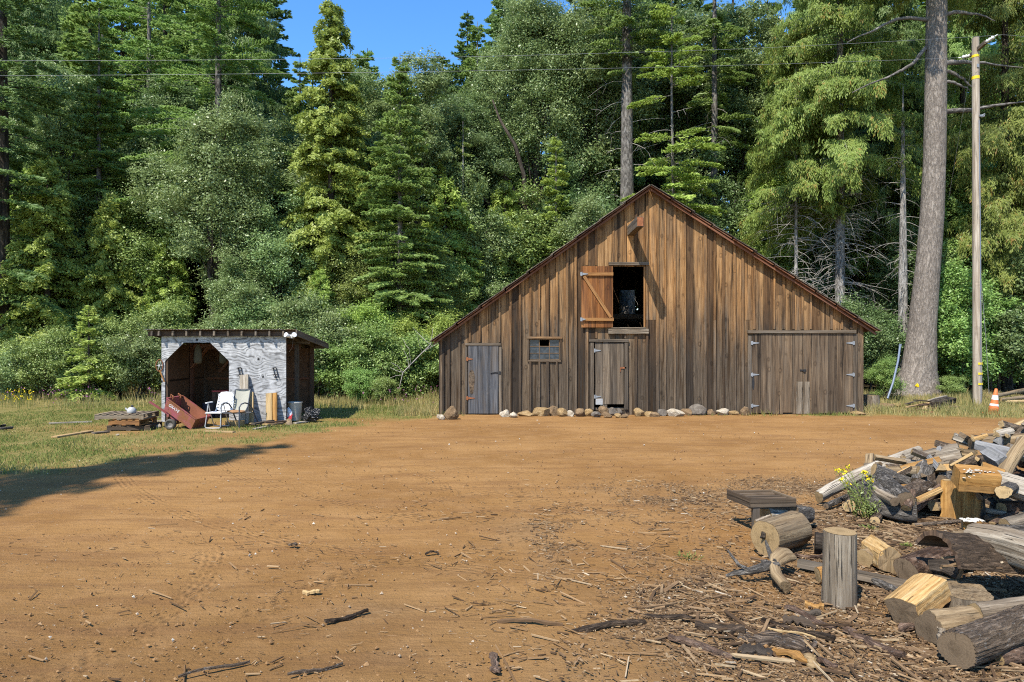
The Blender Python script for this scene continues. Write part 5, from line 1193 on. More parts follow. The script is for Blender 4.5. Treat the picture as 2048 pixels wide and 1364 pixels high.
# forked branch
o = thing('forked_branch', 'gnarled forked branch with thin grey prongs left of the upright log', 'branch', G(1560, 1160, 0), PILE)
m = MB(); q = [G(1572, 1174, .055), G(1555, 1155, .085), G(1549, 1135, .11), G(1552, 1122, .15), G(1566, 1112, .17), G(1580, 1111, .15)]
m.tube(q, [.05, .052, .042, .046, .06, .05], 18, rough=.2, ridge=.03, seed=4); m.build('bole', MAT_TANLOG, o)
m = MB(); m.tube([G(1553, 1128, .13), G(1530, 1134, .12), G(1500, 1142, .09), G(1470, 1146, .06), G(1452, 1152, .03)], [.04, .04, .03, .022, .012], 10, rough=.15, seed=5); m.tube([G(1500, 1142, .09), G(1478, 1130, .14), G(1462, 1110, .17), G(1456, 1100, .2)], [.018, .014, .011, .006], 8, rough=.1); m.build('prong', MAT_BARK_GREY, o)
m = MB(); m.tube([G(1548, 1125, .15), G(1540, 1108, .18), G(1533, 1088, .22), G(1531, 1080, .25)], [.026, .02, .013, .006], 8, rough=.1); m.tube([G(1545, 1128, .14), G(1532, 1124, .12), G(1522, 1122, .12)], [.02, .022, .012], 8); m.build('prong', MAT_BARK_GREY, o)

# ---------- the pile at the right
log('long bleached split pole slanting up at the left edge of the woodpile', G(1638, 994, .1), P(1838, 900, 9.35), .072, .06, MAT_WHITEWOOD, MAT_END, 30, rough=.14, ridge=.03, bendz=.02)
log('thin grey limb lying under the long bleached pole', G(1652, 1012, .05), G(1705, 988, .12), .035, .035, MAT_BARK_GREY, MAT_END_DARK, 31, rough=.1)
log('dark grey crooked log with an elbow, front of the woodpile', None or G(1735, 978, .22), G(1828, 1028, .15), .12, .14, MAT_BARK_GREY, MAT_END_DARK, 32, rough=.09, ridge=.03, pts=[G(1735, 976, .25), G(1752, 994, .23), G(1772, 1010, .18), G(1800, 1016, .16), G(1829, 1018, .16)], sides=28)
log('thick lichen-speckled grey log above the crooked elbow log', G(1762, 958, .36), G(1812, 1000, .28), .1, .095, MAT_BARK_GREY, MAT_END_DARK, 33, rough=.07)
log('slim grey fork leaning on the lichen-speckled log', G(1750, 965, .33), G(1790, 1003, .27), .05, .055, MAT_GREYLOG, MAT_END_DARK, 34, bend=.1)
log('brown flaky-barked log with a split end behind the bleached pole', P(1793, 941, 9.25), P(1895, 936, 9.15), .12, .13, MAT_BARK_BROWN, MAT_END, 35, rough=.07)
log('dark weathered round under the bleached pole tip', P(1768, 945, 9.0), P(1800, 942, 9.1), .11, .11, MAT_BARK_LOG, MAT_END, 36)
log('long brown-grey log slanting up in the middle of the woodpile', G(1800, 998, .25), P(1884, 950, 8.8), .09, .1, MAT_BARK_LOG, MAT_END, 37, rough=.07)
log('blackened limb lying across below the brown flaky log', P(1768, 958, 8.7), P(1826, 957, 8.7), .045, .05, MAT_BARK_LOG, MAT_END, 38, bendz=.08, rough=.12)
log('smooth reddish branch slanting behind the crooked elbow log', G(1824, 1022, .1), G(1888, 970, .3), .048, .05, MAT_BARK_BROWN, MAT_END, 39)
log('stub with a yellow cut top standing before the slanting branch', G(1812, 1016, .2), G(1826, 982, .36), .05, .035, MAT_BARK_BROWN, MAT_END_PALE, 40, rough=.12)
split('pale yellow split stick between the reddish branch and grey logs', G(1832, 1000, .25), G(1880, 978, .32), .09, .05, MAT_SPLIT, MAT_END_PALE, .2, 41, WED)
p = P(1912, 914, 8.75); log('big round with an olive cut face at the top of the woodpile', p+np.array([.05, -.05, 0]), p+np.array([-.28, .16, -.12]), .19, .17, MAT_GREYLOG, MAT_END_OLIVE, 42, rough=.06)
split('cream split chunk with one bark side under the olive-faced round', P(1872, 962, 8.55), P(1905, 938, 8.6), .17, .2, MAT_SPLIT, MAT_END, .6, 43, WED, bark=(.0, .3))
log('grey bark round wedged left of the standing orange chunk', P(1888, 972, 8.3), P(1908, 962, 8.5), .12, .12, MAT_BARK_GREY, MAT_END_DARK, 44)
# standing split chunk with the orange block on top
cb = G(1934, 1042, 0)+[0, .1, 0]
split('orange-tan split chunk standing upright under the orange block', cb+[-.01, 0, 0], cb+[.02, .03, .42], .40, .2, MAT_AMBERSPLIT, MAT_END_PALE, 0.0, 45, [(-.5, -.45), (-.1, -.3), (.1, -.42), (.5, -.4), (.46, .36), (.1, .5), (-.1, .36), (-.45, .5)], bark=(.0, .3))
m = MB(); m.bar(cb+[.13, -.115, .02], cb+[.12, -.08, .42], .05, .05, (0, -1, 0), .3); m.bar(cb+[.19, -.09, .03], cb+[.17, -.06, .40], .045, .06, (0, -1, 0), .6); tag(m.build('bark_strip', MAT_BARK_DARK, None, cb), 'dark bark strips on the right face of the standing orange chunk', 'bark', PILE)
def fungus(p, u_, v_, n, seed, lab, s_=.02):
    m = MB(); r = np.random.RandomState(seed); nn = np.cross(u_, v_); nn = nrm(nn)
    for i in range(n): lump(m, p+np.asarray(u_)*r.uniform(-1, 1)+np.asarray(v_)*r.uniform(-1, 1), (s_*r.uniform(.5, 1.4), s_*r.uniform(.5, 1.2), s_*.5*r.uniform(.5, 1.2)), seed+i, 2, .3)
    tag(m.build('fungus_crust', MAT_SULPHUR, None, p), lab, 'fungus', PILE)
fungus(cb+[.08, -.115, .2], np.array([.025, 0, 0]), np.array([0, 0, .1]), 34, 60, 'white crust stripe on the standing orange chunk', .014)
pb0, pb1 = P(1912, 953, 7.6), P(1994, 960, 7.5)
split('orange-yellow block with white crust lying on the standing chunk', pb0, pb1, .24, .22, MAT_AMBERSPLIT, MAT_AMBERSPLIT, -.25, 46, [(-.5, -.5), (.5, -.46), (.42, .42), (-.42, .5)], taper=.95)
fungus(P(1958, 950, 7.46), np.array([.17, 0, -.03]), np.array([0, -.01, .06]), 60, 80, 'white fungus crust on the front of the orange-yellow block', .014)
split('small orange wedge lying behind the orange-yellow block', P(1962, 934, 7.95), P(2006, 950, 7.85), .15, .13, MAT_AMBERSPLIT, MAT_END_PALE, .3, 47, WED)
split('blue-grey split piece near the top of the pile', P(1980, 905, 8.35), P(2012, 925, 8.1), .2, .2, MAT_GREYSPLIT, MAT_GREYSPLIT, .8, 48, WED)
split('whitish-grey board end behind the orange-yellow block', P(1930, 938, 8.2), P(1965, 945, 8.1), .14, .05, MAT_WHITEWOOD, MAT_END, .3, 49, BLK)
log('thin pale splintered stick lying across the olive-faced round', P(1900, 932, 8.3), P(1945, 908, 8.3), .018, .022, MAT_PALE, MAT_END_PALE, 50, rough=.2)
log('grey-brown branch lying below the pale splintered stick', P(1905, 930, 8.5), P(1975, 916, 8.6), .055, .05, MAT_BARK_LOG, MAT_END_DARK, 51)
log('long straight ribbed-bark pole along the top of the pile', P(1942, 889, 9.0), P(2085, 876, 8.9), .078, .085, MAT_TANLOG, MAT_END_DARK, 52, rough=.03)
log('thinner straight pole just below the ribbed-bark pole', P(1973, 896, 8.8), P(2070, 902, 8.7), .042, .048, MAT_TANLOG, MAT_END, 53)
log('pale debarked log rising at the top right edge of the pile', P(1978, 882, 9.3), P(2080, 838, 9.1), .07, .085, MAT_PALE, MAT_END, 54, rough=.06)
log('grey-brown log under the pale debarked one at the top right', P(2000, 880, 9.15), P(2085, 852, 9.0), .1, .1, MAT_BARK_LOG, MAT_END_DARK, 55)
log('forked smooth limb slanting down the right side of the pile', P(2052, 880, 8.2), P(1992, 985, 7.9), .075, .085, MAT_TANLOG, MAT_END, 56, rough=.08, bend=.04)
split('chunky birch-white split log at the right edge of the pile', P(1988, 962, 7.8), P(2070, 985, 7.6), .22, .26, MAT_WHITEWOOD, MAT_END_DARK, .3, 57)
log('small log with a fresh round orange end under the birch-white log', P(2007, 984, 7.35), P(2030, 970, 7.9), .075, .075, MAT_BARK_GREY, MAT_END_PALE, 58)
log('dark gnarled branch beside the fresh orange log end', P(1958, 992, 7.6), P(2000, 976, 7.7), .045, .05, MAT_BARK_GREY, MAT_END_DARK, 59, rough=.2)
split('stubby orange chunk with a white top before the standing chunk', G(1925, 1050, .05), G(1962, 1052, .06), .2, .12, MAT_AMBERSPLIT, MAT_END_PALE, 0, 61, BLK)
fungus(G(1944, 1040, .13), np.array([.1, 0, 0]), np.array([0, .07, .0]), 50, 120, 'white crust on the stubby orange chunk', .022)
log('pale silver rod lying right of the standing orange chunk', G(1968, 1020, .12), G(2012, 1028, .1), .03, .03, MAT_GREYLOG, MAT_END, 62)
log('reddish half-log at the right edge below the birch-white log', G(2003, 1018, .14), G(2080, 1010, .16), .075, .08, MAT_BARK_BROWN, MAT_END_PALE, 63)
log('brown plank-like slab lying below the pale silver rod', G(1985, 1046, .06), G(2030, 1022, .12), .035, .04, MAT_BARK_BROWN, MAT_END, 64, squash=.5)
log('grey limb at the right edge below the reddish half-log', G(2010, 1050, .16), G(2085, 1030, .24), .07, .08, MAT_GREYLOG, MAT_END, 65)
log('shaggy whitish branch above the thick silver-grey log', G(1995, 1062, .3), G(2080, 1066, .32), .06, .065, MAT_BARK_GREY, MAT_END, 66, rough=.15)
log('short log with a round golden end at the foot of the bleached pole', G(1698, 1012, .085), G(1716, 992, .1), .075, .075, MAT_BARK_LOG, MAT_END_PALE, 67)
log('tiny log with a pale round end beside the golden one', G(1722, 1022, .06), G(1738, 1004, .07), .05, .05, MAT_BARK_LOG, MAT_END_PALE, 68)
log('small orange-hearted log lying lowest in front of the pile', G(1750, 1041, .05), G(1760, 1024, .06), .05, .05, MAT_BARK_LOG, MAT_END_PALE, 69)
log('mottled stick sloping down behind the yellow-flowered weed', G(1702, 972, .24), G(1738, 1000, .15), .045, .04, MAT_BARK_GREY, MAT_END, 70)
log('grey weathered stick beneath the mottled sloping one', G(1704, 992, .14), G(1726, 1016, .08), .05, .05, MAT_BARK_LOG, MAT_END, 71)
log('long thin dark stick on the ground right of the elbow log', G(1828, 1050, .025), G(1920, 1042, .03), .022, .02, MAT_BARK_LOG, MAT_END, 72, rough=.15)
# logs deep in the heap that carry the ones above; nothing tells these apart
def heap(x, y): return .95*np.exp(-(((x-6.9)/1.9)**2+((y-8.9)/.95)**2))+.28*np.exp(-(((x-4.7)/.75)**2+((y-8.7)/.55)**2))
r = np.random.RandomState(77); n = 0
while n < 80:
    x = r.uniform(4.3, 8.0); y = r.uniform(8.0, 10.0); h = heap(x, y)
    if h < .12 or x/y > .83: continue
    z = r.uniform(.06, max(.08, h-.12)); a = r.normal(.2, .7); L = r.uniform(.3, .65); d = np.array([math.cos(a), math.sin(a), r.normal(0, .2)])*L/2; rr_ = r.uniform(.045, .1)
    c = np.array([x, y, max(z, rr_)])
    log('short grey-brown firewood log lying deep in the heap under the others', c-d, c+d, rr_, rr_*r.uniform(.85, 1.1), [MAT_BARK_LOG, MAT_BARK_GREY, MAT_BARK_BROWN, MAT_GREYLOG, MAT_TANLOG][r.randint(5)], [MAT_END, MAT_END_DARK, MAT_END_PALE][r.randint(3)], 200+n, bend=r.uniform(-.05, .05), rough=.08, sides=14, group='short logs deep in the woodpile'); n += 1

# smaller split pieces jumbled over the top of the heap, each with its own look
cols = [('grey', MAT_GREYLOG, MAT_END_DARK), ('tan', MAT_TANLOG, MAT_END), ('bleached', MAT_WHITEWOOD, MAT_END), ('yellow', MAT_SPLIT, MAT_END_PALE), ('amber', MAT_AMBERSPLIT, MAT_END_PALE), ('blue-grey', MAT_GREYSPLIT, MAT_GREYSPLIT)]
n = 0
while n < 84:
    x = r.uniform(4.5, 7.9); y = r.uniform(7.7, 9.6); h = heap(x, y)
    if h < .10 or x/y > .80: continue
    a = r.normal(.3, .8); L = r.uniform(.22, .5); d = np.array([math.cos(a), math.sin(a)*.8, r.normal(0, .28)])*L/2; w_ = r.uniform(.055, .13); k = cols[r.choice(6, p=[.34, .26, .14, .08, .08, .10])]
    c = np.array([x, y, max(w_*.5, h-.05+r.uniform(-.06, .05))])
    split('small %s split firewood piece lying jumbled on the woodpile' % k[0], c-d, c+d, w_, w_*r.uniform(.6, 1.0), k[1], k[2], r.uniform(0, 3), 400+n, [WED, BLK, None][r.randint(3)], group='small %s split pieces on the woodpile' % k[0], bark=(.0, .3) if r.rand() < .4 else None); n += 1

# ---------- bark strips and slabs lying flat in the chips, each one a thing
def strip(lab, u0, v0, u1, v1, w, mat, seed, th=.018, z=.02, cat='bark strip', name='bark_strip'):
    p0, p1 = G(u0, v0, z), G(u1, v1, z); d = nrm(p1-p0); s_ = nrm(np.cross(d, [0, 0, 1])); r = np.random.RandomState(seed); n = 12; V = []; lc = []
    for i in range(n):
        t = i/(n-1); c = p0+(p1-p0)*t+s_*r.randn()*w*.1; ww = w/2*(.35+.65*math.sin(math.pi*(.12+.76*t))**.5)*(1+.22*r.randn()); cz = .012*math.sin(t*5+seed)
        for a, b in ((-1, 0), (0, .35), (1, 0), (1, -1), (0, -.7), (-1, -1)): V.append(c+s_*a*ww+np.array([0, 0, b*th+cz+r.randn()*.002])); lc.append((a*ww, b*th, np.linalg.norm(p1-p0)*t))
    i = np.arange(n-1)[:, None]*6; j = np.arange(6)[None]; j2 = (j+1) % 6; q = np.stack([i+j, i+j2, i+6+j2, i+6+j], -1).reshape(-1, 4)
    m = MB(); m.add(V, [q[:, ::-1], np.arange(6)[None], (np.arange(6)+6*(n-1))[::-1][None]], np.array(lc)+seed*3.1, r.rand()); tag(m.build(name, mat, None, (p0+p1)/2), lab, cat, 'bark strips lying in the wood chips')
strip('long brown bark strip running down right from the upright log foot', 1575, 1212, 1668, 1254, .07, MAT_BARK_BROWN, 1)
strip('very long brown bark strip lower right of the upright log', 1690, 1256, 1806, 1310, .075, MAT_BARK_BROWN, 2, .025)
strip('split yellow-edged bark strip left of centre in the wood chips', 1526, 1236, 1668, 1278, .06, MAT_BARK_DEEP, 3, .03)
strip('thin whitish splinter lying on the yellow-edged bark strip', 1536, 1252, 1632, 1276, .014, MAT_PALE, 4, .008, .045)
strip('tapering orange-brown slab nearest the lower edge of the chips', 1546, 1294, 1620, 1320, .065, MAT_AMBERSPLIT, 5, .02)
strip('square tan bark flake at the tip of the orange-brown slab', 1616, 1306, 1632, 1330, .06, MAT_PALE, 6, .012, .03)
strip('brown bark piece continuing right of the square tan flake', 1634, 1318, 1676, 1328, .05, MAT_BARK_BROWN, 7)
strip('short thick bark curl above the square tan flake', 1600, 1304, 1632, 1284, .045, MAT_BARK_LOG, 8, .03)
strip('dark shaggy bark clump at the left border of the chips', 1390, 1246, 1490, 1258, .13, MAT_BARK_DEEP, 9, .035)
strip('long dark bark strip left of the dark shaggy clump', 1290, 1226, 1385, 1236, .05, MAT_BARK_DEEP, 10)
strip('frayed dark bark strip lying left of the woodpile in the dirt', 1142, 1256, 1290, 1240, .06, MAT_BARK_DEEP, 11, .02)
strip('long straight pale-brown stick in the middle of the dirt', 994, 1239, 1126, 1244, .022, MAT_CHIP, 12, .018)
strip('long frayed bark strip pointing to the lower right corner', 1338, 1272, 1480, 1312, .06, MAT_BARK_BROWN, 13, .022)
strip('small upright-looking bark chip near the bottom edge of the photo', 986, 1308, 995, 1342, .05, MAT_BARK_BROWN, 14, .015)
strip('dark splinter bundle lying left in the dirt', 650, 1242, 735, 1220, .035, MAT_BARK_DEEP, 15)
strip('light chunk of bark lying left in the dirt near the tyre marks', 606, 1180, 640, 1183, .045, MAT_PALE, 16)
strip('grey-brown bark flake alone in the dirt', 578, 1086, 594, 1089, .035, MAT_BARK_LOG, 17, .015)
strip('black leaf-like bark scrap alone in the middle of the dirt', 850, 1105, 878, 1103, .03, MAT_BARK_DEEP, 18, .012)
strip('long thin twig lying at the bottom of the dirt left of centre', 356, 1352, 500, 1318, .016, MAT_BARK_LOG, 19, .012)
strip('second thin twig at the bottom, right of the longest one', 575, 1350, 686, 1324, .015, MAT_BARK_LOG, 20, .012)
strip('amber crumbly bark chunk at the foot of the upright log', 1610, 1206, 1648, 1212, .07, MAT_AMBERSPLIT, 21, .04)
strip('grey board scrap right below the amber crumbly chunk', 1600, 1221, 1642, 1226, .09, MAT_GREYWOOD, 22, .02)
strip('broad grey-brown bark plate in the chips left of the yellow-edged strip', 1480, 1262, 1612, 1290, .2, MAT_BARK_LOG, 23, .02, .012)
strip('broad bark plate at the left rim of the chips, lowest row', 1478, 1292, 1545, 1306, .14, MAT_BARK_DARK, 24, .025, .012)
strip('smooth brown bark plate above the long brown strips', 1566, 1238, 1640, 1246, .14, MAT_DOORWOOD, 25, .012, .014)
strip('dark bark strip lying under the bright yellow split log', 1800, 1260, 1870, 1226, .06, MAT_BARK_BROWN, 26, .02, .03)
strip('red-brown whip lying over the flat stump to the right', 1880, 1232, 2010, 1222, .014, MAT_BARK_BROWN, 27, .01, .12)
strip('red-brown stick on the ground under the tray logs', 1590, 1108, 1660, 1112, .04, MAT_BARK_BROWN, 28, .02, .03)

# ---------- weed with yellow flowers growing through the left of the pile
o = thing('flowering_weed', 'bushy green weed with yellow flowers growing through the bleached pole', 'weed', G(1735, 1032, 0))
r = np.random.RandomState(3); mS = MB(); mL = MB(); mF = MB(); base = G(1733, 1036, 0)
tips = [G(u, v, z) for u, v, z in ((1670, 938, .5), (1680, 941, .5), (1690, 943, .5), (1697, 934, .52), (1683, 958, .42), (1726, 943, .5), (1733, 945, .5), (1737, 957, .45), (1742, 960, .42), (1695, 968, .4), (1740, 990, .3), (1720, 1000, .28), (1760, 1000, .25), (1705, 985, .35), (1690, 975, .36), (1745, 1010, .2), (1728, 1020, .2), (1700, 995, .28))]
for i, t_ in enumerate(tips):
    t_ = t_+np.array([0, -.35, 0])*0; b0 = base+np.array([r.uniform(-.12, .12), r.uniform(-.05, .1), 0]); md = (b0+t_)/2+np.array([r.uniform(-.05, .05), -.08, .06])
    path = np.array([b0, b0*.5+md*.5, md, md*.45+t_*.55, t_]); mS.tube(path, [.006, .005, .005, .004, .003], 5, rnd=.3)
    for k in range(38):
        s_ = r.uniform(.25, 1)*4; a_ = int(min(3, s_)); c = path[a_]+(path[a_+1]-path[a_])*(s_-a_)+r.randn(3)*.028
        d = nrm(r.randn(3)+[0, 0, .4]); e = nrm(np.cross(d, r.randn(3))); l = r.uniform(.008, .02); mL.quads(c[None], d[None]*l, e[None]*l*.4, r.rand(1))
    if i < 10:
        for k in range(9):
            d = nrm(r.randn(3)); e = nrm(np.cross(d, r.randn(3))); mF.quads((t_+r.randn(3)*.013)[None], d[None]*.016, e[None]*.013, r.rand(1))
mS.build('stem', MAT_GRASS, o); mL.build('leaves', MAT_SHRUB, o); mF.build('flower', MAT_YELLOW, o)
for u, v, s_, lab in ((1742, 1058, .16, 'low green weed tuft on the chips before the woodpile'), (1812, 1093, .07, 'small bright green sprout right of the yellow-tan block'), (1378, 1116, .2, 'flat green weed patch left of the forked branch')):
    m = MB(); c = G(u, v)
    for k in range(60):
        a = r.rand()*6.28; q = c+np.array([math.cos(a), math.sin(a), 0])*s_*r.rand()*.7; d = nrm(np.array([math.cos(a)*.6, math.sin(a)*.6, r.uniform(.3, 1)])); e = nrm(np.cross(d, r.randn(3))); l = r.uniform(.012, .03); m.quads((q+[0, 0, l*.7])[None], d[None]*l, e[None]*l*.25, r.rand(1))
    tag(m.build('weed', MAT_GRASS, None, c), lab, 'weed')
# ================================================================ utility pole, wires, cone, and the edge of the wood at the right
pY = 22.4
pb = np.array([(1955-U0)/F*pY, pY, 0]); pz = EYE-(76-V0)/F*pY
pole = thing('utility_pole', 'tall bleached wooden utility pole with yellow bands near the forest edge', 'utility pole', pb)
m = MB(); top = np.array([(1951-U0)/F*pY, pY, pz])
m.tube([pb+(top-pb)*t for t in np.linspace(0, 1, 14)]+[], [.135-.03*t for t in np.linspace(0, 1, 14)], 24, rough=.01, rnd=.2); m.build('shaft', MAT_POLE, pole)
for v in (727, 747, 767.5):
    m = MB(); t = 1-(v-76)/(812-76); c = pb+(top-pb)*t; a = np.linspace(-2.0, .5, 12)
    r_ = .152-.03*t
    V = np.array([[c[0]+r_*math.cos(x), c[1]+r_*math.sin(x), c[2]+dz] for dz in (-.035, .035) for x in a]); q = np.stack([np.arange(11), np.arange(1, 12), np.arange(13, 24), np.arange(12, 23)], 1)
    m.add(V, q, None, .4); m.build('yellow_band', MAT_YELLOWTAPE, pole)
for v, h in ((156, .10), (113, .08)):
    m = MB(); t = 1-(v-76)/(812-76); c = pb+(top-pb)*t; m.tube([c-[0, 0, h/2], c+[0, 0, h/2]], .115, 20); m.build('yellow_tag', MAT_YELLOWTAPE, pole)
# crossarm pointing away to the right, with insulators on both ends
ca = P(1941, 111, pY+.35); cb_ = P(1972, 84, pY-.55); 
m = MB(); m.bar(ca, cb_, .09, .11, (0, 0, 1), .5); m.build('crossarm', MAT_GREYWOOD, pole)
INS = []
for p, d in ((ca, np.array([-.28, .2, -.0])), (cb_, np.array([.22, -.3, .14]))):
    m = MB(); d = nrm(d); n = 7
    m.tube([p+d*.04*k for k in range(n)], [.03, .065, .035, .065, .035, .065, .03], 12); m.tube([p+d*.26, p+d*.34], .02, 8); m.build('insulator', MAT_WHITE, pole); INS.append(p+d*.34)
m = MB(); c = P(1961, 232, pY-.12); m.box(c, (.1, .1, .06), .4); m.tube([c+[.02, 0, .02], c+[.14, 0, .06]], .025, 8); m.tube([c+[.02, 0, -.03], c+[.13, 0, .0]], .025, 8); m.build('bracket', MAT_GALV, pole)
m = MB(); m.tube([P(1958, 240, pY-.13), P(1961, 500, pY-.14), P(1962, 805, pY-.14)], .012, 6); m.build('conduit', MAT_PIPE, pole)
m = MB(); c = P(1956, 131, pY-.12); m.box(c, (.07, .02, .11), .4); m.build('number_plate', MAT_ZINC, pole)
m = MB(); m.tube([P(1942, 140, pY), P(1925, 230, pY+1.2), P(1897, 400, pY+4)], .006, 5); tag(m.build('guy_wire', MAT_GALV, None, pb), 'thin guy wire slanting from the pole top down behind the big pine', 'wire')
m = MB(); m.tube([P(1962, 560, pY-.1), P(1972, 680, pY+.2), P(1978, 788, pY+.5)], .01, 6); tag(m.build('ground_wire', MAT_GALV, None, pb), 'thin grey wire hanging straight down on the right of the pole', 'wire')
def wire(lab, pts):
    m = MB(); pts = np.array(pts); t = np.linspace(0, 1, len(pts)); tt = np.linspace(0, 1, 60)
    co = [np.interp(tt, t, np.polyval(np.polyfit(t, pts[:, k], 2), t)) if k < 2 else np.polyval(np.polyfit(t, pts[:, k], 2), tt) for k in range(3)]
    m.tube(np.stack(co, 1), .004, 5, cap=False); tag(m.build('power_line', MAT_GALV, None, pts[0]), lab, 'power line', 'power lines')
wire('upper power line running from the pole top across the trees to the left', [P(-500, 118, 22.4), P(200, 121, 22.2), P(900, 113, 22.2), P(1500, 100, 22.3), INS[1]])
wire('lower power line running from the pole crossarm across the trees to the left', [P(-500, 152, 23.0), P(200, 152, 22.9), P(900, 143, 22.9), P(1500, 128, 22.8), INS[0]])
wire('short span of power line running from the pole off to the right', [INS[1], P(2100, 83, 21.5), P(2400, 80, 20)])
# traffic cone
c = G(1986, 829, 0); cone = thing('traffic_cone', 'faded orange traffic cone with two white bands, leaning in the dry grass', 'traffic cone', c)
R_ = roty(rad(7)); H_ = .74
def cr(z): return .155*(1-z/H_)+.035*(z/H_)
for nm, z0, z1, mat, ex in (('body', .03, H_-.0, MAT_ORANGE_CONE, 0), ('white_band', .25, .31, MAT_WHITE, .004), ('white_band', .43, .56, MAT_WHITE, .004)):
    m = MB(); pr = [(cr(z)+ex, z) for z in np.linspace(z0, z1, 5)]
    if nm == 'body': pr = [(.001, .03)]+pr+[(.025, z1+.012), (.001, z1+.012)]
    m.lathe(c, pr, 28, R_); m.build(nm, mat, cone)
m = MB(); m.box(c+[0, 0, .018], (.36, .36, .03), .4, R_@rotz(.3)); m.build('base', MAT_ORANGE_CONE, cone)
# cut stump, boards, rocks, pipe by the barn corner
c = G(1748, 822, 0)+[0, .2, 0]
log('grey sawn stump standing beside the right corner of the barn', c, c+[0, 0, .47], .26, .235, MAT_GREYLOG, MAT_END, 90, rough=.05, cat='stump', name='sawn_stump', group=None, sides=30)
for u, v, w, h, cn, lab in ((1776, 818, .55, .22, 'brown', 'mossy brown rock right of the sawn stump'), (1800, 814, .35, .12, 'tan', 'low tan rock behind the scrap board heap'), (1880, 799, .3, .14, 'white', 'pale stone on the scrap board heap')):
    m = MB(); p = G(u, v); lump(m, p+[0, .15, h*.35], (w*.5, w*.4, h*.6), int(u), 2, .2); tag(m.build('rock', MAT_ROCK[cn], None, p), lab, 'rock')
bd = random.Random(5)
for i, (u0, v0, u1, v1, z, w, mat, lab) in enumerate(((1802, 822, 1872, 818, .03, .12, MAT_REDWOOD, 'red-brown board lowest at the front of the scrap heap'), (1822, 824, 1870, 824, .02, .1, MAT_REDWOOD, 'short red board nearest the track in the scrap heap'),
    (1814, 814, 1880, 802, .13, .11, MAT_PALE, 'tan board slanting over the scrap heap'), (1830, 800, 1896, 806, .22, .13, MAT_GREYWOOD, 'grey board uppermost in the scrap heap'), (1840, 810, 1908, 804, .16, .1, MAT_DARKWOOD, 'dark board under the grey uppermost one'),
    (1836, 818, 1915, 813, .07, .12, MAT_DARKWOOD, 'long dark board sticking out right of the scrap heap'), (1860, 800, 1890, 792, .28, .14, MAT_WHITEWOOD, 'short whitish board end on top of the scrap heap'), (1812, 808, 1840, 800, .15, .08, MAT_GREYWOOD, 'small grey stick leaning at the left of the scrap heap'),
    (1870, 808, 1902, 799, .2, .3, MAT_BARK_DARK, 'dark rotten chunk at the right of the scrap heap'), (1848, 818, 1856, 806, .1, .09, MAT_PALE, 'stub of yellow wood poking from the scrap heap'))):
    m = MB(); m.bar(G(u0, v0, z), G(u1, v1, z+bd.uniform(-.02, .04)), w, .035 if i != 8 else .16, (0, bd.uniform(-.3, .3), 1), bd.random()); tag(m.build('scrap_board', mat, None, G((u0+u1)/2, (v0+v1)/2)), lab, 'board', 'scrap boards heaped by the big pine')
for u0, v0, u1, v1, z, r_, mat, lab in ((1985, 793, 2080, 774, .35, .07, MAT_TANLOG, 'upper tan pole lying behind the traffic cone'), (2000, 800, 2090, 790, .2, .06, MAT_TANLOG, 'middle tan pole lying behind the traffic cone'), (2002, 804, 2090, 802, .12, .05, MAT_PALE, 'lowest pale pole lying behind the traffic cone'), (1966, 795, 2000, 797, .1, .05, MAT_BARK_BROWN, 'short brown pole end behind the cone')):
    log(lab, G(u0, v0, z), G(u1, v1, z), r_, r_, mat, MAT_END, int(u0), cat='pole', name='felled_pole', group='felled poles behind the traffic cone', sides=12)
m = MB(); Yp = 24.0; m.tube([P(1775, 797, 22.6), P(1786, 765, 22.8), P(1796, 722, 23.2), P(1800, 692, 23.6)], [.03, .033, .033, .033], 10); m.tube([P(1800, 693, 23.6), P(1801, 688, 23.6)], .045, 10); tag(m.build('bent_pipe', MAT_PIPE, None, P(1775, 797, 22.6)), 'bent blue-grey pipe leaning on the big pine', 'pipe')
# ================================================================ the wood
def limb_path(p0, d, L, n, sag, r, wob=.06):
    t = np.linspace(0, 1, n)[:, None]; s_ = nrm(np.cross(d, [0, 0, 1.0])); 
    w = np.cumsum(r.randn(n, 1)*wob*L/n, 0)
    return p0+d*L*t+np.array([0, 0, 1.0])*(sag*L*t**2)+s_*w

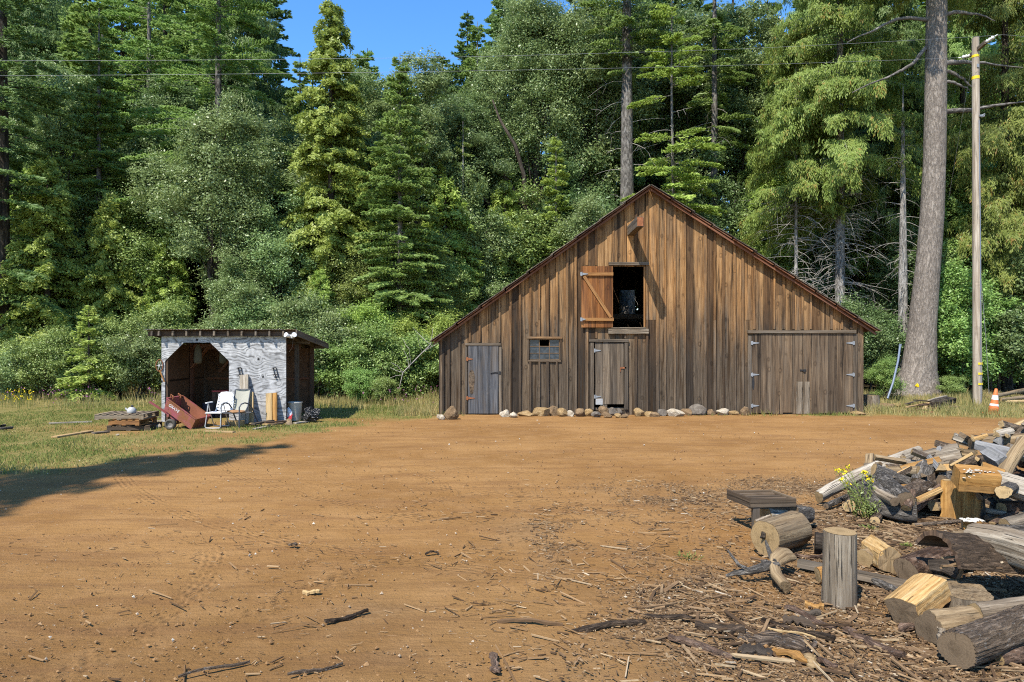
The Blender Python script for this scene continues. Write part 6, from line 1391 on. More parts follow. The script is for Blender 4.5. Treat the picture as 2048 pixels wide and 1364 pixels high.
def conifer(seed, H, z0, R, style='fir', nb=230, leaves=260, tr=.22, lean=0.0, bare=0, barez=(2, 8), gap=0.0, ls=1.0, sparse=1.0, top=.7, wob=0.0):
    """returns trunk, crown and dead-limb builders for one conifer rooted at the origin"""
    r = np.random.RandomState(seed)
    T = MB(); n = 16; tz = np.linspace(0, 1, n)
    lx = lean*H*tz**1.3+wob*np.sin(tz*5+seed); pts = np.stack([lx, .4*wob*np.sin(tz*4), H*tz], 1)
    rr = tr*(1-tz)**.75+.012; rr[0] *= 1.3
    T.tube(pts, rr, 12, rough=.03, seed=seed, rnd=r.rand(), cap=False)
    def tx(z): return np.stack([np.interp(z/H, tz, pts[:, 0]), np.interp(z/H, tz, pts[:, 1]), z], 1)
    # branches in loose whorls
    u = np.sort(r.rand(nb))**.92
    z = z0+(H*.985-z0)*u; wh = .42; z = np.where(r.rand(nb) < .7, np.round(z/wh)*wh+r.randn(nb)*.05, z)
    z = np.clip(z, z0*.95, H*.99); t = np.clip((z-z0)/(H-z0), 0, 1)
    L = R*(1-t)**top*np.minimum(1, .55+t*4)*r.uniform(.62, 1.12, nb)+.12
    if gap:                                   # whole bunches of limbs are missing
        keep = (np.sin(z*1.7+seed)+np.sin(z*.73+seed*2)+r.randn(nb)*.5) > gap-1.2; z, t, L = z[keep], t[keep], L[keep]; nb = len(z)
    az = r.rand(nb)*6.283; base = tx(z)
    if style == 'fir': el = .28*t-.08+r.randn(nb)*.07; sag = -.18+.12*t
    elif style == 'doug': el = .12*t-.05+r.randn(nb)*.1; sag = -.30+.2*t
    else: el = .35+r.randn(nb)*.12; sag = -.52+.1*t
    d = np.stack([np.cos(az)*np.cos(el), np.sin(az)*np.cos(el), np.sin(el)], 1)
    for i in range(nb):
        if L[i] > .5:
            w = .005+.008*L[i]; T.tube(limb_path(base[i], d[i], L[i]*.85, 5, sag[i] if np.ndim(sag) else sag, r, .03), np.linspace(w, .004, 5), 4, rnd=.5, cap=False)
    # sprays
    if style == 'doug': leaves = leaves*1.55
    cnt = np.maximum(10, (1.45*leaves*sparse*(L/R)**1.2)).astype(int); N = cnt.sum(); ix = np.repeat(np.arange(nb), cnt)
    Lb = L[ix]; D = d[ix]; S = nrm(np.cross(D, np.array([0, 0, 1.0]))); tb = r.rand(N)**.7*.92+.08
    nbr = np.maximum(3, (Lb/.17)).astype(int)
    k = np.floor(tb*nbr)+.5; hsh = np.modf(np.abs(np.sin(k*12.9898+ix*78.233)*43758.5))[0]; hs2 = np.modf(np.abs(np.sin(k*39.3+ix*11.1)*24634.6))[0]
    tbq = (k+r.randn(N)*.13)/nbr
    sgn = np.where(r.rand(N) < .5, -1.0, 1.0); wid = (.34*Lb*(1.03-tbq)**.8+.07)*(.55+.6*hsh)
    q = r.rand(N)**.75
    P_ = base[ix]+D*(Lb*tbq)[:, None]+np.array([0, 0, 1.0])*((sag[ix] if np.ndim(sag) else sag)*Lb*tbq**2)[:, None]
    br = nrm(D*.75+S*sgn[:, None])
    P_ = P_+br*(q*wid)[:, None]
    rnd = np.clip(.25+.45*hs2+r.randn(N)*.16+.25*(q*tb), 0, 1)
    if style == 'fir':
        P_[:, 2] += -.10*q*wid+r.randn(N)*.028+.05*(hsh-.5)
        ax = nrm(br+D*.5*r.rand(N, 1)+r.randn(N, 3)*.28); up = nrm(np.array([0, 0, .75])+D*np.array([.6, .6, 0])+r.randn(N, 3)*.5)
        l, w_ = .085*ls, .026*ls
    elif style == 'doug':
        hang = r.rand(N)**1.3*(.22+.5*hsh)*np.minimum(1, Lb)
        P_[:, 2] -= hang; P_ += r.randn(N, 3)*.04
        ax = nrm(br*.45+np.array([0, 0, -1.0])*(.5+hang[:, None]*2)+r.randn(N, 3)*.3); up = nrm(np.stack([np.cos(az[ix]), np.sin(az[ix]), .65*np.ones(N)], 1)+r.randn(N, 3)*.5)
        l, w_ = .075*ls, .0165*ls
    else:
        hang = q*(.12+.25*hsh); P_[:, 2] -= hang; P_ += r.randn(N, 3)*.06
        fan = r.rand(N, 1)*6.283; c3 = nrm(np.stack([np.cos(hs2*6.283), np.sin(hs2*6.283), np.full(N, .15)], 1))
        ax = nrm(br*.7+np.array([0, 0, -.55])+r.randn(N, 3)*.38); up = nrm(c3+D*.5+np.array([0, 0, .35])+r.randn(N, 3)*.35)
        l, w_ = .08*ls, .034*ls
    B = nrm(np.cross(ax, up)); s_ = r.uniform(.6, 1.3, (N, 1))
    C = MB(); C.quads(P_, ax*l*s_, B*w_*s_*r.uniform(.7, 1.3, (N, 1)), rnd)
    DB = None
    if bare:
        DB = MB()
        for i in range(bare):
            zz = r.uniform(*barez); a = r.rand()*6.283; e = r.uniform(-.25, .35); dd = np.array([math.cos(a)*math.cos(e), math.sin(a)*math.cos(e), math.sin(e)]); Lq = r.uniform(.5, 1.9)*min(1.2, R*.5+.3)
            p = limb_path(tx(np.array([zz]))[0], dd, Lq, 7, r.uniform(-.7, .05), r, .25); DB.tube(p, np.linspace(.016, .004, 7), 4, rnd=r.rand(), cap=False)
            for _ in range(r.randint(1, 4)):
                j = r.randint(2, 6); d2 = nrm(dd+r.randn(3)*.8+[0, 0, -.4]); DB.tube(limb_path(p[j], d2, Lq*r.uniform(.2, .5), 5, r.uniform(-.8, .1), r, .3), np.linspace(.008, .003, 5), 3, rnd=r.rand(), cap=False)
    return T, C, DB

def broadleaf(seed, H, zc0, Rx, nclump=120, per=300, ls=.06, tr=.16, lean=(0, 0), clump=.55, flat=.6, multi=1, Ry=None, hollow=.35):
    r = np.random.RandomState(seed); Ry = Ry or Rx
    T = MB(); cz = (H+zc0)/2; hz = (H-zc0)/2
    # clump centres in an uneven envelope
    cs = []
    ph = r.rand(8)*6.28
    while len(cs) < nclump:
        v = nrm(r.randn(3)); a = math.atan2(v[1], v[0])
        env = min(.98, .72+.2*math.sin(2*a+ph[0]+3*v[2])+.15*math.sin(3*a-ph[1]+5*v[2])+.13*math.sin(5*v[2]+ph[2]+a))
        rad_ = r.uniform(hollow, 1.0)**.5*env
        taper = 1.0-.35*max(0, v[2])
        cs.append(np.array([v[0]*Rx*rad_*taper+lean[0]*(.5+.5*v[2]*rad_), v[1]*Ry*rad_*taper+lean[1], cz+v[2]*hz*rad_*.96]))
    cs = np.array(cs); dd = np.linalg.norm(cs[:, None]-cs[None], axis=2); cs = cs[(dd < 2.1*clump).sum(1) > 3]; nclump = len(cs)
    stems = []
    for k in range(multi):
        b = np.array([0, 0, 0.]) if multi == 1 else np.array([r.uniform(-.3, .3), r.uniform(-.3, .3), 0])
        topp = np.array([lean[0]*.8+r.uniform(-.3, .3)*Rx*(multi > 1), lean[1]*.8+r.uniform(-.3, .3)*Rx*(multi > 1), zc0+hz*1.5])
        n = 10; t = np.linspace(0, 1, n)[:, None]; w = np.cumsum(r.randn(n, 3)*[.12, .12, 0], 0)*.5*np.minimum(1, H/8); w[0] = 0
        pth = b+(topp-b)*t+w; stems.append(pth); rr = tr/math.sqrt(multi)*(1-.82*t[:, 0]); rr[0] *= 1.25; T.tube(pth, rr, 9, rough=.05, seed=seed+k, rnd=r.rand(), cap=False)
    for i in r.permutation(nclump)[:min(nclump, 46)]:
        s_ = stems[r.randint(multi)]; j = int(np.clip(np.argmin(np.abs(s_[:, 2]-(cs[i][2]-hz*.45))), 1, 9)); p = s_[j]; m_ = (p+cs[i])/2+r.randn(3)*.15+[0, 0, -.1]
        T.tube(np.array([p, p*.6+m_*.4, m_, m_*.45+cs[i]*.55, cs[i]]), np.linspace(.3*tr*(1-j/14), .008, 5), 5, rnd=r.rand(), cap=False)
    per = int(per*1.6); ls = ls*.8; N = nclump*per; ix = np.repeat(np.arange(nclump), per); sc = r.uniform(.6, 1.35, nclump)[ix][:, None]
    off = r.randn(N, 3)*np.array([clump, clump, clump*flat])*.55*sc
    twig = r.randint(0, 9, N); tv = nrm(r.randn(nclump, 9, 3)*[1, 1, .7]+[0, 0, .1])[ix, twig]
    off = off*.55+tv*(r.rand(N, 1)**.7*clump*sc)*.95
    P_ = cs[ix]+off
    out = nrm(off+np.array([0, 0, .35])); up = nrm(out*.5+np.array([0, 0, .55])+r.randn(N, 3)*.62); ax = nrm(np.cross(up, r.randn(N, 3))); B = np.cross(up, ax); s_ = .45+.9*r.rand(N, 1)**1.3
    C = MB(); hs = r.rand(nclump)[ix]
    C.quads(P_, ax*ls*s_, B*ls*.52*s_, np.clip(.5*hs+.6*r.rand(N)-.05, 0, 1), skew=.15)
    return T, C, None

_cache = {}
def plant(key, spec, u, Y, lab, cat='tree', name='conifer', bark=None, leaf=None, scale=1.0, rot=None, group=None, sxy=None, x=None):
    """place one tree; key caches its mesh so that neighbours of a kind may share it"""
    if key not in _cache:
        T, C, DB = spec(); _cache[key] = [None, T, C, DB]
    ent = _cache[key]
    X = (u-U0)/F*Y if x is None else x
    root = thing(name, lab, cat, (X, Y, -.03), group)
    if ent[0] is None:
        src = []
        org = np.array([0, 0, 0.])
        a = ent[1].build('trunk', bark, None); a.parent = root; src.append(a)
        c = ent[2].build('crown', leaf, None); c.parent = root; src.append(c)
        if ent[3]: b = ent[3].build('dead_limbs', MAT_DEAD, None); b.parent = root; src.append(b)
        ent[0] = src; ent[1] = ent[2] = ent[3] = True
    else:
        for s_ in ent[0]:
            o = s_.copy(); COL.objects.link(o); o.parent = root
            o.data = s_.data
            want = bark if s_.name.startswith('trunk') else leaf if s_.name.startswith('crown') else None
            if want and want.name != s_.data.materials[0].name:
                o.material_slots[0].link = 'OBJECT'; o.material_slots[0].material = want
    sxy = scale if sxy is None else sxy
    root.scale = (sxy, sxy, scale); root.rotation_euler = (0, 0, rng.uniform(0, 6.28) if rot is None else rot)
    return root
def top(v, Y): return EYE-(v-V0)/F*Y
# ---------------------------------------------------------------- front row, left of the barn
FO = 'trees at the forest edge'
plant('firN', lambda: conifer(101, 24, 6.0, 5.0, 'fir', 210, 700, .26, ls=1.2, gap=.2), 437, 33, 'tall dark-trunked fir with wide layered limbs, rising out of the frame behind the shed', name='fir_tree', bark=MAT_BARK_FIR, leaf=MAT_FIR, rot=.4, group=FO)
plant('cedarA', lambda: conifer(102, top(-12, 30), .8, 3.0, 'cedar', 380, 520, .2, ls=1.0, top=.62), 662, 30, 'tall yellow-green cedar with a pointed tip against the blue sky', name='cedar_tree', bark=MAT_BARK_DARK, leaf=MAT_CEDAR, rot=1.2, group=FO)
plant('firB', lambda: conifer(103, top(105, 28.5), .8, 2.9, 'fir', 340, 480, .15, ls=1.0, top=.75), 800, 28.5, 'dense blue-green fir with flat layered boughs right of the tall yellow-green cedar', name='fir_tree', bark=MAT_BARK_FIR, leaf=MAT_FIR, rot=2.2, group=FO)
plant('oakC', lambda: broadleaf(104, top(50, 33), 7, 2.7, 150, 330, .075, .2, hollow=.1), 830, 33, 'leafy oak with a rounded top in the gap of sky right of the cedar', name='oak_tree', bark=MAT_BARK_DARK, leaf=MAT_OAK, rot=.3, group=FO)
plant('oakC2', lambda: broadleaf(114, top(62, 34), 8, 2.1, 90, 330, .07, .14, hollow=.1), 722, 34, 'slender oak crown peeping between cedar tip and blue-green fir', name='oak_tree', bark=MAT_BARK_DARK, leaf=MAT_OAK, rot=.3, group=FO)
plant('oakR', lambda: broadleaf(105, 13.2, 3.6, 3.4, 200, 330, .068, .2, hollow=.3, Ry=2.2, clump=.6), 425, 28.6, 'broad grey-green oak with glossy leaves behind the shed roof', name='oak_tree', bark=MAT_BARK_DARK, leaf=MAT_OAK, rot=0, group=FO)
plant('oakR2', lambda: broadleaf(106, 9.0, 1.6, 2.2, 110, 330, .065, .16, hollow=.3), 560, 29.3, 'lower grey-green oak between the shed roof and the yellow-green cedar', name='oak_tree', bark=MAT_BARK_DARK, leaf=MAT_OAK, rot=.8, group=FO)
plant('oakQ', lambda: broadleaf(107, top(5, 32), 5.0, 2.9, 170, 330, .075, .2, hollow=.2), 118, 32, 'olive-leaved oak with a tall crown at the upper left', name='oak_tree', bark=MAT_BARK_DARK, leaf=MAT_OAK, rot=1.8, group=FO)
plant('firP', lambda: conifer(108, top(15, 31), 2, 2.7, 'fir', 320, 440, .16, ls=1.0, top=.8), 198, 31, 'narrow light-green fir between the two oaks at the left', name='fir_tree', bark=MAT_BARK_FIR, leaf=MAT_FIR, rot=.9, group=FO)
plant('cedarS', lambda: conifer(109, 9.8, .4, 2.5, 'cedar', 230, 380, .14, ls=.95, top=.6), 95, 28, 'bushy bright cedar low at the left edge of the wood', name='cedar_tree', bark=MAT_BARK_DARK, leaf=MAT_CEDAR, rot=.1, group=FO)
plant('cedarS', None, 222, 29.4, 'bushy yellow-green cedar left of the shed under the broad oak', name='cedar_tree', bark=MAT_BARK_DARK, leaf=MAT_CEDAR, scale=.88, rot=2.1, group=FO)
plant('firT', lambda: conifer(110, 24, 3, 3.2, 'fir', 240, 420, .32, ls=1.15, top=.6), 4, 27.2, 'dark heavy-trunked fir at the very left edge of the photo', name='fir_tree', bark=MAT_BARK_DARK, leaf=MAT_FIR_DARK, rot=2.5, group=FO)
plant('firO', lambda: conifer(111, 25, 11.5, 5.0, 'fir', 140, 700, .25, ls=1.3, gap=.4), 298, 38, 'tall fir with bare lower trunk against the sky at the upper left', name='fir_tree', bark=MAT_BARK_FIR, leaf=MAT_FIR, rot=1.0, group=FO)
plant('firO', None, 205, 44, 'far fir tip rising beyond the olive-leaved oak', name='fir_tree', bark=MAT_BARK_FIR, leaf=MAT_FIR, scale=.98, rot=3.0, group=FO)
# centre: big oaks, firs and bare trunks behind the barn
plant('oakD', lambda: broadleaf(112, 23.5, 9.5, 4.6, 300, 330, .078, .3, hollow=.25, lean=(-.2, 0), clump=.75, Ry=3), 1075, 37, 'huge dark oak whose crown fills the sky above the left roof slope', name='oak_tree', bark=MAT_BARK_DARK, leaf=MAT_OAK, rot=0, group=FO)
plant('oakD2', lambda: broadleaf(113, 12.5, 4.2, 2.6, 120, 330, .07, .2, hollow=.3, lean=(-1.5, 0)), 985, 38.5, 'shaded oak leaning left below the huge dark oak', name='oak_tree', bark=MAT_BARK_DARK, leaf=MAT_OAK_DARK, rot=0, group=FO)
plant('firE', lambda: conifer(115, 21, 4, 3.0, 'fir', 280, 460, .2, ls=1.15), 955, 40, 'pale blue-green fir beside the huge dark oak on its left', name='fir_tree', bark=MAT_BARK_FIR, leaf=MAT_FIR, rot=.7, group=FO)
plant('firW', lambda: conifer(116, top(265, 34.2), 1, 2.0, 'fir', 210, 360, .12, ls=1.05, top=.8), 1112, 34.2, 'young bright-green fir just above the left roof slope', name='fir_tree', bark=MAT_BARK_FIR, leaf=MAT_FIR_BRIGHT, rot=.2, group=FO)
plant('oakX', lambda: broadleaf(117, top(352, 33), 4, 1.9, 70, 330, .06, .12, hollow=.3), 1170, 33, 'silvery oak leaves peeping over the left roof slope near the ridge', name='oak_tree', bark=MAT_BARK_DARK, leaf=MAT_OAK, rot=.2, group=FO)
plant('oakY', lambda: broadleaf(118, top(522, 33), 1.2, 1.25, 50, 330, .06, .1, hollow=.3), 985, 33, 'low silvery oak bush over the left roof slope halfway down', name='oak_tree', bark=MAT_BARK_DARK, leaf=MAT_OAK, rot=1.2, group=FO)
plant('trunkF', lambda: conifer(119, 30, 16, 2.6, 'fir', 110, 380, .44, bare=42, barez=(1.5, 16), ls=1.2), 1254, 34.8, 'stout grey-trunked fir standing left of the barn ridge', name='fir_tree', bark=MAT_BARK_FIR, leaf=MAT_FIR, rot=0, group=FO)
plant('firG', lambda: conifer(120, 21, 6.4, 3.2, 'fir', 120, 520, .105, ls=1.2, gap=.4, bare=14, barez=(6, 15), wob=.12), 1347, 33.5, 'thin sparse fir with bright yellow-green boughs right above the ridge', name='fir_tree', bark=MAT_BARK_FIR, leaf=MAT_FIR_BRIGHT, rot=.5, group=FO)
plant('firH', lambda: conifer(121, 28, 12.5, 2.3, 'fir', 120, 420, .25, ls=1.25, gap=.3, bare=30, barez=(7, 15)), 1429, 37, 'straight slate-grey trunk with sparse limbs right of the ridge', name='fir_tree', bark=MAT_BARK_FIR, leaf=MAT_FIR, rot=.5, group=FO)
plant('firI', lambda: conifer(122, 26, 15, 2.2, 'fir', 80, 360, .3, ls=1.2, gap=.5, bare=26, barez=(6, 16)), 1466, 42, 'dark bare-stemmed fir seen against the slot of blue sky', name='fir_tree', bark=MAT_BARK_DARK, leaf=MAT_FIR_DARK, rot=.5, group=FO)
plant('firI', None, 1488, 47, 'second dark stem in the slot of blue sky, farther back', name='fir_tree', bark=MAT_BARK_DARK, leaf=MAT_FIR_DARK, rot=2.5, scale=.95, group=FO)
plant('firJ', lambda: conifer(123, 25, 2.5, 4.2, 'fir', 320, 520, .3, ls=1.35), 1535, 43, 'dense dark fir just left of the yellow-green hanging boughs', name='fir_tree', bark=MAT_BARK_DARK, leaf=MAT_FIR_DARK, rot=.5, group=FO)
plant('dougK', lambda: conifer(124, 25, 9.6, 4.6, 'doug', 220, 820, .235, ls=1.15, bare=230, barez=(2.2, 10.5), gap=.1), 1680, 31, 'fir with drooping yellow-green boughs above a pale trunk hung with dead twigs', name='fir_tree', bark=MAT_BARK_PALE, leaf=MAT_DOUG, rot=.5, group=FO)
plant('dougK2', lambda: conifer(125, 17, 7.2, 2.8, 'doug', 150, 560, .09, ls=1.1, bare=130, barez=(2, 9), gap=.2), 1592, 31.5, 'slim fir with hanging yellowish boughs left of the pale trunk', name='fir_tree', bark=MAT_BARK_PALE, leaf=MAT_DOUG, rot=1.5, group=FO)
plant('dougM', lambda: conifer(126, 24, 7.5, 4.2, 'doug', 230, 700, .22, ls=1.15, bare=40, barez=(1.5, 8)), 1770, 35, 'shaded drooping fir between the pale trunk and the big pine', name='fir_tree', bark=MAT_BARK_DARK, leaf=MAT_FIR_DARK, rot=1.5, group=FO)
plant('dougL', lambda: conifer(127, 25, 3.6, 4.8, 'doug', 260, 800, .24, ls=1.1), 2010, 30.5, 'broad green hanging fir behind the utility pole', name='fir_tree', bark=MAT_BARK_DARK, leaf=MAT_DOUG, rot=.2, group=FO)
plant('dougL', None, 1925, 36, 'hanging fir in the gap between the big pine and the utility pole', name='fir_tree', bark=MAT_BARK_DARK, leaf=MAT_FIR, rot=2.4, scale=.95, group=FO)
plant('snag', lambda: conifer(128, 13, 10, .8, 'doug', 14, 60, .22, bare=60, barez=(1.5, 10)), 1806, 29, 'grey dead-limbed trunk close behind the big pine', name='fir_tree', bark=MAT_BARK_PALE, leaf=MAT_DOUG, rot=.2, group=FO)
plant('thinW', lambda: conifer(129, 13, 8, .9, 'fir', 50, 90, .11, bare=20, barez=(3, 9)), 926, 33.5, 'thin white-barked trunk left of the left roof slope', name='fir_tree', bark=MAT_BARK_PALE, leaf=MAT_FIR, rot=.2, group=FO)
plant('thinW', None, 1115, 44, 'thin bare trunk in the shade under the huge dark oak', name='fir_tree', bark=MAT_BARK_DARK, leaf=MAT_FIR_DARK, rot=1.2, scale=1.2, group=FO)
MR = 'middle row of the wood'
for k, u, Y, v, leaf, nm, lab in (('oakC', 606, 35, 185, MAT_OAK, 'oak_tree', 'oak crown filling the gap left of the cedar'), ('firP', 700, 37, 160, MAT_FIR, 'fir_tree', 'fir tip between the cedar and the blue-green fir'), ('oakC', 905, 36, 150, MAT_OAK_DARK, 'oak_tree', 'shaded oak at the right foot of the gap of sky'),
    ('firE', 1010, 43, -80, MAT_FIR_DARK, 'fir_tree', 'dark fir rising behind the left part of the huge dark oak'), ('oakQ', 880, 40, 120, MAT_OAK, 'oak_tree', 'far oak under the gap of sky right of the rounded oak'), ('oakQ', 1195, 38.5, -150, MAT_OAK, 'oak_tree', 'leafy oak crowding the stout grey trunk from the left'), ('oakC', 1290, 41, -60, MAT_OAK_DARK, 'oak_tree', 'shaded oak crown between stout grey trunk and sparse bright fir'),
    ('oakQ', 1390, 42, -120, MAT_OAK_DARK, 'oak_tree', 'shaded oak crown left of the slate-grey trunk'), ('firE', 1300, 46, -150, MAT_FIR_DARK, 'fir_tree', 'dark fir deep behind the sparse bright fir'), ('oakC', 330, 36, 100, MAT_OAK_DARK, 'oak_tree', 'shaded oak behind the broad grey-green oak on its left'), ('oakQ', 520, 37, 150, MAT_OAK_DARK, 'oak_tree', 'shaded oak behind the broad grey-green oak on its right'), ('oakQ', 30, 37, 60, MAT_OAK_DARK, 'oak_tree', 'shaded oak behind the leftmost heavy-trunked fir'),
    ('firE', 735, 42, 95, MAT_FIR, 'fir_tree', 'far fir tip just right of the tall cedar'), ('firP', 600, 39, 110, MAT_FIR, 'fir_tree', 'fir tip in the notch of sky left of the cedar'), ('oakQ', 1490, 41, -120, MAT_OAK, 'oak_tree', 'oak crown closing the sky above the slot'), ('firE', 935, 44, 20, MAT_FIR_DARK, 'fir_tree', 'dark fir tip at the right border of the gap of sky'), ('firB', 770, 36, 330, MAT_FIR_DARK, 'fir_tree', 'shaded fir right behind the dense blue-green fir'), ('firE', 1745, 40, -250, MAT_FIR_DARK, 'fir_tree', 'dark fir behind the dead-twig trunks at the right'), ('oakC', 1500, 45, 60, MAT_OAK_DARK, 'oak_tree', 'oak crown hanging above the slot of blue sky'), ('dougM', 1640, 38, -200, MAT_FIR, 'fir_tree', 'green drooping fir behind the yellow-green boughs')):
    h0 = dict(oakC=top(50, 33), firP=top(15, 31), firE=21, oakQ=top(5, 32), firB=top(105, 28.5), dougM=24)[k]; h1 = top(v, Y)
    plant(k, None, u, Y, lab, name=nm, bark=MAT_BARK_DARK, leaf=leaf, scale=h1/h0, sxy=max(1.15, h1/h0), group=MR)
# leaning oak trunk that forks over the left roof slope
o = thing('oak_tree', 'dark leaning oak trunk that forks above the left roof slope', 'tree', P(1068, 470, 35.5)*[1, 1, 0], FO)
m = MB(); Yq = 35.5
m.tube([P(1072, 700, Yq), P(1068, 470, Yq), P(1052, 425, Yq), P(1015, 362, Yq), P(985, 320, Yq), P(950, 262, Yq), P(922, 215, Yq)], [.22, .2, .17, .14, .12, .09, .05], 10, rough=.08)
m.tube([P(1052, 425, Yq), P(1048, 350, Yq-.5), P(1030, 290, Yq-.8), P(1000, 240, Yq-.9), P(985, 200, Yq)], [.14, .11, .09, .06, .04], 9, rough=.08); m.tube([P(1058, 440, Yq), P(1000, 430, Yq), P(965, 395, Yq-.3), P(900, 372, Yq-.5)], [.16, .12, .08, .04], 8, rough=.08)
m.build('trunk', MAT_BARK_DARK, o)
T_, C_, _ = broadleaf(131, 8, 1, 2.6, 70, 300, .072, .1, hollow=.2)
m = MB(); m.v = [C_.v[0]+P(950, 330, Yq)*[1, 1, 0]+[0, .4, 7.0]]; m.lc = C_.lc; m.ring = C_.ring; m.f = C_.f; m.n = C_.n; m.build('crown', MAT_OAK_DARK, o)

# the big pine by the pole
pn = P(1835, 793, 26.5); o = thing('pine_tree', 'massive grey furrowed pine trunk leaning right beside the barn', 'tree', pn*[1, 1, 0])
m = MB(); Yq = 26.5; kq = Yq/F
m.tube([P(u, v, Yq) for u, v in ((1828, 800), (1833, 775), (1838, 740), (1845, 650), (1856, 530), (1864, 430), (1869, 330), (1871, 230), (1872, 100), (1873, -20), (1874, -200), (1875, -420))], [x*kq for x in (56, 42, 31, 25, 22, 21, 20, 19.5, 19, 18, 15, 10)], 40, rough=.012, ridge=.012, seed=3, rnd=.3); m.build('trunk', MAT_BARK_PINE, o)
for pts, r0 in (([(1892, 126), (1925, 122), (1960, 128), (2048, 140)], .14), ([(1892, 224), (1950, 218), (2000, 212), (2060, 205)], .13), ([(1892, 28), (1950, 26), (2000, 40)], .1), ([(1892, 143), (1925, 155), (1955, 175)], .09), ([(1892, 164), (1940, 178)], .08), ([(1852, 95), (1820, 130), (1780, 150), (1700, 185)], .1), ([(1855, 40), (1800, 30), (1745, 60), (1690, 85)], .1)):
    m = MB(); n = len(pts); tt_ = np.linspace(0, n-1, 14); q_ = np.array([P(u, v, Yq-.1*i) for i, (u, v) in enumerate(pts)]); q_ = np.stack([np.interp(tt_, np.arange(n), q_[:, k_]) for k_ in range(3)], 1)
    for _ in range(3): q_[1:-1] = (q_[:-2]+2*q_[1:-1]+q_[2:])/4
    q_[1:] += np.cumsum(np.random.RandomState(int(r0*1000)+n).randn(13, 3)*.02, 0)
    m.tube(q_, np.linspace(r0*.8, .02, 14), 8, rough=.06); m.build('limb', MAT_BARK_FIR, o)
C_ = conifer(140, 14, 0, 4.6, 'doug', 150, 620, .1, ls=1.1)[1]
m = MB(); m.v = [C_.v[0]*[1, 1, .8]+P(1873, 0, Yq)*[1, 1, 0]+[0, 0, top(-60, Yq)]]; m.lc = C_.lc; m.ring = C_.ring; m.f = C_.f; m.n = C_.n; m.build('crown', MAT_DOUG, o)
m = MB(); c = P(1833, 771, Yq-.74*1.0); lump(m, P(1834, 771, 25.78), (.08, .03, .09), 3, 2, .3); m.build('yellow_mark', MAT_YELLOWTAPE, o)

# ---------------------------------------------------------------- rows deeper in the wood; nothing tells these apart
r = np.random.RandomState(33)
deep = [(-20, 39), (110, 43), (180, 38), (420, 44), (560, 44), (625, 47), (690, 44), (740, 52), (820, 50), (880, 46), (940, 45), (-60, 41), (20, 46), (70, 40), (150, 50), (245, 47), (330, 43), (375, 52), (480, 41), (530, 48), (600, 42), (660, 50), (720, 41), (775, 48), (850, 43), (905, 50), (1010, 46), (1060, 52), (1150, 46), (1200, 41), (1290, 44), (1325, 50), (1385, 46), (1600, 50), (1650, 42), (1720, 45), (1745, 40), (1830, 47), (1880, 42), (1960, 45), (2040, 40), (2090, 46)]
keys = [('firJ', None), ('dougM', None), ('firE', None), ('firB', None)]
for i, (u, Y) in enumerate(deep):
    k = keys[r.randint(4)][0]
    want = dict(firJ=25, dougM=24, firE=21, firB=top(105, 28.5))[k]
    skyline = 190 if 540 < u < 950 else 470 if 1400 < u < 1520 else -40          # lower behind the gaps of open sky
    H = top(skyline+r.uniform(-110, 60), Y)
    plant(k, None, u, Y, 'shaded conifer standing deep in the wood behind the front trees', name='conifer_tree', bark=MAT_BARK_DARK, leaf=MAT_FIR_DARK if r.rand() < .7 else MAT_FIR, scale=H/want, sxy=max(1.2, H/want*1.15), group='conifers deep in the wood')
UN = 'understorey trees of the wood'
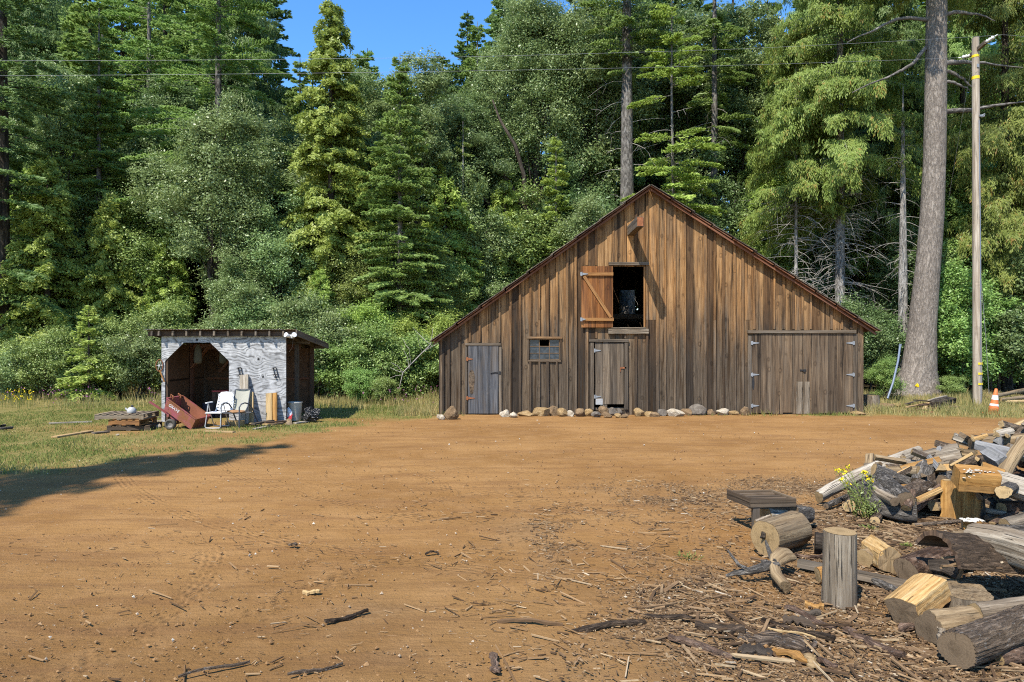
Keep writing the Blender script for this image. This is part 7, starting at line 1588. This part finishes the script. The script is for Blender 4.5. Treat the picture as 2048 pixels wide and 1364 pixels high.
for k, u, Y, sc, leaf, nm, lab in (('cedarS', 55, 30, .95, MAT_CEDAR, 'cedar_tree', 'understorey cedar behind the bushy bright cedar at the left'), ('oakR2', 150, 30.3, 1.0, MAT_OAK, 'oak_tree', 'understorey oak under the narrow light-green fir'), ('oakR2', 275, 30.6, 1.1, MAT_SHRUB, 'oak_tree', 'yellowish understorey oak left of the shed roof'),
    ('cedarS', 335, 29.6, .72, MAT_CEDAR, 'cedar_tree', 'small cedar behind the left end of the shed roof'), ('oakR2', 480, 27.6, .72, MAT_OAK, 'oak_tree', 'low oak just behind the right half of the shed roof'), ('cedarS', 515, 31, .95, MAT_CEDAR, 'cedar_tree', 'cedar in the shade between broad oak and lower grey-green oak'),
    ('oakR2', 612, 30.4, 1.0, MAT_OAK, 'oak_tree', 'oak filling the gap left of the tall cedar foot'), ('cedarS', 640, 27.8, .55, MAT_CEDAR, 'cedar_tree', 'young cedar above the right end of the shed roof'), ('oakR2', 705, 29.3, .8, MAT_SHRUB, 'oak_tree', 'light oak between the feet of tall cedar and blue-green fir'),
    ('cedarS', 745, 31.5, 1.0, MAT_CEDAR, 'cedar_tree', 'cedar standing between tall cedar and dense blue-green fir'), ('oakR2', 862, 29.6, .8, MAT_SHRUB, 'oak_tree', 'light oak right of the blue-green fir by the barn eave'), ('cedarS', 890, 32.5, 1.05, MAT_CEDAR, 'cedar_tree', 'cedar behind the left eave of the barn'),
    ('oakR2', 925, 34, 1.25, MAT_OAK, 'oak_tree', 'oak around the thin white-barked trunk'), ('cedarS', 1010, 35, 1.15, MAT_CEDAR, 'cedar_tree', 'cedar over the lower left roof slope'), ('firW', 880, 33, .85, MAT_FIR_BRIGHT, 'fir_tree', 'bright young fir left of the thin white-barked trunk'),
    ('oakR2', 1060, 35.2, 1.25, MAT_SHRUB, 'oak_tree', 'light oak under the leaning dark trunk'), ('firW', 1020, 36.5, 1.05, MAT_FIR, 'fir_tree', 'mid-green fir left of the leaning dark trunk'), ('oakR2', 1150, 36.5, 1.5, MAT_OAK_DARK, 'oak_tree', 'shaded oak right of the leaning dark trunk'),
    ('oakR2', 1405, 37.5, 1.5, MAT_OAK_DARK, 'oak_tree', 'shaded oak over the right roof slope near the ridge'), ('oakR2', 1500, 36, 1.0, MAT_SHRUB, 'oak_tree', 'light oak over the right roof slope under the slot of sky'), ('cedarS', 1545, 36.5, 1.2, MAT_CEDAR, 'cedar_tree', 'cedar over the middle of the right roof slope'),
    ('oakR2', 1620, 36, 1.1, MAT_OAK_DARK, 'oak_tree', 'shaded oak behind the tangle of dead twigs'), ('cedarS', 1715, 36, 1.2, MAT_FIR, 'cedar_tree', 'mid-green cedar right of the dead-twig trunk'), ('oakR2', 1830, 31.5, 1.0, MAT_OAK_DARK, 'oak_tree', 'shaded oak right behind the big pine'),
    ('cedarS', 1900, 31, 1.1, MAT_FIR, 'cedar_tree', 'mid-green cedar right of the big pine'), ('oakR2', 1960, 31.5, 1.25, MAT_MAPLE, 'oak_tree', 'light broad-leaved tree behind the utility pole'), ('cedarS', 2045, 32, 1.2, MAT_CEDAR, 'cedar_tree', 'cedar at the right edge behind the traffic cone'), ('firW', 1940, 33.5, .9, MAT_FIR, 'fir_tree', 'green fir left of the utility pole in the shade')):
    plant(k, None, u, Y, lab, name=nm, bark=MAT_BARK_DARK, leaf=leaf, scale=sc*rng.uniform(.93, 1.07), sxy=sc*rng.uniform(.95, 1.2), group=UN)
# ---------------------------------------------------------------- shrubs and saplings along the edge
SH = 'shrubs along the forest edge'
def sh(key, spec, u, Y, lab, leaf, scale=1.0, name='shrub', cat='shrub', **k): plant(key, spec, u, Y, lab, cat, name, MAT_BARK_DARK, leaf, scale, None, SH, **k)
sA = lambda: broadleaf(151, 3.4, .1, 1.5, 70, 300, .05, .06, multi=4, hollow=.4, clump=.42)
sB = lambda: broadleaf(152, 2.6, .05, 1.3, 60, 300, .055, .05, multi=5, hollow=.4, clump=.4)
sC = lambda: broadleaf(153, 4.6, .2, 1.6, 80, 300, .06, .08, multi=3, hollow=.35, clump=.5)
sF = lambda: conifer(154, 3.4, .1, 1.15, 'fir', 120, 130, .05, ls=.75, top=.85)
sh('sB', sB, 40, 25.6, 'dark-leaved shrub at the foot of the leftmost fir', MAT_OAK, .9)
sh('sA', sA, 95, 25.2, 'light shrub behind the pink wildflowers at the left', MAT_SHRUB, .9)
sh('sF', sF, 178, 24.6, 'little fir sapling left of the shed in front of the shrubs', MAT_FIR_BRIGHT, 1.0, 'fir_sapling', 'sapling')
sh('sB', None, 150, 25.6, 'round shrub left of the little fir sapling', MAT_OAK, .85)
sh('sC', sC, 238, 25.4, 'olive shrub right of the little fir sapling', MAT_SHRUB, .78)
sh('sA', None, 285, 25.0, 'leafy shrub touching the left wall of the shed', MAT_OAK, .95)
sh('sC', None, 330, 26.4, 'tall shrub hidden behind the left half of the shed', MAT_SHRUB, .95)
sh('sA', None, 420, 26.2, 'shrub showing over the middle of the shed roof', MAT_OAK, 1.1)
sh('sC', None, 500, 26.8, 'tall oak shrub over the right part of the shed roof', MAT_OAK, .95)
sh('sC', None, 590, 26.0, 'oak shrub above the right corner of the shed roof', MAT_OAK, 1.0)
sh('sA', None, 650, 25.6, 'dark green shrub right behind the shed barge board', MAT_OAK, 1.15)
sh('sB', None, 690, 25.0, 'lower bush in the gap right of the shed', MAT_MAPLE, 1.0)
sh('sC', None, 715, 26.4, 'bright shrub below the yellow-green cedar', MAT_CEDAR, .9)
sh('sA', None, 752, 25.2, 'yellowish bush in the middle of the gap by the barn', MAT_SHRUB, .95)
sh('sC', None, 800, 26.6, 'shrub under the flat boughs of the blue-green fir', MAT_CEDAR, .8)
sh('sB', None, 838, 25.6, 'bright low bush next to the left barn corner', MAT_SHRUB, 1.1)
sh('sA', None, 875, 26.8, 'bush touching the left eave of the barn', MAT_CEDAR, 1.1)
sh('sB', None, 722, 23.6, 'small grey-green weed bush in front of the gap thicket', MAT_MAPLE, .55)
sh('sB', None, 770, 23.2, 'low round weed bush nearest the meadow in the gap', MAT_SHRUB, .42)
sh('sC', None, 1768, 24.6, 'green leafy shrub between the barn corner and the big pine', MAT_MAPLE, .4)
sh('sA', None, 1775, 29.5, 'darker shrub behind the bent pipe', MAT_OAK_DARK, 1.1)
sh('sD', lambda: broadleaf(155, 6.2, .3, 1.9, 95, 300, .085, .09, multi=3, hollow=.35, clump=.55), 1915, 27.5, 'broad-leaved maple shrub between big pine and utility pole', MAT_MAPLE, .9)
sh('sD', None, 1985, 28.5, 'shaded maple shrub right behind the utility pole', MAT_MAPLE, .85)
sh('sD', None, 2055, 28.0, 'dark maple shrub at the right edge of the photo', MAT_OAK_DARK, 1.0)
sh('sB', None, 1905, 25.2, 'low weed bush at the right foot of the big pine', MAT_SHRUB, .4)
sh('sC', None, 1730, 29.5, 'shaded thicket behind the right corner of the barn', MAT_OAK_DARK, 1.0)
# dead fallen branches in the gap beside the barn
m = MB(); r = np.random.RandomState(8); Yq = 23.8
m.tube([P(798, 778, Yq), P(806, 745, Yq), P(838, 712, Yq), P(862, 688, Yq), P(866, 655, Yq)], [.012, .019, .021, .015, .006], 6)
for (u0, v0, u1, v1) in ((806, 745, 780, 735), (806, 745, 782, 725), (818, 735, 802, 690), (818, 738, 818, 695), (845, 705, 832, 660), (850, 700, 880, 685), (806, 750, 775, 758), (818, 697, 805, 675), (862, 690, 835, 665), (862, 690, 825, 655), (845, 705, 870, 690)):
    a, b = P(u0, v0, Yq), P(u1, v1, Yq+r.uniform(-.4, .4)); m.tube([a, a*.6+b*.4+r.randn(3)*.04, b], [.010, .008, .004], 5)
tag(m.build('dead_branch', MAT_DEAD, None, P(800, 780, Yq)*[1, 1, 0]), 'bare grey dead branch lying in the gap left of the barn', 'branch')
# dark mass of the far wood that closes the gaps near the ground
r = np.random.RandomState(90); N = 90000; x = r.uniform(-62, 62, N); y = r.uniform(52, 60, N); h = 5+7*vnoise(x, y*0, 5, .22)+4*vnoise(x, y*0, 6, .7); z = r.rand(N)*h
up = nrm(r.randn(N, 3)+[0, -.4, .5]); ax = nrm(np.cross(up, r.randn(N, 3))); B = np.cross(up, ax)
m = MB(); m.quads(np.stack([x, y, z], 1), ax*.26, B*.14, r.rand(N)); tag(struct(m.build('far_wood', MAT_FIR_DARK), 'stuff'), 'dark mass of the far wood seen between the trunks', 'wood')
# tree that stands beyond the left edge of the photo and throws the long shadow across the yard
plant('shade', lambda: conifer(160, 23, 5, 3.4, 'fir', 190, 420, .3, ls=1.3, top=.75), 0, -.4, 'tall fir beyond the left edge of the view that shades the yard', name='fir_tree', bark=MAT_BARK_FIR, leaf=MAT_FIR, rot=0, x=-13.6, group=FO)
# ================================================================ light, sky, camera
sun_from = nrm(np.array([-.96, -1.5, 2.42]))
w = bpy.data.worlds.new('World'); SC.world = w; w.use_nodes = True
nt = w.node_tree; bg = nt.nodes['Background']
sk = nt.nodes.new('ShaderNodeTexSky'); sk.sky_type = 'NISHITA'; sk.sun_disc = False
sk.sun_elevation = math.asin(sun_from[2]); sk.sun_rotation = math.atan2(sun_from[0], sun_from[1]) % (2*math.pi)
sk.altitude = 1000; sk.air_density = 1.0; sk.dust_density = .3; sk.ozone_density = 2.5
hv = nt.nodes.new('ShaderNodeHueSaturation'); hv.inputs['Saturation'].default_value = 1.25; hv.inputs['Value'].default_value = .84; nt.links.new(sk.outputs[0], hv.inputs['Color']); nt.links.new(hv.outputs[0], bg.inputs[0]); bg.inputs[1].default_value = .14
sl = bpy.data.lights.new('sun', 'SUN'); sl.energy = 3.4; sl.angle = rad(.5); sl.color = (1.0, .94, .84)
so = bpy.data.objects.new('sun', sl); COL.objects.link(so); so.rotation_euler = Vector(-sun_from).to_track_quat('-Z', 'Y').to_euler(); so.location = Vector(sun_from*40)
cd = bpy.data.cameras.new('camera'); cam = bpy.data.objects.new('camera', cd); COL.objects.link(cam); SC.camera = cam
cam.location = (0, 0, EYE); cam.rotation_euler = (rad(90), 0, 0); cd.sensor_width = 36; cd.lens = 36*F/2048; cd.shift_y = (V0-682)/2048; cd.clip_start = .1; cd.clip_end = 2000
vs = SC.view_settings; vs.view_transform = 'Standard'; vs.look = 'None'; vs.gamma = 1; vs.exposure = 1.42; vs.use_curve_mapping = False
SC.cycles.max_bounces = 6; SC.cycles.diffuse_bounces = 3; SC.cycles.glossy_bounces = 2; SC.cycles.transmission_bounces = 3; SC.cycles.transparent_max_bounces = 4
SC.cycles.filter_width = 1.1; SC.cycles.use_denoising = False; SC.cycles.sample_clamp_indirect = 4
SC.render.resolution_x = 1024; SC.render.resolution_y = 682
